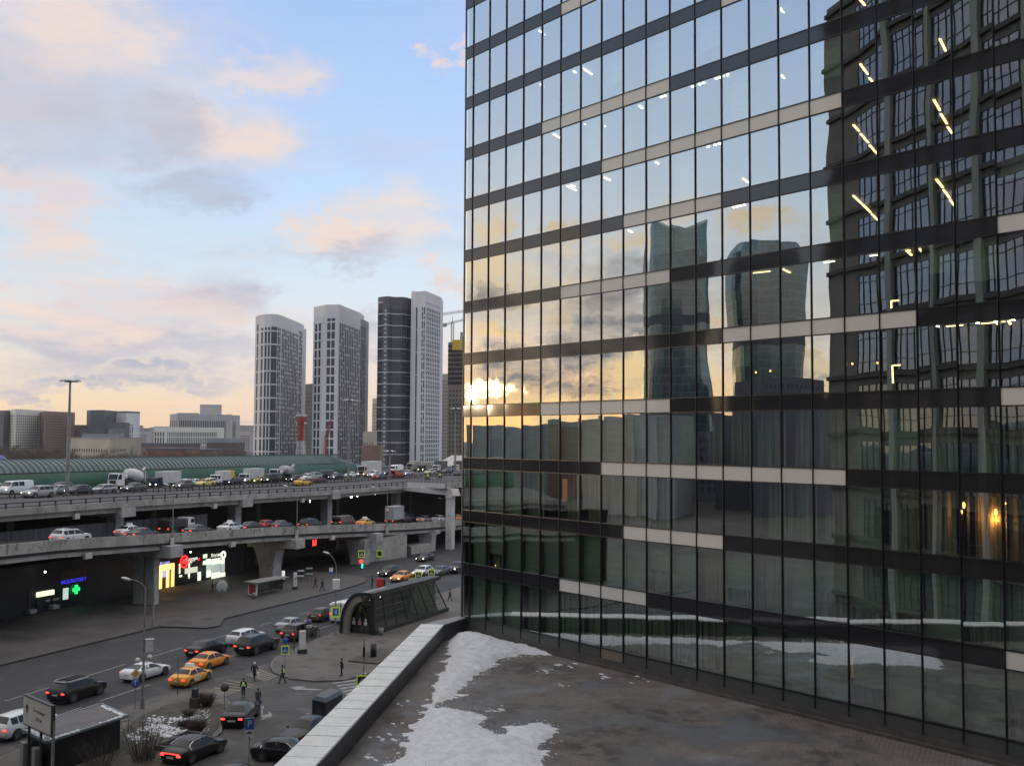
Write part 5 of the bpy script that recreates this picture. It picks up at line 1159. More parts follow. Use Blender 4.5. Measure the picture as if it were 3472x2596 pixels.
uc('hatch', 'navy', 278, 1677, 'dark blue hatchback just right of the tall mast', 'w')
uc('wagon', 'silver', 362, 1673, 'silver estate car in front of the first concrete mixer', 'w')
mixer(upos(452, 1648), TOW, 'concrete mixer with clean white drum and blue round emblem', HG)
uc('sedan', 'grey', 466, 1665, 'low dark sedan with one bright headlight below the clean mixer drum', 'w')
box_truck(upos(572, 1653), TOW, 'delivery lorry with dark blue cab and long white box', HG, 'navy', None, 7.2, 3.3, 'w', sc=.95)
uc('hatch', 'grey', 635, 1655, 'dark hatchback under the white box of the blue lorry', 'w')
uc('hatch', 'white', 633, 1640, 'white car peeping out behind the long white lorry box')
uc('sedan', 'white', 668, 1644, 'white sedan between the lorry box and the cream sedan')
uc('sedan', 'yellow', 706, 1648, 'cream yellow sedan with white front in the near row')
uc('wagon', 'white', 718, 1639, 'white estate car behind the cream yellow sedan')
box_truck(upos(764, 1643), TOW, 'small white lorry with yellow rear panel', HG, 'white', None, 5.6, 2.9, None, band=principled('yellow_panel', (.62, .36, .03), .5))
uc('sedan', 'navy', 802, 1642, 'dark sedan with white headlights behind the yellow-ended lorry', 'w')
box_truck(upos(863, 1637), TOW, 'white box lorry with plain white box and one amber headlight', HG, 'white', None, 6.6, 3.2, 'y')
uc('sedan', 'yellow', 886, 1637, 'bright yellow sedan in the near row below the plain white lorry', 'y')
uc('van', 'black', 931, 1638, 'black van in front of the dirty concrete mixer', 'y', cat='van')
mixer(upos(973, 1624), TOW, 'concrete mixer with grey dirty drum', HG, False, sc=.98)
uc('wagon', 'black', 1010, 1632, 'black estate car with glaring white headlights above the orange highway taxi', 'w')
uc('hatch', 'white', 1048, 1623, 'pale hatchback right of the dirty mixer')
uc('suv', 'silver', 1072, 1622, 'pale blue suv with amber headlights before the black van', 'y')
uc('van', 'black', 1112, 1621, 'black van near the middle of the queue, left of the second tall mast', None, cat='van')
uc('hatch', 'white', 1135, 1616, 'white car in the back row by the end of the green gallery', 'w')
uc('sedan', 'navy', 1150, 1624, 'dark blue sedan with white headlights left of the second mast', 'w')
uc('sedan', 'white', 1198, 1613, 'white sedan just right of the second tall mast')
t_ = box_truck(upos(1262, 1611), TOW, 'large articulated lorry with beige cab and long white trailer', HG, 'beige', None, 9.5, 3.6, 'y', big=True, sc=.95)
uc('sedan', 'white', 1278, 1616, 'white taxi with roof sign and yellow headlights below the long trailer', 'y', cat='taxi', sign=1)
uc('hatch', 'navy', 1318, 1611, 'dark hatchback with amber headlights behind the white highway taxi', 'y')
uc('cargovan', 'white', 1350, 1606, 'white high-roof van among lit headlights above the red van', 'y', cat='van')
uc('hatch', 'grey', 1368, 1611, 'grey hatchback with white headlights behind the red van', 'w')
uc('sedan', 'silver', 1390, 1612, 'silver sedan with white headlights right of the red van', 'w')
box_truck(upos(1412, 1598), TOW, 'brown tarpaulin lorry in the far row', HG, 'beige', m_cargo2, 7.5, 3.2, None, big=True, sc=.85)
box_truck(upos(1448, 1599), TOW, 'dull lorry with two yellow headlights', HG, 'brown', m_cargo2, 5.5, 3.0, 'y')
uc('hatch', 'beige', 1465, 1608, 'pinkish white hatchback above the motorcyclists')
box_truck(upos(1500, 1600), TOW, 'lorry with white cab roof and dark grey box', HG, 'white', principled('dark_box', (.08, .08, .085), .5), 6.4, 3.4, None)
uc('sedan', 'navy', 1522, 1604, 'dark blue sedan below the dark grey lorry box')
box_truck(upos(1562, 1598), TOW, 'lorry with white cab next to the glass building corner', HG, 'white', principled('dark_box2', (.06, .055, .055), .5), 6.0, 3.3, None)
def npos(x, y): return onU(x, y)+NV*0.8
car('sedan', 'taxi', npos(1038, 1646), AWAY, 'orange highway taxi with white roof sign heading away', 'taxi', NG, rear=None, sign=1)
car('sedan', 'maroon', npos(1091, 1636), AWAY, 'dark maroon sedan heading away in front of the orange highway taxi', 'car', NG, rear=None)
car('sedan', 'grey', npos(1297, 1625), AWAY, 'dark sedan with one red tail light on the near carriageway', 'car', NG, rear=1)
car('van', 'red', npos(1356, 1621), AWAY, 'dark red van at the join with the merging ramp', 'van', NG, rear=None)
car('hatch', 'grey', npos(1566, 1612), AWAY, 'grey hatchback on the merging deck by the building corner', 'car', NG, rear=None)
# ------------------------------------------------ lower ramp
LG = 'cars heading away along the lower ramp'
def lc(kind, col, x, y, lb, cat='car', rear=1, dt=0.85, **kw): return car(kind, col, onL(x, y)+NV*dt, AWAY, lb, cat, LG, rear=rear, **kw)
lc('suv', 'white', 259, 1842, 'white suv alone at the left end of the lower ramp', rear=1, extra=ex_rails)
lc('sedan', 'white', 460, 1818, 'white taxi with roof sign and coloured doors on the lower ramp', 'taxi', sign=1)
lc('sedan', 'grey', 500, 1826, 'dark sedan hidden to its windows behind the ramp parapet')
box_truck(onL(618, 1806)+NV*1.0, AWAY, 'dark flat lorry with small white cab on the ramp', LG, 'white', principled('dark_load', (.03, .028, .028), .6), 5.6, 2.0, None, rear=1)
lc('sedan', 'grey', 686, 1813, 'grey sedan with both tail lights glaring on the ramp')
lc('sedan', 'white', 798, 1804, 'white taxi with tall roof sign above the first ramp pier cap', 'taxi', sign=1, rear=None)
lc('sedan', 'black', 867, 1800, 'black sedan with one red light behind the second white ramp taxi')
lc('hatch', 'red', 920, 1794, 'red hatchback amid three red lights on the ramp')
lc('sedan', 'grey', 968, 1794, 'dark grey sedan right of the red hatchback')
lc('suv', 'black', 1069, 1792, 'black suv with one bright red light midway along the ramp')
lc('van', 'brown', 1180, 1788, 'brown minivan on the ramp before the yellow taxi', 'van')
lc('sedan', 'taxi', 1253, 1784, 'yellow taxi with white roof sign on the lower ramp', 'taxi', sign=1)
box_truck(onL(1360, 1775)+NV*1.1, AWAY, 'lorry with pale grey box on the lower ramp', LG, 'grey', varied('greyish_box', (.30, .31, .33), (.36, .37, .38), .5), 6.0, 3.6, None, rear=1)
lc('suv', 'navy', 1404, 1771, 'dark suv ahead of the pale grey lorry on the ramp', rear=None)
lc('sedan', 'silver', 1453, 1771, 'silver sedan near the tall outer column on the ramp')
lc('hatch', 'white', 1503, 1770, 'pale hatchback glowing red just left of the outer column')
lc('hatch', 'orange', 1562, 1768, 'orange hatchback right of the outer column on the ramp')
# ================================================================== street furniture
def zab(P, y):                          # height at which the vertical over P is seen at photo row y
    lo, hi = -5.0, 80.0
    for _ in range(40):
        m = (lo+hi)/2; d = Vector((P.x, P.y, m))-CAM
        if 1298-F_*d.dot(UX)/d.dot(fw) > y: lo = m
        else: hi = m
    return lo
m_pole = varied('galvanised_pole', (0.16, 0.155, 0.15), (0.24, 0.235, 0.23), 1.0, 0.5); m_poled = principled('dark_pole', (0.045, 0.045, 0.048), 0.5)
m_lh = principled('lamp_head_shell', (0.55, 0.56, 0.58), 0.35); m_globe = principled('opal_globe', (0.62, 0.56, 0.44), 0.25)
m_sw = principled('sign_white', (0.62, 0.62, 0.64), 0.4); m_sb = principled('sign_blue', (0.03, 0.10, 0.42), 0.4); m_sy = principled('fluorescent_yellow_green', (0.55, 0.75, 0.05), 0.5, emit=(0.5, 0.7, 0.05), es_=0.10)
m_sk = principled('sign_black', (0.015, 0.016, 0.02), 0.5); m_sr = principled('sign_red', (0.45, 0.03, 0.03), 0.4); m_so = principled('sign_orange', (0.70, 0.32, 0.02), 0.4); m_pur = principled('sign_purple', (0.16, 0.08, 0.26), 0.5)
m_back = principled('sign_back_grey', (0.10, 0.10, 0.105), 0.5)
def facing(P, az=None):                # yaw so that local -Y looks at the camera
    return math.atan2(P.y-CAM.y, P.x-CAM.x)-PI/2 if az is None else az
def lamp(base, y_top, head, label, arm_pts=None, extra=None, z0=0.14, r0=.11, group='street lamps with a curved arm', mp=None, cat='street lamp'):
    P = at(*base, z0) if isinstance(base, tuple) else base
    t_ = thing('street_lamp', label, cat, P, 0, group); t_.rotation_euler = (0, 0, facing(P)); mp = mp or m_pole
    h = zab(P, y_top)-P.z; dep = (P-CAM).dot(fw); k = dep/F_
    hx, hy = head; d0 = Vector((P.x, P.y, P.z+h))-CAM; px0 = 1736+F_*d0.dot(RX)/d0.dot(fw)
    ax = (hx-px0)*k; az_ = (y_top-hy)*k
    b = MB(); b.tube((0, 0, 0), (0, 0, h), r0, r0*.55, 10); b.tube((0, 0, 0), (0, 0, .9), r0*1.7, r0*1.5, 10); b.build('pole', mp, t_)
    b = MB(); pts = [(0, 0, h)]+[(ax*(1-math.cos(a)), 0, h+az_*math.sin(a)) for a in (R(15), R(30), R(45), R(60), R(78))]; 
    pts = [(0, 0, h)]+[(ax*(s_**1.5), 0, h+az_*(1-(1-s_)**1.6)) for s_ in (.15, .3, .5, .7, .9)]
    b.path(pts, r0*.42, 6); b.build('arm', mp, t_)
    b = MB(); b.sph((0, 0, 0), .5*1.0, 12, 8, (.80, .34, .26)); o = b.build('lamp_head', m_lh, t_, loc=(ax, 0, h+az_)); o.rotation_euler = (0, R(18), 0)
    if extra: extra(t_, h, k)
    return t_
def globes(t_, h, k, zs, dx=.62, r_=.27):
    for sx, z in zip((-1, 1), zs):
        b = MB(); b.path([(0, 0, z-.35), (sx*dx*.6, 0, z-.45), (sx*dx, 0, z-.3)], .03); b.build('bracket', m_pole, t_); b = MB(); b.sph((sx*dx, 0, z), r_, 14, 10); b.build('globe_lamp', m_globe, t_)
def ex_l1(t_, h, k):
    P = t_.location; zc = zab(P, 2188)-P.z; globes(t_, h, k, (zab(P, 2236)-P.z, zab(P, 2228)-P.z), .36*1.0+.1, .21)
    b = MB(); b.box(.12, .72, -.10, .10, zc-.48, zc+.46); b.box(.08, .78, -.14, .14, zc+.46, zc+.54); c = b.build('clock_box', m_sw, t_)
    b = MB(); b.beam((.42, -.115, zc), (.53, -.115, zc-.12), .03, .02, Vector((0, 1, 0))); b.beam((.42, -.115, zc), (.34, -.115, zc+.06), .03, .02, Vector((0, 1, 0)))
    for i in range(12):
        a = i*PI/6; b.cbox((.42+.25*math.sin(a), -.112, zc+.36*math.cos(a)), (.03, .012, .03))
    b.build('clock_hands', m_sk, c)
lamp((483, 2400), 1995, (430, 1959), 'tall street lamp with curved arm, square clock and two globes by the garden', extra=ex_l1)
def board(t_, name, x0, x1, z0, z1, y=-.06, m=None, th=.03, par_=None):
    b = MB(); b.box(x0, x1, y-th, y, z0, z1); return b.build(name, m, par_ or t_)
def ped_sign(t_, z, s_=.42, x=0.0, y=-.06):
    f = board(t_, 'sign_frame', x-s_*1.28, x+s_*1.28, z-s_*1.4, z+s_*1.4, y, m_sy); board(t_, 'sign_panel', x-s_*.95, x+s_*.95, z-s_*1.05, z+s_*1.05, y-.03, m_sk if s_ > .3 else m_sb, .012, f)
    b = MB(); b.add([(x-s_*.72, y-.048, z-s_*.62), (x+s_*.72, y-.048, z-s_*.62), (x, y-.048, z+s_*.72)], [(0, 1, 2)]); b.build('triangle', m_sw, f)
    b = MB(); yy = y-.056
    for a, c, w_ in [((0, .42), (0, .0), .14), ((0, .0), (-.22, -.5), .11), ((0, .0), (.20, -.5), .11), ((-.22, .08), (.22, .2), .08)]: b.beam((x+a[0]*s_, yy, z+a[1]*s_), (x+c[0]*s_, yy, z+c[1]*s_), w_*s_, .006, Vector((0, 1, 0)))
    b.build('walking_figure', m_sk, f); return f
def ex_l2(t_, h, k):
    P = t_.location; globes(t_, h, k, (zab(P, 2050)-P.z, zab(P, 2046)-P.z), .50, .25); z = zab(P, 1979)-P.z
    b = MB(); b.bbox(-.40, .40, -.30, .30, z-.55, z+.55, .06); b.build('control_box', m_sw, t_)
    z = zab(P, 2073)-P.z; f = board(t_, 'sign_frame', -.5, .5, z-.62, z+.62, -.12, m_sy); board(t_, 'sign_panel', -.33, .33, z-.42, z+.42, -.15, m_sb, .012, f)
    b = MB(); b.beam((.05, -.17, z-.3), (.05, -.17, z+.3), .09, .01, Vector((0, 1, 0))); b.beam((.05, -.17, z-.02), (-.2, -.17, z+.02), .08, .01, Vector((0, 1, 0))); b.build('bus_symbol', m_sw, f)
lamp((1137, 2153), 1925, (1106, 1873), 'tall street lamp with white box, globes and square blue sign left of the pavilion', extra=ex_l2)
for x, yb, hd, yt, lb in [(587, 1850, (565, 1642), 1658, 'ramp lamp above the first pier cap, beside the blue cab lorry'), (993, 1826, (969, 1647), 1664, 'ramp lamp midway, above the second pier cap'), (1287, 1812, (1266, 1651), 1668, 'ramp lamp carrying a round speed sign'), (1506, 1778, (1492, 1689), 1697, 'short ramp lamp beside the tall outer column'), (10, 1862, (-6, 1638), 1648, 'ramp lamp cut by the left picture edge')]:
    d = ray(x, yb); P = CAM+d*(92.6/d.dot(NV)); s_, _ = st(P); P = S(s_, tL(s_)-.25, ZL(s_)+.1)
    def exr(t_, h, k, on=(x == 1287)):
        b = MB(); b.cbox((0, 0, -.6), (.5, .5, 1.3)); b.build('bracket', m_conc3, t_)
        if on:
            z = zab(t_.location, 1729)-t_.location.z; M = Matrix.Translation((0, -.1, z)) @ Matrix.Rotation(PI/2, 4, 'X')
            b = MB(); b.lathe([(.001, .02), (.36, .02), (.36, 0)], 20, M); q = b.build('speed_sign', m_sw, t_); b = MB(); b.lathe([(.28, .03), (.37, .03), (.37, .0), (.28, .03)], 20, M); b.build('red_ring', m_sr, q)
    lamp(P, yt, hd, lb, extra=exr, r0=.085, group='lamps standing on the edge of the ramp')
P = at(519, 2121, .14); t_ = thing('utility_pole', 'bare grey pole in front of the twin ramp pier', 'pole', P); b = MB(); b.tube((0, 0, 0), (0, 0, 6.6), .10, .08, 10); b.tube((0, 0, 0), (0, 0, 1.0), .2, .17, 10); b.build('pole', m_pole, t_)
# high masts on the highway median
def mast(x, yb, yt, label, group='tall floodlight masts'):
    P = onU(x, yb); s_ = st(P)[0]; P = CAM+(ray(x, yb)*(121.7/ray(x, yb).dot(NV))); P = Vector((P.x, P.y, ZU(st(P)[0])))
    t_ = thing('floodlight_mast', label, 'mast', P, 0, group); h = zab(P, yt)-P.z
    b = MB(); b.tube((0, 0, 0), (0, 0, h), .34, .14, 12); b.build('mast_tube', m_pole, t_)
    b = MB(); b.lathe([(.3, h-.3), (.95, h-.25), (.95, h-.1), (.3, h)], 14); b.build('crown_ring', m_poled, t_)
    for i in range(6):
        a = i*PI/3; b = MB(); b.cbox((1.25*math.cos(a), 1.25*math.sin(a), h-.05), (.6, .36, .22), a, 0, R(20)); b.beam((.5*math.cos(a), .5*math.sin(a), h-.15), (1.2*math.cos(a), 1.2*math.sin(a), h-.1), .08, .08); b.build('floodlight', m_lh, t_)
mast(227, 1682, 1289, 'tallest floodlight mast, standing on the highway at the left'); mast(1181, 1616, 1356, 'floodlight mast in front of the second white tower'); mast(1543, 1602, 1384, 'floodlight mast next to the glass building corner'); mast(1321, 1595, 1528, 'short mast before the dark curved tower')
# posts with signs
def post(base, y_top, label, cat='road sign', z0=.14, r_=.035, mp=None, nm='road_sign'):
    P = at(*base, z0); t_ = thing(nm, label, cat, P, facing(P)); h = zab(P, y_top)-P.z
    b = MB(); b.tube((0, 0, 0), (0, 0, h), r_, r_, 8); b.build('post', mp or m_pole, t_); return t_, P, h
def disc(t_, nm, z, r_, m, y=-.05, par_=None):
    b = MB(); b.lathe([(.001, .02), (r_, .02), (r_, 0)], 22, Matrix.Translation((0, y, z)) @ Matrix.Rotation(PI/2, 4, 'X')); return b.build(nm, m, par_ or t_)
t_, P, h = post((457, 2402), 2268, 'orange and white diamond sign above a round blue arrow sign', 'road sign')
z = zab(P, 2282)-P.z; f = MB(); f.cbox((0, -.06, z), (.60, .03, .60), 0, 0, R(45)); f = f.build('diamond_sign', m_sw, t_); q = MB(); q.cbox((0, -.085, z), (.40, .02, .40), 0, 0, R(45)); q.build('diamond_centre', m_so, f)
z = zab(P, 2314)-P.z; f = disc(t_, 'round_sign', z, .34, m_sb); q = MB(); q.beam((0, -.085, z-.22), (0, -.085, z+.14), .055, .01, Vector((0, 1, 0))); q.add([(-.11, -.09, z+.10), (.11, -.09, z+.10), (0, -.09, z+.26)], [(0, 1, 2)]); q.build('arrow', m_sw, f)
t_, P, h = post((843, 2622), 2434, 'blue parking sign with two white plates by the side street', z0=.02)
z = zab(P, 2452)-P.z; f = board(t_, 'parking_sign', -.29, .29, z-.38, z+.38, -.05, m_sb); board(t_, 'white_edge', -.31, .31, z-.40, z+.40, -.03, m_sw)
text_mesh('P', .62, m_sw, 'letter', f, Matrix(((1, 0, 0, 0), (0, 0, -1, -.085), (0, 1, 0, z), (0, 0, 0, 1))))
for yy, w_ in ((2480, 0), (2500, 1)):
    z = zab(P, yy)-P.z; f = board(t_, 'plate_sign', -.29, .29, z-.19, z+.19, -.05, m_sw); q = MB()
    if w_: q.beam((-.05, -.09, z+.12), (0, -.09, z-.1), .03, .01, Vector((0, 1, 0))); q.beam((0, -.09, z-.1), (.12, -.09, z-.12), .03, .01, Vector((0, 1, 0))); q.beam((-.02, -.09, z+.02), (.09, -.09, z+.02), .03, .01, Vector((0, 1, 0)))
    else: q.beam((-.2, -.09, z-.05), (.16, -.09, z-.05), .07, .01, Vector((0, 1, 0))); q.beam((-.08, -.09, z+.02), (.1, -.09, z+.02), .06, .01, Vector((0, 1, 0)))
    q.build('pictogram', m_sk, f)
t_, P, h = post((966, 2278), 2155, 'square crosswalk sign with yellow-green frame under a round blue sign'); ped_sign(t_, zab(P, 2202)-P.z, .30); f = disc(t_, 'round_sign', zab(P, 2170)-P.z, .28, m_sb)
t_, P, h = post((1232, 2378), 2166, 'crosswalk sign half cut by the white coping, under a slim signal pole', z0=0, r_=.05); ped_sign(t_, zab(P, 2307)-P.z, .36, -.15); b = MB(); z = zab(P, 2207)-P.z; b.bbox(-.1, .1, -.18, .02, z-.42, z+.42, .03); b.build('signal_head', m_sk, t_)
t_, P, h = post((1225, 1948), 1865, 'traffic light showing red and green below a crosswalk sign at the far crossing', 'traffic light', z0=0, r_=.06, nm='traffic_light')
ped_sign(t_, zab(P, 1877)-P.z, .42); b = MB(); z = zab(P, 1908)-P.z; b.bbox(-.22, .22, -.3, .0, z-1.0, z+.6, .05); b.build('signal_head', m_sk, t_)
b = MB(); b.sph((-.08, -.32, zab(P, 1902)-P.z), .33, 12, 8, (1, .4, 1)); b.build('red_light', emis('signal_red', (1.0, .06, .03), 2.2), t_)
for yy in (1914, 1921): b = MB(); b.sph((.12, -.32, zab(P, yy)-P.z), .17, 10, 6, (1, .4, 1)); b.build('green_light', emis('signal_green', (.02, .9, .5), 2.0) if 'signal_green' not in MATS else MATS['signal_green'], t_)
P2 = onT(1250, 1905, 93.5); t_ = thing('hanging_sign', 'white panel and yellow-framed sign on a bracket before the abutment wall', 'road sign', P2, facing(P2)); b = MB(); b.tube((-1.6, 0, 0), (.9, 0, .7), .04, .04, 6); b.build('bracket', m_pole, t_)
b = MB(); b.box(.15, 1.15, -.06, -.02, .25, 1.35); b.build('white_panel', m_sw, t_); f = board(t_, 'sign_frame', 1.4, 2.5, .9, 2.2, -.06, m_sy); board(t_, 'sign_panel', 1.6, 2.3, 1.15, 1.95, -.09, m_sk, .012, f)
b = MB(); b.tube((.65, 0, -4.0), (.65, 0, .9), .05, .05, 6); b.build('post', m_pole, t_)
for (x, y, yb, lb) in [(1462, 1941, 2010, 'right crosswalk sign seen above the pavilion roof'), (1418, 1949, 2018, 'left crosswalk sign above the pavilion roof in front of the white hatchback')]:
    t_, P, h = post((x, yb), y-14, lb); ped_sign(t_, zab(P, y)-P.z, .36)
t_, P, h = post((1046.6, 2178), 2096, 'round purple-looking no-stopping sign with white plate behind the advertising pillar'); disc(t_, 'round_sign', zab(P, 2106)-P.z, .30, m_pur); z = zab(P, 2122)-P.z; f = board(t_, 'plate_sign', -.30, .30, z-.13, z+.13, -.05, m_sw); b = MB(); b.beam((-.2, -.09, z), (.2, -.09, z), .07, .01, Vector((0, 1, 0))); b.build('pictogram', m_sk, f)
t_, P, h = post((997, 2204), 2120, 'plain dark post left of the advertising pillar', 'post', r_=.06, mp=m_poled)
t_, P, h = post((602, 2353), 2226, 'thin post with a sign seen edge-on beside the yellow taxi', 'road sign', mp=m_poled); z = zab(P, 2260)-P.z; b = MB(); b.cbox((0, 0, z), (.05, .6, .6)); b.build('sign_back', m_back, t_)
t_, P, h = post((760, 2424), 2312, 'post with the dark back of a round sign at the garden corner', mp=m_pole); f = disc(t_, 'sign_back', zab(P, 2329)-P.z, .34, m_back, -.03)
t_, P, h = post((950, 2120), 2096, 'low blue sign by the kerb behind the no-stopping sign', 'road sign')if False else (None, None, None)
t_, P, h = post((1122, 1968), 1924, 'small blue and white bus stop sign on the plaza edge', 'road sign'); z = zab(P, 1932)-P.z; board(t_, 'white_plate', -.3, .3, z-.25, z+.4, -.05, m_sw); board(t_, 'blue_plate', -.3, .3, z-.6, z-.27, -.05, m_sb)
# direction board bottom left
bz = 3.05; A = atD(82, 2447, 70.0); tdir = Vector((math.cos(R(187.5)), math.sin(R(187.5)), 0))*-1
t_ = thing('direction_board', 'pale direction board on two posts reading 3-е кольцо 250 м with an up arrow', 'road sign', (A.x, A.y, 0), math.atan2(tdir.y, tdir.x))
zb0 = A.z; d2 = ray(177, 2490); n_ = Vector((-tdir.y, tdir.x, 0)); Bp = CAM+d2*((A-CAM).dot(n_)/d2.dot(n_)); W_ = (Bp-A).dot(tdir); H_ = zab(A, 2354)-zb0
b = MB(); b.bbox(0, W_, -.10, .10, zb0, zb0+H_, .03); brd = b.build('board', varied('aged_white_board', (.52, .49, .42), (.60, .57, .50), 1.0, .5, obj=True), t_)
b = MB(); b.box(-.04, W_+.04, -.13, .13, zb0+H_, zb0+H_+.07); b.box(-.04, W_+.04, -.13, .13, zb0-.06, zb0); b.box(W_, W_+.10, -.13, .13, zb0-.06, zb0+H_+.07); b.build('board_frame', m_poled, t_)
def onb(u, v): return Matrix(((1, 0, 0, u*W_), (0, 0, -1, -.106), (0, 1, 0, zb0+H_*v), (0, 0, 0, 1)))
text_mesh('3-е кольцо', H_*.19, m_sk, 'lettering', brd, onb(.57, .62)); text_mesh('250 м', H_*.19, m_sk, 'lettering', brd, onb(.57, .34))
b = MB(); b.box(W_*.13, W_*.17, -.115, -.10, zb0+H_*.44, zb0+H_*.66); b.add([(W_*.09, -.112, zb0+H_*.60), (W_*.21, -.112, zb0+H_*.60), (W_*.15, -.112, zb0+H_*.76)], [(0, 1, 2)]); b.build('arrow', m_sk, brd)
for u in (.19, .62): b = MB(); b.beam((W_*u, .0, 0), (W_*u, .0, zb0), .14, .14, Vector((1, 0, 0))); b.build('post', m_poled, t_)
b = MB(); b.beam((W_+.06, .05, 0), (W_+.06, .05, zb0+H_*.5), .16, .16, Vector((1, 0, 0))); b.build('post', m_pole, t_)
# kiosk with flat icy roof
Bc = at(398, 2557, .14); hk = zab(Bc, 2449); rc = [at(342, 2389.5, hk), at(430.7, 2430.5, hk), at(158, 2519, hk), at(76, 2477, hk)]
t_ = thing('kiosk', 'dark kiosk with a flat grey icy roof at the lower left', 'kiosk', (Bc.x, Bc.y, 0), 0)
def lk(p): return (p.x-Bc.x, p.y-Bc.y)
cen = sum((Vector(p) for p in rc), Vector((0, 0, 0)))/4
b = MB(); b.prism([lk(p) for p in rc], hk-.02, hk+.14); rf = b.build('roof', varied('tar_roof', (.075, .066, .064), (.11, .10, .098), .9, .6), t_)
b = MB()
for p, q_ in zip(rc, rc[1:]+rc[:1]): b.beam(Vector((*lk(p), hk+.10)), Vector((*lk(q_), hk+.10)), .16, .16)
b.build('roof_edge', principled('zinc_edge', (.13, .16, .165), .4), t_)
b = MB(); gr = random.Random(5)
for (i, a, c, n) in [(0, .12, .95, 60), (1, .0, .33, 40), (1, .62, .98, 60), (2, .2, .9, 40)]:
    for _ in range(n):
        u = a+(c-a)*gr.random(); p = rc[i].lerp(rc[(i+1) % 4], u); p = p.lerp(cen, gr.uniform(.015, .10)); r_ = gr.uniform(.06, .20)
        b.sph((p.x-Bc.x, p.y-Bc.y, hk+.15), r_, 6, 3, (1.3, 1.0, .16))
b.build('roof_ice', m_snow, rf)
wl = [Vector(p).lerp(cen, .13) for p in rc]
b = MB(); b.prism([lk(p) for p in wl], .14, hk-.02); b.build('kiosk_wall', principled('black_kiosk_panel', (.012, .012, .015), .35), t_)
b = MB(); q0, q1 = wl[1], wl[0]
for z in (hk-.25, hk-1.0): b.beam(Vector((*lk(q0.lerp(rc[1], 1.3)), z)), Vector((*lk(q0), z)), .03, .03)
e0 = q0.lerp(rc[1], 1.25); b.beam(Vector((*lk(e0), hk-1.05)), Vector((*lk(e0), hk-.1)), .03, .03, EV); e1 = e0.lerp(rc[0], .3); b.beam(Vector((*lk(e1), hk-1.05)), Vector((*lk(e1), hk-.1)), .03, .03, EV); b.beam(Vector((*lk(e0), hk-1.0)), Vector((*lk(e1), hk-1.0)), .03, .03)
b.build('side_bracket', m_poled, t_)
b = MB(); pa, pb = at(103, 2535, .14), at(165, 2596, .14); 
for u, w_ in ((.15, .5), (.62, .45)): p = rc[3].lerp(rc[2], u); b.prism([(p.x-Bc.x+w_*a, p.y-Bc.y+w_*c) for a, c in ((-.8, -.5), (.8, -.5), (.8, .5), (-.8, .5))], .14, hk-.6)
b.build('poster_cabinet', principled('pale_cabinet', (.22, .21, .20), .5), t_)
# dark cabin beside the coping
c0, c1 = at(1057.6, 2449, 0), at(1087, 2461, 0); hc = zab(c0, 2358); e1 = (c1-c0).normalized(); dpt = Vector((-e1.y, e1.x, 0)); dpt = dpt if dpt.dot(c0-CAM) > 0 else -dpt
p1 = at(1103, 2369, hc); Wc = (p1-at(1057.6, 2358, hc)).length; ang = math.atan2(e1.y, e1.x); p3 = at(1160, 2339, hc); Dc = (p3-p1).length; dv = (Vector((p3.x-p1.x, p3.y-p1.y, 0))).normalized(); ev = Vector(((p1-at(1057.6, 2358, hc)).x, (p1-at(1057.6, 2358, hc)).y, 0)).normalized()
t_ = thing('cabin', 'black cubic cabin with chamfered roof beside the white coping', 'cabin', (c0.x, c0.y, 0), 0)
m_cab = principled('black_cabin_panel', (.014, .016, .020), .3); o0 = Vector((0, 0, 0)); pts = [o0, ev*Wc, ev*Wc+dv*Dc, dv*Dc]
b = MB(); b.prism([xy(p) for p in pts], 0, hc-.28); pi_ = [o0+(ev+dv)*.18, ev*(Wc-.18)+dv*.18, ev*(Wc-.18)+dv*(Dc-.18), ev*.18+dv*(Dc-.18)]
v = [(p.x, p.y, hc-.28) for p in pts]+[(p.x, p.y, hc) for p in pi_]; b.add(v, [(i, (i+1) % 4, 4+(i+1) % 4, 4+i) for i in range(4)]+[(4, 5, 6, 7)]); b.build('cabin_wall', m_cab, t_)
b = MB(); v = [(p.x, p.y, hc+.01) for p in pi_]; b.add(v, [(0, 1, 2, 3)]); b.build('roof', varied('grey_cabin_roof', (.065, .07, .08), (.09, .095, .105), .8, .5), t_)
nf = -dv; b = MB(); q0, q1 = ev*Wc*.27+nf*.02, ev*Wc*.68+nf*.02; b.add([(q0.x, q0.y, .25), (q1.x, q1.y, .25), (q1.x, q1.y, hc-.55), (q0.x, q0.y, hc-.55)], [(0, 1, 2, 3)]); b.build('door', principled('dark_door_glass', (.035, .037, .042), .15), t_)
b = MB(); q = ev*Wc*.5+nf*.45; b.cbox((q.x, q.y, .12), (1.5, .6, .22), math.atan2(ev.y, ev.x)); b.build('step', m_conc, t_)
b = MB(); b.sph((-.7, .1, .28), .34, 10, 6, (1.2, .9, .8)); o = b.build('snow_heap', m_snow, None); o.location = (c0.x, c0.y, 0); tag(o, 'little heap of dirty snow beside the black cabin', 'snow heap')
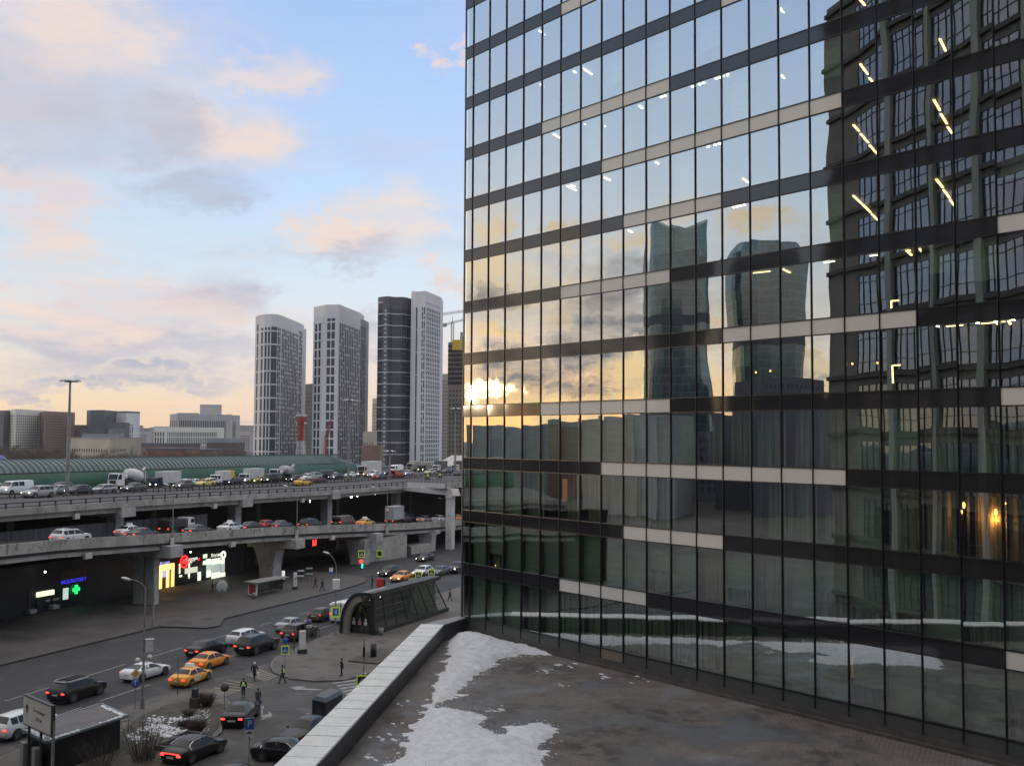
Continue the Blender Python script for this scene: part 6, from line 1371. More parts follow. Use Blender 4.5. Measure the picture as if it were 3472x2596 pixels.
# advertising pillar, totem, dish, shelter
def pillar(base, y_top, w_, label, name, cat, m, symbol=False, z0=.14):
    P = at(*base, z0); t_ = thing(name, label, cat, P, facing(P)+R(20)); h = zab(P, y_top)-P.z
    b = MB(); b.bbox(-w_*.7, w_*.7, -.28, .28, 0, .45, .04); b.build('base', m_sk, t_); b = MB(); b.bbox(-w_/2, w_/2, -.18, .18, .45, h, .03); bd = b.build('panel', m, t_)
    if symbol:
        q = MB(); q.add([(-w_*.36, -.19, h*.60), (w_*.36, -.19, h*.64), (w_*.36, -.19, h*.73), (-w_*.1, -.19, h*.70)], [(0, 1, 2, 3)]); q.add([(-w_*.36, -.19, h*.50), (w_*.36, -.19, h*.54), (-w_*.36, -.19, h*.58)], [(0, 1, 2)]); q.cbox((0, -.19, h*.36), (w_*.18, .01, h*.09)); q.build('symbol', m_sk, bd)
    return t_
pillar((1025, 2214), 2137, .62, 'white advertising pillar with a dark foot on the near pavement', 'advertising_pillar', 'pillar', varied('pillar_white', (.48, .48, .46), (.56, .56, .55), .8, .4)); 
pillar((1000, 1997), 1940, .50, 'white metro totem with black symbols on the plaza', 'information_totem', 'totem', MATS['pillar_white'], True)
pillar((960, 1972), 1934, .42, 'slim lit white column behind the bus shelter roof', 'light_column', 'column', emis('lit_column_white', (.85, .83, .80), .55))
P = at(752, 2022, .14); t_ = thing('round_board', 'large round white disc standing on two short legs on the plaza', 'round board', P, facing(P)+R(28)); z = zab(P, 1987)-P.z
b = MB(); b.lathe([(.001, .06), (.80, .05), (.86, .02), (.86, -.05), (.001, -.07)], 30, Matrix.Translation((0, 0, z)) @ Matrix.Rotation(PI/2, 4, 'X')); b.build('disc', varied('pale_disc', (.30, .33, .30), (.36, .39, .35), .8, .4, obj=True), t_)
b = MB(); b.tube((-.16, 0, 0), (-.12, 0, z-.6), .06, .06, 6); b.tube((.16, 0, 0), (.12, 0, z-.6), .06, .06, 6); b.build('leg', m_pole, t_); b = MB(); b.cbox((0, -.1, z-.62), (.28, .2, .4)); b.build('mount', m_back, t_)
s0 = at(700+415/2.458, 1750+668/2.458, .14); s1 = at(700+645/2.458, 1750+622/2.458, .14); dS = (s1-s0).normalized(); aS = math.atan2(dS.y, dS.x); Ls = (s1-s0).length
t_ = thing('bus_shelter', 'bus shelter with flat roof and a red poster panel on the plaza', 'bus shelter', s0, aS); hs = zab(s0, 1750+555/2.458)-.14
b = MB(); b.box(-.5, Ls+.6, -.5, 1.9, hs, hs+.16); b.build('roof', varied('shelter_roof', (.16, .15, .14), (.22, .21, .20), .8, .6), t_)
b = MB(); b.bbox(-.05, .12, -.1, 1.45, .15, hs-.05, .03); pf = b.build('end_panel', m_sw, t_); b = MB(); b.box(-.075, -.055, .10, 1.25, .3, hs-.25); b.build('poster', principled('red_poster', (.33, .03, .04), .4), pf)
mgl = glassy('shelter_glass', (.7, .75, .75), .12, .5, 0, (.45, .5, .48))
b = MB(); b.box(.3, Ls, 1.48, 1.5, .2, hs-.1); b.box(Ls-.02, Ls, .2, 1.45, .2, hs-.1); b.build('glass_wall', mgl, t_)
for x in (.1, Ls*.5, Ls): b = MB(); b.beam((x, 1.5, 0), (x, 1.5, hs), .07, .07, Vector((1, 0, 0))); b.build('post', m_poled, t_)
b = MB(); b.box(.8, Ls-.8, 1.0, 1.35, .42, .48); b.beam((1.2, 1.2, 0), (1.2, 1.2, .42), .06, .3, Vector((1, 0, 0))); b.beam((Ls-1.2, 1.2, 0), (Ls-1.2, 1.2, .42), .06, .3, Vector((1, 0, 0))); b.build('bench', m_poled, t_)
def bin_(base, label, z0=.14):
    P = at(*base, z0); t_ = thing('litter_bin', label, 'litter bin', P, 0.3); b = MB(); b.lathe([(.001, 0), (.24, 0), (.30, .75), (.26, .78), (.24, .70), (.001, .70)], 14); b.build('bin_body', principled('bin_grey', (.20, .20, .19), .5) if 'bin_grey' not in MATS else MATS['bin_grey'], t_)
    b = MB(); b.lathe([(.245, .10), (.262, .10), (.262, .16), (.245, .16)], 14); b.build('bin_band', m_sk, t_)
bin_((862, 2028), 'grey litter bin at the left end of the bus shelter'); bin_((1292, 2152), 'grey litter bin at the entrance of the metro pavilion')
for (x, y, w_, hh, lb) in [(1020, 1947, .9, .5, 'small white lit plates on a frame right of the totem'), (1048, 1985, .8, 1.6, 'small black and pale notice stand on the plaza')]:
    P = at(x, y+(20 if w_ > .85 else 0), .14); t_ = thing('notice_stand', lb, 'notice stand', P, facing(P)); b = MB(); b.tube((-.3, 0, 0), (-.3, 0, hh+1.3), .03, .03, 6); b.tube((.3, 0, 0), (.3, 0, hh+1.3), .03, .03, 6); b.build('post', m_poled, t_)
    b = MB(); b.box(-.5, .5, -.04, .0, hh+.9, hh+1.12); b.box(-.5, .5, -.04, 0, hh+.1, hh+.3); b.build('plate', m_sw if w_ > .85 else principled('pale_green_plate', (.35, .38, .28), .5), t_); b = MB(); b.box(-.5, .5, -.05, .0, hh+.34, hh+.86); b.build('board', m_sk, t_)
P = at(1066, 1925, 0); q = onT(1066, 1841, 100); t_ = thing('metro_sign', 'glowing red letter M hanging in the dark under the ramp', 'metro sign', q, ANG); b = MB(); b.tube((0, 0, .4), (0, 0, 1.2), .04, .04, 6); b.build('hanger', m_poled, t_)
text_mesh('М', 1.5, emis('metro_red', (1.0, .04, .03), 2.4), 'letter', t_, Matrix(((1, 0, 0, 0), (0, 0, -1, 0), (0, 1, 0, 0), (0, 0, 0, 1))), .05)
# street garden: twig bushes, vent frames, stone pedestal
m_twig = varied('bare_twigs', (.060, .042, .036), (.11, .078, .066), 3.0, .9, obj=True); m_twig2 = varied('bare_twigs_grey', (.055, .046, .040), (.10, .085, .075), 3.0, .9, obj=True)
def bush(base, r_, h, n, label, mat, seed, name='bare_bush', spread=1.0, z0=.19):
    P = at(*base, z0); g = random.Random(seed); t_ = thing(name, label, 'bush', P, 0, 'leafless bushes of the street garden'); b = MB()
    for i in range(n):
        a = g.random()*2*PI; u = g.random()**.5*r_*spread; p = Vector((math.cos(a)*u*.35, math.sin(a)*u*.35, 0)); d = Vector((math.cos(a)*u*.55, math.sin(a)*u*.55, h*g.uniform(.5, 1.0)))
        q1 = p+d*.55+Vector((g.uniform(-.1, .1), g.uniform(-.1, .1), .05)); q2 = p+d+Vector((g.uniform(-.2, .2), g.uniform(-.2, .2), 0))
        b.tube(p, q1, .014, .009, 3, False); b.tube(q1, q2, .009, .004, 3, False)
        for k in range(5):
            s_ = (p.lerp(q1, g.random()) if k < 2 else q1.lerp(q2, g.random())); b.tube(s_, s_+Vector((g.uniform(-.3, .3), g.uniform(-.3, .3), g.uniform(.05, .4)))*min(1, r_), .006, .003, 3, False)
    b.build('twigs', mat, t_); return t_
bush((700, 2392), .85, .95, 260, 'round brown leafless bush by the stone pedestal', m_twig, 1); bush((668, 2380), .6, .8, 120, 'small brown bush touching the larger brown one', m_twig, 2)
bush((665, 2482), 1.0, .85, 300, 'broad brown leafless bush in the middle of the snow patch', m_twig, 3); bush((620, 2462), .7, .5, 120, 'low brown bush at the left of the broad one', m_twig, 4)
bush((640, 2425), .7, .4, 90, 'thin low bush behind the snow patch', m_twig2, 5)
bush((488, 2575), 1.3, 3.2, 110, 'tall sparse leafless shrub right of the kiosk', m_twig2, 6, 'tall_bare_shrub', 1.6); bush((330, 2610), 1.6, 2.2, 90, 'dark sparse shrub against the kiosk wall', m_twig2, 8, 'tall_bare_shrub', 1.2)
P = at(660, 2398, .17); t_ = thing('stone_pedestal', 'dark lantern block on a brown stone pedestal in the street garden', 'pedestal', P, R(25)); b = MB(); b.bbox(-.32, .32, -.32, .32, 0, .85, .03); b.build('pedestal_block', varied('brown_stone', (.045, .036, .030), (.065, .055, .046), 1.5, .8), t_); b = MB(); b.bbox(-.2, .2, -.2, .2, .85, 1.55, .02); b.build('dark_block', m_sk, t_)
P = at(1270, 2238, .17)
for (x, y, lb) in [(592, 2532, 'open concrete vent frame with dark grating, larger, by the black sedan'), (634, 2508, 'open concrete vent frame with dark grating, smaller and farther')]:
    P = at(x, y, .15); t_ = thing('vent_frame', lb, 'vent frame', P, AWAY+R(0), 'concrete vent frames in the garden'); a = 1.25 if x < 600 else 1.0
    b = MB(); b.box(-a, a, -.8, -.62, 0, .40); b.box(-a, a, .62, .8, 0, .40); b.box(-a, -a+.18, -.62, .62, 0, .395); b.box(a-.18, a, -.62, .62, 0, .395); b.build('frame', varied('vent_concrete', (.07, .068, .072), (.10, .098, .10), 1, .8) if 'vent_concrete' not in MATS else MATS['vent_concrete'], t_)
    b = MB(); b.box(-a+.18, a-.18, -.62, .62, .1, .14); b.build('grating', m_sk, t_)
b = MB(); P = at(1282, 2225, 0.15); t_ = thing('planter', 'dark planting square with a black bin behind the coping', 'planter', P, AWAY)
b.box(-3.2, 3.2, -1.6, 1.6, 0, .12); b.build('planter_bed', m_bed, t_); b = MB(); b.lathe([(.001, 0), (.32, 0), (.32, 1.3), (.001, 1.32)], 14); b.build('black_drum', m_sk, t_, loc=(-.6, .2, .12))
for i, (x0, y0, x1, y1) in enumerate([(1012, 2178, 1082, 2158)]):
    a, e_ = at(x0, y0, .14), at(x1, y1, .14); t_ = thing('pedestrian_railing', 'low dark railing along the kerb behind the advertising pillar', 'railing', a, math.atan2((e_-a).y, (e_-a).x)); L_ = (e_-a).length; b = MB()
    for z in (.35, .65, .95): b.beam((0, 0, z), (L_, 0, z), .04, .04)
    for k in range(6): b.beam((L_*k/5, 0, 0), (L_*k/5, 0, 1.0), .05, .05, Vector((1, 0, 0)))
    b.build('rails', m_poled, t_)
P = at(1289, 1992, 0); t_ = thing('red_barrier', 'small red roadside barrier seen over the pavilion roof', 'barrier', P, facing(P)); b = MB(); b.bbox(-.55, .55, -.15, .15, .1, 1.35, .05); b.build('barrier_panel', m_sr, t_); b = MB(); b.box(-.5, .5, -.3, .3, 0, .1); b.build('foot', m_sk, t_)

# ================================================================== metro entrance pavilion
F1 = at(1269.6, 2150.7, .14); B1 = at(1515.7, 2071.4, .14); dP = (B1-F1).normalized(); LP = (B1-F1).length
FLp = at(1174, 2138.5, .14); uP = Vector((-dP.y, dP.x, 0)); uP = uP if uP.dot(FLp-F1) > 0 else -uP
pav = thing('metro_pavilion', 'curved black and glass metro entrance pavilion with arched portal', 'metro pavilion', F1, math.atan2(dP.y, dP.x))
sgn = 1 if Vector((-dP.y, dP.x, 0)).dot(uP) > 0 else -1
m_pb = principled('pavilion_black_metal', (.010, .010, .011), .45); m_portal = varied('portal_concrete', (.20, .18, .16), (.26, .235, .21), .8, .6); m_pg = glassy('pavilion_glass', (.62, .68, .64), .10, .35, .6, (.72, .78, .72), amp=.006)
WP, HP = 4.15, 4.75
def arcp(k, off=0.0):                   # k 0 at street foot .. 1 crown
    a = PI/2*k; return (sgn*(1.35+(WP-1.35+off)*math.cos(a)), (HP+off)*math.sin(a)**.85)
pr_ = [arcp(i/12) for i in range(13)]
def shellv(x0, x1, prof, th, mat, name):
    b = MB(); n = len(prof); v = []
    for x in (x0, x1):
        for p, q_ in prof: v += [(x, *p), (x, *q_)]
    m2 = 2*n; fs = []
    for i in range(n-1):
        fs += [(2*i, 2*i+2, m2+2*i+2, m2+2*i), (2*i+1, m2+2*i+1, m2+2*i+3, 2*i+3), (2*i, 2*i+1, 2*i+3, 2*i+2), (m2+2*i, m2+2*i+2, m2+2*i+3, m2+2*i+1)]
    fs += [(0, m2, m2+1, 1), (m2-2, m2-1, 2*m2-1, 2*m2-2)]
    b.add(v, fs); return b.build(name, mat, pav)
prof = [(arcp(i/12, -.30), arcp(i/12)) for i in range(13)]+[((sgn*.55, HP-.30), (sgn*.45, HP))]
shellv(-.9, LP-2.6, prof, .3, m_pb, 'curved_roof')
prof2 = [(arcp(i/12, -1.05), arcp(i/12, -.31)) for i in range(13)]
shellv(-.75, -.25, prof2, .6, m_portal, 'portal_arch')
b = MB(); b.box(-.9, LP-2.3, min(sgn*-.25, sgn*.75), max(sgn*-.25, sgn*.75), HP-.42, HP+.02); b.build('roof_edge', m_pb, pav)
# pale soffit strip of roof behind portal
b = MB(); b.box(-.88, 3.8, min(sgn*1.2, sgn*.5), max(sgn*1.2, sgn*.5), HP+.025, HP+.05); b.build('roof_panel', principled('pale_roof_panel', (.17, .165, .14), .5), pav)
nC, nR = 7, 5; top = lambda x: (x, sgn*.30, HP-.42); bot_ = lambda x: (x, -sgn*.05, .5)
def gp(cx, rz_):                       # slanted at the far end
    zt_, zb_ = HP-.42, .5; z = zb_+(zt_-zb_)*rz_; x = cx*(LP-.2-(2.9*rz_)); return (x, sgn*(-.05+.35*rz_), z)
b = MB()
for i in range(nC):
    for j in range(nR): b.add([gp(i/nC, j/nR), gp((i+1)/nC, j/nR), gp((i+1)/nC, (j+1)/nR), gp(i/nC, (j+1)/nR)], [(0, 1, 2, 3)])
b.build('glass_wall', m_pg, pav)
b = MB()
for i in range(nC+1): b.beam(gp(i/nC, 0), gp(i/nC, 1), .12, .12, Vector((1, 0, 0)))
b.build('glazing_post', m_pb, pav); b = MB()
for j in range(nR+1): b.beam(gp(0, j/nR), gp(1, j/nR), .07, .07)
b.build('glazing_rail', m_pb, pav)
b = MB(); b.box(-.2, LP+.1, min(-sgn*.22, sgn*.12), max(-sgn*.22, sgn*.12), 0, .5); b.build('base_wall', m_pb, pav)
b = MB(); b.box(-.35, .0, min(sgn*-.2, sgn*.45), max(sgn*-.2, sgn*.45), 0, HP-.4); b.build('corner_post', m_pb, pav)
b = MB(); b.box(0, LP-2.6, min(sgn*WP, sgn*(WP-.15)), max(sgn*WP, sgn*(WP-.15)), 0, 1.2); b.box(LP-2.8, LP-2.6, min(sgn*.2, sgn*WP), max(sgn*.2, sgn*WP), 0, HP*.9); b.build('back_wall', varied('pavilion_inside', (.30, .33, .29), (.38, .41, .37), .5, .8), pav)
b = MB(); b.box(.3, LP-3, min(sgn*.3, sgn*3.6), max(sgn*.3, sgn*3.6), .02, .06); b.build('floor', m_pave2, pav)
b = MB()
for y in (.75, 1.55, 2.35, 3.1): b.beam((.1, sgn*y, 0), (.1, sgn*y, 2.4+.9*math.sin(y)), .09, .09, Vector((1, 0, 0)))
b.beam((.1, sgn*.4, 2.35), (.1, sgn*3.4, 2.35), .12, .12); b.build('door_frame', m_pb, pav)
b = MB(); b.box(.06, .08, min(sgn*.4, sgn*3.3), max(sgn*.4, sgn*3.3), .1, 3.4); b.build('door_glass', mgl, pav)
for y in (1.0, 1.8, 2.6): b = MB(); b.box(.02, .05, min(sgn*y, sgn*(y+.42)), max(sgn*y, sgn*(y+.42)), .95, 1.35); b.box(.015, .045, min(sgn*(y+.1), sgn*(y+.3)), max(sgn*(y+.1), sgn*(y+.3)), 1.4, 1.7); b.build('door_notice', m_sw if y != 1.8 else principled('notice_pink', (.5, .2, .2), .5), pav)
for x in (1.2, 3.4): b = MB(); b.beam((x, sgn*1.4, 3.6), (x+.9, sgn*1.9, 3.6), .08, .05); b.build('light_tube', emis('pavilion_tube', (1.0, .92, .75), 1.6) if 'pavilion_tube' not in MATS else MATS['pavilion_tube'], pav)

# ================================================================== people
m_skin = principled('skin', (.42, .27, .20), .6); CL = {}
def cloth(n_, c): 
    if n_ not in CL: CL[n_] = principled('cloth_'+n_, c, .85)
    return CL[n_]
KB, KD, KG, KV, KW, KBR = cloth('black', (.012, .012, .014)), cloth('dark_navy', (.014, .016, .026)), cloth('grey', (.07, .065, .06)), principled('hi_vis_vest', (.42, .75, .03), .6, emit=(.4, .75, .03), es_=.12), cloth('white', (.62, .62, .62)), cloth('brown', (.06, .04, .03))
def skin(name, V, E, mat, parent, sub=2):
    me = bpy.data.meshes.new(name); me.from_pydata([v[0] for v in V], E, []); me.update(); me.materials.append(mat)
    o = bpy.data.objects.new(name, me); COL.objects.link(o); o.parent = parent
    md = o.modifiers.new('skin', 'SKIN'); md.use_smooth_shade = True
    lay = me.skin_vertices[0].data
    for i, v in enumerate(V):
        r_ = v[1]; lay[i].radius = (r_, r_) if not isinstance(r_, tuple) else r_; lay[i].use_root = (i == 0)
    sd = o.modifiers.new('sub', 'SUBSURF'); sd.levels = 1; sd.render_levels = 1; return o
def person(base, az, label, top=KB, legs=KD, head=KB, pose='walk', bag=None, vest=False, z0=0.0, h=1.68, group='pedestrians and guards on foot', hood=False, P=None, bag2=None):
    P = P or at(*base, z0); t_ = thing('person', label, 'person', P, az, group); k = h/1.75; t_.scale = (k, k, k)
    st_ = .26 if pose == 'walk' else .04; kn = .12 if pose == 'walk' else .02
    J = dict(pel=(0, 0, .93), wa=(.0, 0, 1.08), ch=(.01, 0, 1.30), nk=(.02, 0, 1.47), hd=(.04, 0, 1.60), ht=(.04, 0, 1.71))
    hipL, hipR = (0, .09, .90), (0, -.09, .90); knL, knR = (st_*.55+.04, .10, .50), (-st_*.35+.05, -.10, .50); anL, anR = (st_, .10, .09), (-st_*1.15, -.10, .12); toL, toR = (st_+.17, .12, .03), (-st_*1.15+.15, -.12, .04)
    shL, shR = (0, .19, 1.42), (0, -.19, 1.42); elL, elR = (-.10 if pose == 'walk' else .02, .26, 1.16), (.10 if pose == 'walk' else .02, -.26, 1.16); wrL, wrR = (-.10 if pose == 'walk' else .12, .28, .92), (.22 if pose == 'walk' else .12, -.27, .95)
    if pose == 'phone': elR, wrR = (.10, -.26, 1.18), (.22, -.12, 1.42)
    V = [(J['pel'], (.12, .09)), (J['wa'], (.11, .085)), (J['ch'], (.13, .095)), (J['nk'], .052), (J['hd'], (.078, .092)), (J['ht'], (.06, .07)),
         (hipL, .085), (knL, .058), (anL, .042), (toL, .035), (hipR, .085), (knR, .058), (anR, .042), (toR, .035), (shL, .055), (elL, .042), (wrL, .028), (shR, .055), (elR, .042), (wrR, .028)]
    E = [(0, 1), (1, 2), (2, 3), (3, 4), (4, 5), (0, 6), (6, 7), (7, 8), (8, 9), (0, 10), (10, 11), (11, 12), (12, 13), (2, 14), (14, 15), (15, 16), (2, 17), (17, 18), (18, 19)]
    for wi in (16, 19):
        w_ = Vector(V[wi][0]); pm = w_+Vector((.01, 0, -.08)); V.append((tuple(pm), .026)); pi_2 = len(V)-1; E.append((wi, pi_2))
        for f, L_ in zip((-.03, -.01, .01, .03), (.05, .062, .058, .045)):
            V.append((tuple(pm+Vector((.012, f, -L_))), .008)); E.append((pi_2, len(V)-1))
        V.append((tuple(w_+Vector((.045, 0, -.07))), .009)); E.append((pi_2, len(V)-1))
    body = skin('body', V, E, m_skin, t_)
    Vt = [(J['pel'], (.165, .13)), (J['wa'], (.155, .125)), (J['ch'], (.175, .13)), ((.015, 0, 1.44), .085), ((.0, 0, .80), (.17, .14)), (shL, .082), (elL, .066), (wrL, .052), (shR, .082), (elR, .066), (wrR, .052)]
    skin('coat', Vt, [(0, 1), (1, 2), (2, 3), (0, 4), (2, 5), (5, 6), (6, 7), (2, 8), (8, 9), (9, 10)], top, t_)
    Vl = [((0, 0, .92), (.145, .115)), (hipL, .10), (knL, .078), ((anL[0], anL[1], anL[2]+.03), .060), (hipR, .10), (knR, .078), ((anR[0], anR[1], anR[2]+.03), .060)]
    skin('trousers', Vl, [(0, 1), (1, 2), (2, 3), (0, 4), (4, 5), (5, 6)], legs, t_)
    for a, c in ((anL, toL), (anR, toR)): b = MB(); m = (Vector(a)+Vector(c))/2; b.sph((m.x, m.y, m.z), .075, 8, 6, (1.9, .75, .75)); b.build('shoe', KB, t_)
    b = MB(); b.sph((.025, 0, 1.645), .115, 12, 8, (1.0, .88, 1.0)); b.build('hat' if head is not KB or hood else 'hair', head, t_)
    b = MB(); b.sph((.115, 0, 1.60), .016, 6, 4, (1.2, .8, 1.4)); b.sph((.105, .032, 1.625), .011, 6, 4); b.sph((.105, -.032, 1.625), .011, 6, 4); b.build('face', m_skin, body)
    if vest:
        skin('vest', [((0, 0, .98), (.18, .145)), ((0, 0, 1.12), (.175, .14)), ((.01, 0, 1.34), (.195, .145)), ((.01, 0, 1.42), (.15, .11))], [(0, 1), (1, 2), (2, 3)], KV, t_)
        b = MB(); b.lathe([(.19, 1.08), (.205, 1.08), (.205, 1.13), (.19, 1.13)], 12); q = b.build('reflective_band', m_sw, t_); q.scale = (.92, 1.0, 1)
    for bg, w_ in ((bag, wrR), (bag2, wrL)):
        if bg: 
            b = MB(); c = Vector(w_)+Vector((0, .0, -.36)); b.bbox(c.x-.17, c.x+.17, c.y-.09, c.y+.09, c.z-.22, c.z+.16, .05); b.beam((c.x-.08, c.y, c.z+.14), (w_[0], w_[1], w_[2]-.06), .015, .015); b.beam((c.x+.08, c.y, c.z+.14), (w_[0], w_[1], w_[2]-.06), .015, .015)
            o = b.build('bag', bg, None); o.location = P; o.rotation_euler = (0, 0, az); o.scale = (k, k, k); tag(o, {'white': 'white plastic bag carried across the yellow crosswalk'}.get(bg.name.split('_')[-1], 'full purple bag in the %s hand of the bag carrier' % ('left' if w_ is wrL else 'right')), 'bag')
    return t_
C2 = facing(at(860, 2305))+PI/2
person((862, 2306), R(-20)+C2-PI*.0, 'person in long black coat and white hat crossing the yellow crosswalk', KB, KB, KW, bag=KW)
person((825, 2364), C2+R(170), 'guard in yellow-green vest standing, back turned, on the side street', KB, KD, KB, 'stand', vest=True, hood=True)
person((958, 2316), C2+R(60), 'guard in yellow-green vest walking beside the crosswalk sign post', KB, KD, KB, 'walk', vest=True, hood=True)
person((874, 2401), C2+R(200), 'person in grey coat carrying full purple bags near the white arrow', KG, KD, KB, 'walk', bag=cloth('purple', (.12, .08, .22)), bag2=cloth('violet', (.20, .15, .33)))
person((1159, 2291), C2+R(90), 'person in black hooded coat alone on the near pavement', KB, KB, KB, 'phone', z0=.14, hood=True)
person((1238, 2345), C2+R(0), 'person with white hat mostly hidden behind the coping and crosswalk sign', KB, KB, KW, 'stand')
person((1070, 1991), C2+R(90), 'dark hunched pedestrian, left of the pair on the plaza', KB, KD, KB, 'walk', z0=.14, h=1.6)
person((1093, 2002), C2+R(80), 'dark striding pedestrian, right of the pair on the plaza', KB, KB, KB, 'walk', z0=.14, h=1.78)
person((1262, 1989), C2+R(90), 'person in black waiting at the far crosswalk beyond the pavilion', KB, KB, KB, 'stand', h=1.75)
person((1304, 1992), C2+R(70), 'person in black seen head and shoulders above the pavilion roof', KB, KB, KB, 'stand', h=1.6)
person((1526, 2037), C2+R(60), 'blurred dark walker on the pavement right of the pavilion', KBR, KD, KB, 'walk', z0=.14, h=1.7)
person((720, 2009), C2+R(90), 'dark figure left of the large round disc', KB, KB, KB, 'stand', z0=.14, h=1.75)
# motorcyclists on the merging deck
for (x, y, lb) in [(1450, 1628, 'motorcyclist with bright yellow-green helmet jacket on the merging deck'), (1492, 1624, 'second motorcyclist farther right on the merging deck')]:
    P = at(x, y, 12.42); t_ = thing('motorcycle', lb.replace('motorcyclist', 'motorcycle ridden by a person'), 'motorcycle', P, ANG+PI*.9); b = MB()
    for wx in (-.7, .7): b.lathe([(.30, -.05), (.33, 0), (.30, .05), (.22, .0), (.30, -.05)], 14, Matrix.Translation((wx, 0, .33)) @ Matrix.Rotation(PI/2, 4, 'X'))
    b.build('wheel', m_tyre, t_); b = MB(); b.sph((.1, 0, .75), .28, 10, 6, (1.5, .6, .7)); b.sph((-.45, 0, .85), .2, 8, 6, (1.6, .7, .4)); b.beam((.35, 0, .9), (.7, 0, .35), .07, .07); b.beam((-.3, 0, .6), (-.7, 0, .35), .08, .08); b.beam((.4, -.35, 1.05), (.4, .35, 1.05), .04, .04); b.cbox((0, 0, .5), (.5, .3, .35)); b.build('frame', m_sk if x < 1460 else PC['maroon'], t_)
    person(None, ANG+PI*.9, 'rider in yellow-green jacket on the %s motorcycle of the merging deck' % ('left' if x < 1460 else 'right'), KV, KD, KV if x < 1460 else KB, 'stand', P=P+Vector((0, 0, .05)), h=1.5, group=None)

for x in (3.0, 8.5):  # fill lamps added inside to brighten the pavilion glazing
    L = bpy.data.lights.new('pavilion_light', 'POINT'); L.energy = 55; L.color = (1.0, .95, .8); L.shadow_soft_size = .8; lo_ = bpy.data.objects.new('pavilion_light', L); COL.objects.link(lo_); lo_.parent = pav; lo_.location = (x, sgn*1.9, 3.3)
# ================================================================== distant buildings
m_wt = {}
def fm(name, c1, c2, sc=.05, rough=.7): 
    if name not in MATS: varied(name, c1, c2, sc, rough)
    return MATS[name]
W1 = fm('white_cladding', (.52, .51, .53), (.58, .57, .59)); D1 = fm('dark_cladding', (.070, .073, .085), (.090, .093, .105)); BG = fm('beige_render', (.34, .30, .24), (.42, .37, .30)); BR = fm('red_brown_brick', (.19, .11, .09), (.23, .135, .11)); GY = fm('grey_block', (.20, .20, .21), (.25, .25, .26)); DK = fm('charcoal_block', (.075, .078, .090), (.095, .097, .11)); CN = fm('raw_concrete', (.15, .13, .105), (.20, .175, .14)); PL = fm('pale_haze_block', (.32, .31, .31), (.37, .36, .36)); RB = fm('red_brick', (.22, .075, .055), (.26, .09, .07))  # brown, charcoal and pale far walls: distance haze is lightened into their colours
m_fw = glassy('far_window_glass', (.45, .52, .65), .05, .18, 0, None, rough=.1, diffuse=(.030, .036, .055)); m_hole = principled('dark_opening', (.010, .010, .012), .8)
uq = MB(); uq.quad((-.5, 0, -.5), (.5, 0, -.5), (.5, 0, .5), (-.5, 0, .5)); UQ = {}
def uquad(m):
    if m.name not in UQ: UQ[m.name] = uq.mesh('window', m)
    return UQ[m.name]
def gnd(x, D): P = atD(x, 1484, D); return Vector((P.x, P.y, 0))
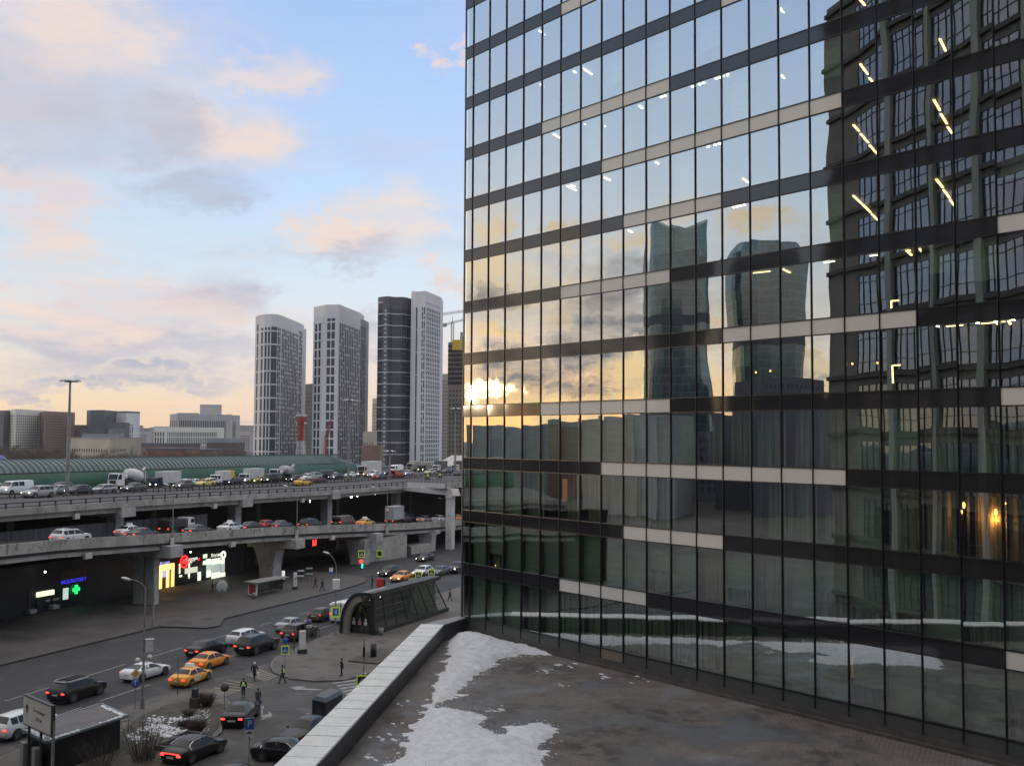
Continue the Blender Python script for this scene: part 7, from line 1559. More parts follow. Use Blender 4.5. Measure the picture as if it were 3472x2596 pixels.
def blk(name, label, corners, ytop, faces, mat, cat='building', deep=18, group=None, i0=0, roof=None, stuff_after=100, fl=3.05, zt=None, pent=None, parapet=None):
    """corners [(photo column, metres)] left to right along the visible faces; faces: one pattern per face"""
    C_ = [gnd(*c) for c in corners]; ztop = zt or zab2(C_[i0], ytop)
    back = fw.copy(); back.z = 0; back.normalize(); pts = C_+[C_[-1]+back*deep, C_[0]+back*deep]
    t_ = thing(name, label, cat, C_[0], 0, group); o = C_[0]
    b = MB(); b.prism([(p.x-o.x, p.y-o.y) for p in pts], 0, ztop); b.build('wall', mat, t_)
    if roof: b = MB(); cc = sum(pts, Vector())/len(pts); b.prism([((p.x-cc.x)*1.01+cc.x-o.x, (p.y-cc.y)*1.01+cc.y-o.y) for p in pts], ztop, ztop+roof[0]); b.build('roof', roof[1], t_)
    if pent:
        for (u0, u1, h, pm) in pent:
            a, e_ = C_[0].lerp(C_[-1], u0)+back*4, C_[0].lerp(C_[-1], u1)+back*4; q = [a, e_, e_+back*8, a+back*8]; b = MB(); b.prism([(p.x-o.x, p.y-o.y) for p in q], ztop, ztop+h); b.build('roof_house', pm or mat, t_)
    cells = []
    for k, F in enumerate(faces):
        if not F: continue
        a, e_ = C_[k], C_[k+1]; d = e_-a; L = d.length; d.normalize(); nr = Vector((d.y, -d.x, 0)); nr = nr if nr.dot(a-CAM) < 0 else -nr
        g = random.Random(hash(label) % 999 if False else len(label)*31+k*7)
        nc = F['n']; z0 = F.get('z0', 3); z1 = ztop-F.get('top', 4); m = F.get('m', m_fw); u0, u1 = F.get('u', (0.03, .97)); fh = F.get('fl', fl); nf = int((z1-z0)/fh); ww = F.get('w', .55); wh = F.get('h', .62)
        for c in range(nc):
            x = L*(u0+(u1-u0)*(c+.5)/nc); cw = L*(u1-u0)/nc*ww; j = 0
            while j < nf:
                r_ = 1
                if F['p'] == 'merge': r_ = g.choice(F.get('runs', (1, 1, 2, 2, 3, 4, 5)))
                elif F['p'] == 'tall': r_ = F.get('run', 3)
                r_ = min(r_, nf-j); zc = z0+(j+r_/2)*fh; hh = fh*(r_-1)+fh*wh
                if g.random() >= F.get('skip', 0): cells.append((a+d*x+nr*.07+Vector((0, 0, zc)), math.atan2(d.y, d.x), cw, hh, m))
                j += r_
        for (zz, th, mm) in F.get('bands', []):
            st__, ph = th[0], th[1]; z = z0+ph
            while z < z1+2: b = MB(); b.beam(a-o+nr*.15+Vector((0, 0, z)), e_-o+nr*.15+Vector((0, 0, z)), .22, th[2]); b.build('floor_band', mm, t_); z += st__
        for (ua, ub, mm) in F.get('piers', []):
            b = MB(); p, q_ = a.lerp(e_, ua)-o+nr*.25, a.lerp(e_, ub)-o+nr*.25; b.prism([(p.x, p.y), (q_.x, q_.y), (q_.x-nr.x*.5, q_.y-nr.y*.5), (p.x-nr.x*.5, p.y-nr.y*.5)], 0, ztop); b.build('pier', mm, t_)
    cells.sort(key=lambda q: -q[2]*q[3])
    lim = stuff_after; rest = {}
    for i, (p, az, cw, hh, m) in enumerate(cells):
        if i < lim:
            w_ = bpy.data.objects.new('window', uquad(m)); COL.objects.link(w_); w_.parent = t_; w_.location = p-o; w_.rotation_euler = (0, 0, az); w_.scale = (cw, 1, hh)
        else:
            b = rest.setdefault(m.name, (MB(), m))[0]; d = Vector((math.cos(az), math.sin(az), 0))*cw/2; c = p-o; z = Vector((0, 0, hh/2)); b.add([c-d-z, c+d-z, c+d+z, c-d+z], [(0, 1, 2, 3)])
    for b, m in rest.values(): q = b.build('farther_windows', m, t_); q['kind'] = 'stuff'
    return t_, ztop, C_
def zab2(P, y):
    lo, hi = -5.0, 400.0
    for _ in range(50):
        m = (lo+hi)/2; d = Vector((P.x, P.y, m))-CAM
        if 1298-F_*d.dot(UX)/d.dot(fw) > y: lo = m
        else: hi = m
    return lo
G3 = 'cluster of tall residential towers beyond the highway'
LB = W1
WB = ('every', (3.05*3, 0, .9), W1)
# first white tower
blk('residential_tower', 'leftmost tall white tower with rounded dark window corner and stepped right edge', [(859, 716), (876, 708), (889, 702), (912, 700), (934, 703), (946, 708), (1006, 752)], 1064,
    [dict(p='tall', n=1, w=.3, run=3), dict(p='tall', n=1, w=.55, run=3, top=8), dict(p='tall', n=2, w=.62, run=3, top=8, bands=[WB]), dict(p='tall', n=1, w=.98, h=.9, run=3, top=8, bands=[WB]), dict(p='merge', n=2, w=.6, top=8, runs=(1, 2, 3), bands=[WB]), dict(p='merge', n=11, w=.64, top=8, u=(.04, 1.0), runs=(1, 1, 1, 2, 2, 3, 5))], W1, 'tower', 20, G3, 3, pent=[(.05, .25, 2.0, None)])
blk('residential_tower', 'narrow lower wing attached to the right edge of the leftmost tall tower', [(1006, 753), (1020, 763)], 1106, [dict(p='merge', n=3, w=.7, top=2, runs=(1, 2, 3))], W1, 'tower', 14, G3)
blk('residential_tower', 'middle white tower with two dark window bays and a small roof house', [(1057, 712), (1090, 701), (1102, 699), (1132, 697), (1143, 696), (1216, 744)], 1032,
    [dict(p='tall', n=2, w=.55, run=2, top=9, u=(.1, .85), bands=[('every', (3.05*4, 0, .8), W1)]), None, dict(p='tall', n=2, w=.75, run=2, top=8, u=(.0, 1.0)), None, dict(p='merge', n=12, w=.66, top=9, u=(.03, 1.0), runs=(1, 1, 2, 2, 3, 4, 6))] , W1, 'tower', 20, G3, 3, pent=[(.22, .36, 3.4, None), (.45, .55, 1.5, None)])
blk('residential_tower', 'narrow darker wing at the right edge of the middle white tower', [(1216, 745), (1237, 760)], 1080, [dict(p='merge', n=4, w=.7, top=3, runs=(2, 3, 5))], GY, 'tower', 14, G3)
cv = [(1276, 700), (1293, 696), (1312, 694), (1326, 697), (1342, 698), (1358, 697), (1374, 700), (1388, 706)]
WB2 = ('every', (3.05*2.6, 0, .55), LB)
blk('residential_tower', 'dark grey curved tower with thin white floor lines, joined to a white tower', cv, 1004,
    [dict(p='tall', n=2, w=.8, run=2, h=.8, top=5, bands=[WB2]), dict(p='grid', n=1, w=.35, h=.45, top=8, m=principled('pale_far_window', (.42, .42, .44), .4), bands=[WB2]), dict(p='tall', n=3, w=.5, run=2, h=.85, top=6, bands=[WB2]), dict(p='tall', n=3, w=.5, run=2, h=.85, top=6, bands=[WB2]), dict(p='tall', n=3, w=.5, run=2, h=.85, top=6, bands=[WB2]), dict(p='merge', n=2, w=.7, top=7, runs=(1, 2), bands=[WB2]), dict(p='merge', n=2, w=.7, top=7, runs=(1, 2, 3), bands=[WB2])], D1, 'tower', 24, G3, 2)
blk('residential_tower', 'tallest white tower with fine windows, joined to the dark curved tower', [(1389, 694), (1403, 688), (1414, 687), (1438, 684), (1491, 715)], 988,
    [None, dict(p='tall', n=1, w=.5, run=5, h=.85, top=8), dict(p='merge', n=2, w=.55, top=8, u=(.45, 1.0), runs=(1, 2)), dict(p='grid', n=8, w=.5, h=.75, top=9, u=(.05, .95), bands=[('every', (3.05*3, 0, .5), W1)])], W1, 'tower', 22, G3, 2, pent=[(.0, .2, 2.0, None), (.25, .45, 1.0, None)])
t_, zt4, C4 = blk('unfinished_tower', 'unfinished brown concrete tower with square openings next to the glass corner', [(1517, 805), (1592, 798)], 1160, [dict(p='grid', n=6, w=.42, h=.45, top=34, m=m_hole, fl=3.6)], CN, 'tower', 22, None, fl=3.6)
b = MB(); z = zt4-32
while z < zt4: b.beam(Vector((0, 0, z)), C4[1]-C4[0]+Vector((0, 0, z)), .8, 2.3); z += 3.6
b.build('open_storey_shade', m_hole, t_)  # solid near-black bars: the shade of the open floors is put into colour
b = MB(); d = (C4[1]-C4[0]).normalized(); p0 = gnd(1531, 792)-C4[0]; p1 = gnd(1558, 790)-C4[0]; zb_ = zab2(gnd(1531, 792), 1186); zt_ = zab2(gnd(1531, 792), 1152); b.prism([(p0.x, p0.y), (p1.x, p1.y), (p1.x+d.y*-3, p1.y+3), (p0.x, p0.y+3)], zb_, zt_); b.build('yellow_formwork', principled('formwork_yellow', (.55, .38, .02), .5), t_)
blk('residential_tower', 'pale lattice-fronted tower seen thinly between the white and unfinished towers', [(1488, 900), (1520, 900)], 1267, [dict(p='grid', n=7, w=.6, h=.7, top=3, m=principled('grey_far_glass', (.10, .11, .12), .4))], BG, 'tower', 15)
blk('apartment_block', 'dark brown slab standing between the two white towers', [(1016, 830), (1054, 812)], 1309, [dict(p='grid', n=6, w=.5, h=.5, m=m_hole)], DK, 'building', 15, roof=(1.2, DK))
blk('apartment_block', 'thin yellowish block edge left of the dark curved tower', [(1261, 900), (1279, 890)], 1351, [dict(p='grid', n=3, w=.4, h=.4, m=m_hole)], BG, 'building', 12)
blk('apartment_block', 'low pale unfinished block between the middle and curved towers', [(1230, 640), (1270, 640)], 1462, [dict(p='grid', n=4, w=.3, h=.5, m=m_hole, fl=4, z0=12)], BG, 'building', 12, fl=4)
blk('warehouse', 'low dark brown shed below the unfinished block', [(1226, 480), (1290, 480)], 1508, [dict(p='grid', n=6, w=.4, h=.3, m=m_hole)], BR, 'building', 12)
# lattice towers and cranes
def lattice(t_, name, P0, P1, w0, w1, n, mat, r_=.25, sides=4):
    b = MB(); P0 = Vector(P0); P1 = Vector(P1); ax = (P1-P0).normalized(); x = ax.orthogonal().normalized(); y = ax.cross(x); prev = None
    for i in range(n+1):
        k = i/n; c = P0.lerp(P1, k); w_ = (w0+(w1-w0)*k)/2; ring = [c+(x*sx+y*sy)*w_ for sx, sy in ((-1, -1), (1, -1), (1, 1), (-1, 1))]
        for j in range(4): b.tube(ring[j], ring[(j+1) % 4], r_*.6, r_*.6, 4, False)
        if prev:
            for j in range(4): b.tube(prev[j], ring[j], r_, r_, 4, False); b.tube(prev[j], ring[(j+1) % 4], r_*.55, r_*.55, 4, False)
        prev = ring
    return b.build(name, mat, t_)
m_red = principled('tower_red', (.28, .03, .025), .6); m_whl = principled('tower_white', (.45, .45, .45), .6)
P = gnd(1021, 560); t_ = thing('antenna_tower', 'red and white lattice antenna tower in front of the white towers', 'antenna tower', P); zz = lambda y: zab2(P, y)
lattice(t_, 'lower_lattice', (0, 0, 0), (0, 0, zz(1494)), 5.5, 3.0, 8, m_whl, .28); b = MB(); b.tube((0, 0, zz(1494)), (0, 0, zz(1428)), 1.35, 1.35, 10); b.tube((0, 0, zz(1432)), (0, 0, zz(1414)), 2.0, 2.2, 10); b.build('red_shaft', m_red, t_); lattice(t_, 'red_cage', (0, 0, zz(1494)), (0, 0, zz(1410)), 3.2, 3.4, 7, m_red, .16)
for i in range(8):
    a = i*PI/4; b = MB(); b.cbox((2.6*math.cos(a), 2.6*math.sin(a), zz(1408)), (.5, .7, 1.2), a); b.tube((0, 0, zz(1411)), (2.6*math.cos(a), 2.6*math.sin(a), zz(1409)), .12, .12, 4); b.build('antenna_panel', m_whl, t_)
for a in (.5, 2.4, 4.0): b = MB(); b.sph((2.1*math.cos(a), 2.1*math.sin(a), zz(1436)), .9, 8, 5, (1, 1, .9)); b.build('dish', m_whl, t_)
P = gnd(1096, 540); zz = lambda y: zab2(P, y); t_ = thing('mobile_crane', 'pale lattice mast with a red jib in front of the middle white tower', 'crane', P); lattice(t_, 'mast', (0, 0, 0), (0, 0, zz(1462)), 2.0, 1.4, 12, m_whl, .16); q = atD(1122, 1425, 540)-P; q0 = atD(1103, 1500, 540)-P; lattice(t_, 'jib', q0, q, 1.3, .8, 7, m_red, .16); q2 = atD(1103, 1545, 540)-P; lattice(t_, 'jib', q2, q0, 1.6, 1.3, 5, m_red, .16)
m_crg = principled('crane_grey', (.22, .21, .20), .6)
GC = 'tower cranes above the unfinished tower'
P = gnd(1531, 812); zz = lambda y: zab2(P, y); t_ = thing('tower_crane', 'tower crane standing on the yellow formwork with jib to the right', 'crane', P, 0, GC); lattice(t_, 'mast', (0, 0, zz(1165)), (0, 0, zz(1095)), 2.0, 2.0, 10, m_crg, .14); lattice(t_, 'jib', atD(1508, 1100, 812)-P, atD(1590, 1079, 812)-P, 1.5, .9, 14, m_crg, .10); b = MB(); b.tube((0, 0, zz(1095)), (0, 0, zz(1072)), .5, .15, 6); b.build('peak', m_whl, t_); b = MB(); b.cbox(atD(1508, 1102, 812)-P, (3, 2, 2.6)); b.build('counterweight', GY, t_)
P = gnd(1600, 830); zz = lambda y: zab2(P, y); t_ = thing('tower_crane', 'higher crane jib reaching in from behind the glass corner', 'crane', P, 0, GC); lattice(t_, 'mast', (0, 0, 0), (0, 0, zz(1050)), 2.0, 2.0, 40, m_crg, .12); lattice(t_, 'jib', atD(1490, 1067, 830)-P, atD(1600, 1050, 830)-P, 1.5, 1.5, 18, m_crg, .10)
P = gnd(1562, 800); zz = lambda y: zab2(P, y); t_ = thing('derrick', 'short dark derrick on top of the unfinished tower', 'crane', P); lattice(t_, 'boom', (0, 0, zz(1165)), atD(1565, 1127, 800)-P, 1.6, 1.0, 6, m_black, .25)
# left distant blocks
gd = lambda n, **k: dict(p='grid', n=n, w=k.pop('w', .5), h=k.pop('h', .55), **k)
GL = 'apartment blocks on the far left skyline'
blk('apartment_block', 'dark blue block edge cut by the left picture border', [(-60, 1200), (10, 1180)], 1392, [gd(8)], DK, 'building', 20, GL)
blk('apartment_block', 'white apartment block with dense small windows at the far left', [(13, 1225), (50, 1160), (131, 1215)], 1386, [gd(7, w=.5, h=.6), gd(11, w=.5, h=.6)], fm('cream_block', (.56, .54, .50), (.62, .60, .55)), 'building', 20, GL, 1)
blk('apartment_block', 'red brown apartment block right of the white one', [(132, 1225), (150, 1170), (228, 1215)], 1393, [gd(5, w=.4), gd(12, w=.4)], BR, 'building', 20, GL, 1)
blk('apartment_block', 'low charcoal block between the brown block and the dark tower', [(229, 1250), (272, 1240), (292, 1240)], 1440, [gd(8, w=.4), gd(5, w=.5, m=principled('pale_win', (.35, .35, .36), .5), h=.4)], DK, 'building', 20, GL)
blk('apartment_block', 'charcoal tower block with flat cap left of the black and white block', [(292, 1215), (305, 1190), (352, 1188), (370, 1210)], 1394, [gd(2), gd(9, w=.35, h=.7), gd(4)], DK, 'building', 20, GL, 1, roof=(1.5, DK))
t_, z_, c_ = blk('apartment_block', 'black and white block with bold horizontal window stripes', [(368, 1240), (428, 1220), (452, 1235)], 1399, [dict(p='grid', n=2, w=.62, h=.35, top=8, fl=6, u=(.02, .95)), dict(p='merge', n=4, w=.5, top=10, runs=(1, 2, 3))], W1, 'building', 20, GL, 1, roof=(2.0, DK))
blk('apartment_block', 'dark lower block standing in front of the black and white block', [(366, 1180), (424, 1175)], 1432, [dict(p='merge', n=9, w=.35, top=4, runs=(1, 2), m=principled('pale_win2', (.30, .31, .33), .5))], DK, 'building', 14, GL)
blk('apartment_block', 'small pale hazy block right of the black and white block', [(448, 1500), (478, 1480), (498, 1500)], 1461, [gd(5), gd(4)], PL, 'building', 20, GL)
t_, z_, c_ = blk('office_house', 'long old beige house with rows of windows and grey roof on the left', [(240, 640), (372, 600), (431, 660)], 1487, [gd(15, w=.4, h=.45, top=2, fl=4.2), gd(9, w=.4, h=.45, top=2, fl=4.2)], BG, 'building', 26, None, 1, fl=4.2, roof=(.6, GY), pent=[(.15, .8, 3.0, GY)])
blk('apartment_block', 'long low white block with dark lower windows', [(522, 1180), (560, 1150), (740, 1190)], 1447, [dict(p='tall', n=4, w=.5, run=3, top=3), dict(p='tall', n=28, w=.5, run=3, top=3)], fm('cream_block', (.4, .4, .4), (.4, .4, .4)), 'building', 25, GL, 1)
blk('apartment_block', 'wide white high-rise with vertical fins behind the long low block', [(574, 1330), (600, 1300), (770, 1340)], 1402, [dict(p='tall', n=4, w=.5, run=8, top=5), dict(p='tall', n=26, w=.55, run=8, top=5)], PL, 'building', 25, GL, 1, pent=[(.5, .85, 13, PL), (.1, .45, 2, PL)])
blk('apartment_block', 'pale high-rise slice right of the wide finned high-rise', [(776, 1400), (799, 1400)], 1407, [dict(p='tall', n=4, w=.4, run=6, top=8)], PL, 'building', 20, GL)
blk('apartment_block', 'hazy pale block left of the first tall tower, lower', [(800, 1500), (849, 1480)], 1463, [gd(7)], fm('haze_pink_block', (.34, .30, .29), (.38, .34, .33)), 'building', 20, GL)
blk('apartment_block', 'hazy tall sliver of a block left of the first tall tower', [(826, 1800), (838, 1800)], 1448, [None], PL, 'building', 10, GL)
blk('brick_house', 'low red brick house behind the green gallery', [(497, 420), (631, 430)], 1527, [gd(12, w=.35, h=.4, fl=4, top=2)], RB, 'building', 20, None, roof=(1.0, DK), fl=4)
blk('brick_house', 'long brown brick house with dark roof behind the red one', [(480, 520), (640, 520)], 1512, [gd(14, w=.35, h=.4, top=2)], BR, 'building', 20, None, roof=(1.6, fm('dark_roof_tin', (.08, .08, .09), (.11, .11, .12))))
blk('brick_house', 'grey brown house with pale snowy roof left of the white towers', [(700, 600), (800, 610)], 1500, [gd(10, w=.35, h=.4, top=2)], fm('brown_render', (.10, .08, .07), (.13, .105, .09)), 'building', 20, None, roof=(2.6, fm('snowy_tin', (.22, .23, .25), (.30, .31, .33))))
blk('brick_house', 'low dark house right of the snowy-roofed house', [(640, 460), (720, 460)], 1530, [gd(8, w=.3, h=.4)], BR, 'building', 16, None, roof=(1.0, DK))
P = gnd(776, 1380); t_ = thing('chimney', 'red and white banded chimney beside the pale high-rise', 'chimney', P); zz = lambda y: zab2(P, y); ys = [1489, 1470, 1460, 1450, 1440, 1430, 1420, 1412, 1405]
for i, (a, c) in enumerate(zip(ys[:-1], ys[1:])): b = MB(); b.tube((0, 0, zz(a) if i else 0), (0, 0, zz(c)), 3.2, 3.1, 12); b.build('chimney_band', m_red if i % 2 else m_whl, t_)
P = atD(-45, 1556, 260); t_ = thing('blue_tent', 'blue rounded tarpaulin roof at the left edge above the gallery', 'tent', (P.x, P.y, 0)); b = MB(); b.sph((0, 0, 14.5), 4.0, 14, 8, (1.4, 1.4, .9)); b.tube((0, 0, 0), (0, 0, 14), 3.8, 3.8, 12); b.build('tarpaulin', principled('blue_tarpaulin', (.02, .06, .22), .5), t_)
P = gnd(1545, 330); t_ = thing('canopy_tent', 'pale pitched canopy beyond the highway by the building corner', 'canopy', P); b = MB(); z = zab2(P, 1543); b.add([(-7, -4, z-3.4), (7, -4, z-3.4), (7, 4, z-3.4), (-7, 4, z-3.4), (-2, 0, z), (7, 0, z)], [(0, 1, 5, 4), (2, 3, 4, 5), (3, 0, 4), (1, 2, 5)]); b.build('canopy_roof', m_conc3, t_); b = MB()
for x, y in ((-6.5, -3.5), (6.5, -3.5), (6.5, 3.5), (-6.5, 3.5)): b.beam((x, y, 0), (x, y, z-3.4), .4, .4, Vector((1, 0, 0)))
b.build('post', m_pole, t_)
# distant hazy skyline and trees
sk = MB(); g = random.Random(21)
for i in range(150):
    x = g.uniform(-150, 3600) if i < 90 else g.uniform(400, 860); D = g.uniform(1700, 2350); P = gnd(x, D); h = g.uniform(14, 42); w_ = g.uniform(15, 60); az = g.random()*3
    sk.cbox((P.x, P.y, h/2), (w_, g.uniform(14, 30), h), az)
o = sk.build('far_city', fm('far_city_wall', (.24, .225, .23), (.32, .30, .30), .01)); tag(o, 'hazy low roofs of the distant city along the horizon', 'city', None, 'stuff')
def bare_tree_mesh(seed, H):
    g = random.Random(seed); T, C = MB(), MB()
    T.tube((0, 0, 0), (0, 0, H*.35), .28, .20, 7); T.tube((0, 0, H*.35), (.2, .1, H*.7), .20, .09, 6)
    for i in range(9):
        z = H*g.uniform(.25, .65); a = g.random()*2*PI; L = H*g.uniform(.22, .42); p = Vector((.1, 0, z)); q = p+Vector((math.cos(a)*L*.6, math.sin(a)*L*.6, L*.8)); T.tube(p, q, .10, .04, 5, False)
        for k in range(34):
            s_ = p.lerp(q, g.uniform(.3, 1.05)); e_ = s_+Vector((g.gauss(0, .9), g.gauss(0, .9), g.uniform(.4, 2.2))); C.tube(s_, e_, .040, .016, 3, False)
            for _ in range(3): f = s_.lerp(e_, g.uniform(.3, 1)); C.tube(f, f+Vector((g.gauss(0, .6), g.gauss(0, .6), g.uniform(.2, 1.0))), .022, .010, 3, False)
    for k in range(60):
        s_ = Vector((.15, .05, H*g.uniform(.5, .72))); e_ = s_+Vector((g.gauss(0, .9), g.gauss(0, .9), g.uniform(.6, H*.26))); C.tube(s_, e_, .035, .014, 3, False)
    return T.mesh('trunk', m_bark), C.mesh('crown', m_tw)
m_bark = varied('bark', (.05, .042, .036), (.08, .068, .058), 1.0, .9, obj=True); m_tw = varied('winter_twigs', (.085, .066, .058), (.135, .11, .098), .3, .9, obj=True)
TM = [bare_tree_mesh(i, 15) for i in range(5)]; g = random.Random(4); k = 0
def tree(x, D, sc, label):
    P = gnd(x, D); t_ = thing('bare_tree', label, 'tree', P, g.random()*6, 'leafless trees behind the green gallery'); tm = TM[g.randrange(5)]; onemesh(tm[0], 'trunk', t_); onemesh(tm[1], 'crown', t_); t_.scale = (sc*g.uniform(.95, 1.3), sc*g.uniform(.95, 1.3), sc); return t_
def LBT(x):
    for xm, q in ((60, 'at the far left edge below the white block'), (135, 'below the dense white apartment block'), (235, 'below the red brown apartment block'), (330, 'before the left beige house half'), (435, 'before the right beige house half'), (520, 'below the small pale hazy block'), (640, 'beside the low red brick house'), (740, 'below the long low white block'), (960, 'left of the first tall tower')):
        if x < xm: return 'leafless brown tree above the green gallery, '+q
for i in range(74):
    x = -30+i*12.2+g.uniform(-6, 6); D = g.uniform(300, 430); top = 1512 if x < 230 else (1535 if x < 440 else 1528); P = gnd(x, D); hz = zab2(P, top+g.uniform(-12, 16)); tree(x, D, max(.45, hz/15.5), LBT(x))

# ================================================================== places seen only in the mirror glass (behind and beside the camera)
def mir(P): return Vector((P.x, -P.y, P.z))
def m_tower():
    m = bpy.data.materials.new('teal_curtain_wall'); m.use_nodes = True; t = NT(m.node_tree); t.n.remove(t.n['Principled BSDF'])
    P = t.node('ShaderNodeNewGeometry').outputs['Position']; z = t.sep(P)[2]
    ln = t.mapr(t.math('ABSOLUTE', t.math('SUBTRACT', t.math('FRACT', t.math('MULTIPLY', z, 1/3.9)), .5)), .40, .46)
    wn = t.node('ShaderNodeTexWhiteNoise'); t.put(wn.inputs[0], t.vm('FLOOR', t.vm('MULTIPLY', P, (.4, .4, 1/3.9))))
    d = t.node('ShaderNodeBsdfDiffuse'); t.put(d.inputs[0], t.mix(ln, t.mix(wn.outputs[0], (.035, .075, .078), (.075, .125, .125)), (.13, .17, .17)))
    gl = t.node('ShaderNodeBsdfGlossy'); gl.inputs[0].default_value = (.6, .7, .72, 1); gl.inputs[1].default_value = .12
    mx = t.node('ShaderNodeMixShader'); mx.inputs[0].default_value = .28; t.l.new(d.outputs[0], mx.inputs[1]); t.l.new(gl.outputs[0], mx.inputs[2]); t.l.new(mx.outputs[0], t.n['Material Output'].inputs[0]); return m
MT = m_tower()
def mirtower(label, rows, D, dep, flat=.35, name='glass_tower', tops=None):
    """rows: (photo y, left column, right column) of its mirror image"""
    n = 20; secs = []; c0 = None
    for (y, xl, xr) in rows:
        L, Rr = atD(xl, y, D), atD(xr, y, D); c = (L+Rr)/2; hw = (Rr-L).length/2; ax = (Rr-L).normalized(); ay = Vector((-ax.y, ax.x, 0)); z = c.z; c.z = 0; ring = []
        for i in range(n):
            a = 2*PI*i/n; ca, sa = math.cos(a), math.sin(a); e_ = .55; px_ = hw*math.copysign(abs(ca)**e_, ca); py_ = dep*math.copysign(abs(sa)**e_, sa); q = c+ax*px_+ay*py_; zz_ = z
            if tops and y == rows[0][0]: zz_ += tops(ca)
            ring.append(mir(Vector((q.x, q.y, zz_))))
        secs.append(ring)
    base = [Vector((p.x, p.y, 0)) for p in secs[-1]]; secs.append(base); c0 = sum(base, Vector())/n
    b = MB(); v = [p-c0 for s_ in secs for p in s_]; b.add(v, [(i*n+j, i*n+(j+1) % n, (i+1)*n+(j+1) % n, (i+1)*n+j) for i in range(len(secs)-1) for j in range(n)]); b.add([p-c0 for p in secs[0]], [tuple(range(n))])
    t_ = thing(name, label, 'tower', c0); b.build('curtain_wall', MT, t_)
    for k in (.30, .62):
        zb_ = secs[0][0].z*k; ring = []
        i_ = max(i for i in range(len(secs)) if secs[i][0].z >= zb_) if secs[0][0].z > zb_ else 0
        A_, B_ = secs[i_], secs[min(i_+1, len(secs)-1)]; q = []
        f = (A_[0].z-zb_)/max(A_[0].z-B_[0].z, .01); q = [A_[j].lerp(B_[j], f) for j in range(n)]; cc = sum(q, Vector())/n
        q = [cc+(p-cc)*1.004 for p in q]; bb = MB()
        for j in range(n): a_, e_ = q[j]-c0, q[(j+1) % n]-c0; a_.z = zb_; e_.z = zb_; bb.beam(a_, e_, .3, 4.0)
        bb.build('plant_floor', D1, t_)
    return t_
mirtower('curved teal glass tower with slanting roof, mirrored left in the glass facade', [(772, 2196, 2396), (895, 2195, 2402), (960, 2195, 2391), (1110, 2195, 2392), (1244, 2193, 2404), (1400, 2191, 2432), (1500, 2190, 2440)], 420, 14, tops=lambda ca: 5*abs(ca)**2-2)
mirtower('wider barrel shaped teal glass tower, mirrored right in the glass facade', [(848, 2500, 2690), (880, 2478, 2719), (1000, 2468, 2722), (1153, 2474, 2721), (1312, 2484, 2718), (1500, 2495, 2705)], 440, 17)
GM = 'city blocks mirrored low in the glass facade'
def mirblk(label, x0, x1, y, D, mat, n=10, fl_=3.2, wm=None, dep=16):
    A_, B_ = atD(x0, y, D), atD(x1, y, D+20); zt = A_.z; A_.z = B_.z = 0; A_, B_ = mir(A_), mir(B_); d = (B_-A_).normalized(); bk = Vector((-d.y, d.x, 0)); bk = bk if bk.y < 0 else -bk
    t_ = thing('city_block', label, 'building', A_, 0, GM); q = [Vector((0, 0, 0)), B_-A_, B_-A_+bk*dep, bk*dep]; b = MB(); b.prism([xy(p) for p in q], 0, zt); b.build('wall', mat, t_)
    b = MB(); L = (B_-A_).length
    for i in range(n):
        for j in range(int((zt-3)/fl_)):
            p = d*L*(i+.5)/n-bk*.08+Vector((0, 0, 3+fl_*(j+.5))); e_ = d*L/n*.28; z = Vector((0, 0, .8)); b.add([p-e_-z, p+e_-z, p+e_+z, p-e_+z], [(0, 1, 2, 3)])
    if b.v: o = b.build('windows', wm or m_fw, t_); o['kind'] = 'stuff'
for i, a in enumerate([(1585, 1720, 1440, 330, GY), (1725, 1860, 1448, 380, BR), (1860, 1960, 1430, 420, GY), (1968, 2036, 1418, 300, BG), (2040, 2110, 1405, 300, PL), (2112, 2195, 1412, 300, GY), (2190, 2480, 1470, 340, DK), (2540, 2650, 1335, 300, DK), (2600, 2795, 1285, 360, DK), (2440, 2500, 1400, 320, DK), (2290, 2430, 1440, 600, GY)]):
    mirblk(['grey block mirrored at the left end of the glass', 'brown block mirrored beside the grey one', 'grey block mirrored below the gold cloud', 'beige block mirrored with clear window rows', 'pale slab mirrored beside the beige block', 'grey block mirrored left of the teal tower foot', 'long dark hall mirrored below the teal towers', 'dark block mirrored at the barrel tower foot', 'long dark roofline mirrored right of the barrel tower', 'small dark block mirrored between the two teal towers', 'grey slab mirrored far behind the teal towers'][i], *a)
# the building the picture was taken from: seen as the dark mirror image on the right
ud = Vector((-.906, -.423, 0)).normalized(); un = Vector((-ud.y, ud.x, 0)); un = un if un.y > 0 else -un
K0 = Vector((CAM.x, CAM.y, 0))-un*2.2
m_kw = varied('brown_masonry', (.13, .115, .10), (.17, .15, .13), .25, .7); m_kp = varied('grey_green_pilaster', (.22, .24, .20), (.27, .29, .25), .3, .7, stretch=(1, 1, .2)); m_kg = glassy('dim_blue_window', (.60, .68, .80), .42, .5, .4, None, amp=.006, diffuse=(.035, .040, .052))
hb = thing('masonry_building', 'dark masonry building with pale pilasters and tall windows, mirrored on the right of the glass', 'building', K0)
S0, S1, HB = -30.0, 93.0, 84.0
b = MB(); q = [ud*S0, ud*S1, ud*S1-un*16, ud*S0-un*16]; b.prism([xy(p) for p in q], 0, HB); b.build('wall', m_kw, hb)
s_ = S0+1; wi = 0; wb, fb, pb2, sb2 = MB(), MB(), MB(), MB(); i = 0
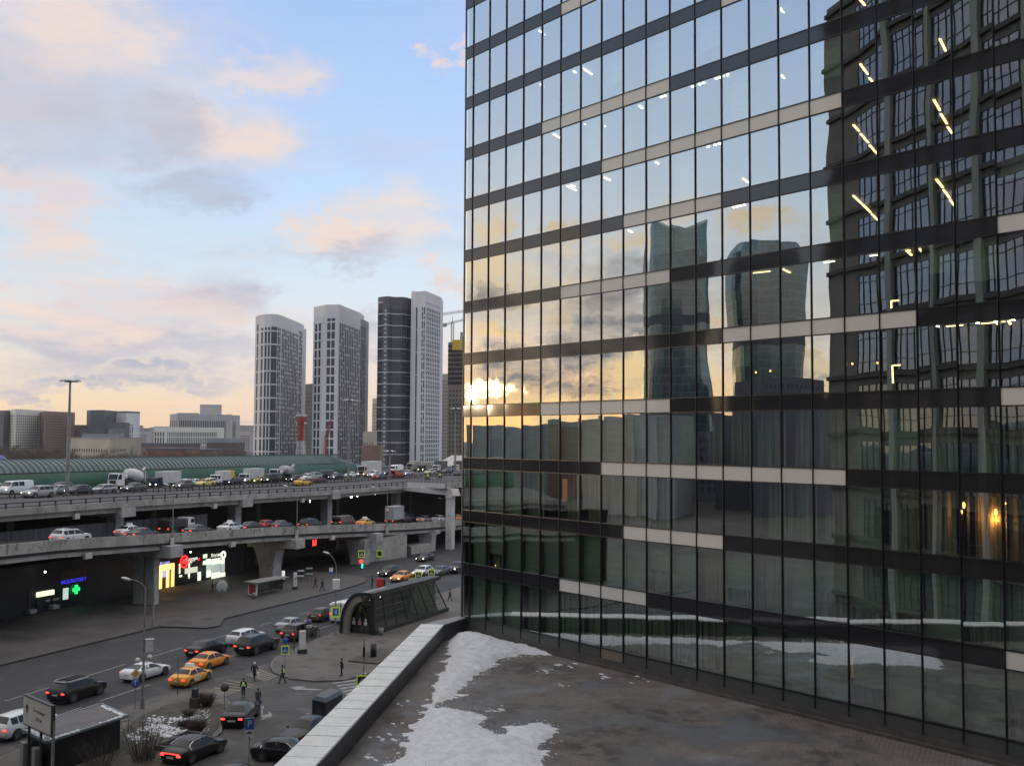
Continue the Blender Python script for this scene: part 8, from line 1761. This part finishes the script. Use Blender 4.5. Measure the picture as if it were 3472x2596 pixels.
while s_ < S1-10:
    bay = 8.2; p = ud*s_
    if abs(s_) > 2.4 or True:
        pq = ud*(s_+.0); pb2.prism([xy(v) for v in (pq, pq+ud*(1.35 if i % 2 else .8), pq+ud*(1.35 if i % 2 else .8)+un*.65, pq+un*.65)], 0, HB)
    z = 1.0
    while z < HB-7:
        a0, a1 = s_+1.7, s_+bay-.3
        wb.add([ud*a0+un*.06+Vector((0, 0, z+.7)), ud*a1+un*.06+Vector((0, 0, z+.7)), ud*a1+un*.06+Vector((0, 0, z+6.3)), ud*a0+un*.06+Vector((0, 0, z+6.3))], [(0, 1, 2, 3)])
        for k in (0, .28, .55, .8, 1.0): c = ud*(a0+(a1-a0)*k)+un*.12; fb.beam(c+Vector((0, 0, z+.7)), c+Vector((0, 0, z+6.3)), .09, .09, ud)
        for zz_ in (.7, 2.2, 5.3, 6.3): fb.beam(ud*a0+un*.12+Vector((0, 0, z+zz_)), ud*a1+un*.12+Vector((0, 0, z+zz_)), .09, .09)
        z += 7.4
    s_ += bay; i += 1
z = 1.0
while z < HB: sb2.beam(ud*S0+un*.25+Vector((0, 0, z+.25)), ud*S1+un*.25+Vector((0, 0, z+.25)), .55, .6); z += 7.4
q = wb.build('windows', m_kg, hb); q['kind'] = 'stuff'; q = fb.build('window_frames', m_black, hb); q['kind'] = 'stuff'; q = pb2.build('pilasters', m_kp, hb); q['kind'] = 'stuff'; q = sb2.build('string_courses', principled('dark_stone_course', (.05, .047, .043), .7), hb); q['kind'] = 'stuff'

# ================================================================== haze over the city
hz = MB(); hz.box(-2900, 2900, -2900, 2900, -1.1, 190.0)
m_hz = bpy.data.materials.new('haze_air'); m_hz.use_nodes = True; t = NT(m_hz.node_tree); t.n.remove(t.n['Principled BSDF'])
pv = t.node('ShaderNodeVolumePrincipled'); pv.inputs['Color'].default_value = (.86, .85, .88, 1); pv.inputs['Density'].default_value = 0.00006; pv.inputs['Anisotropy'].default_value = 0.2
t.l.new(pv.outputs[0], t.n['Material Output'].inputs['Volume']); o = hz.build('haze', m_hz); tag(o, 'thin evening haze over the whole city', 'haze', None, 'stuff')
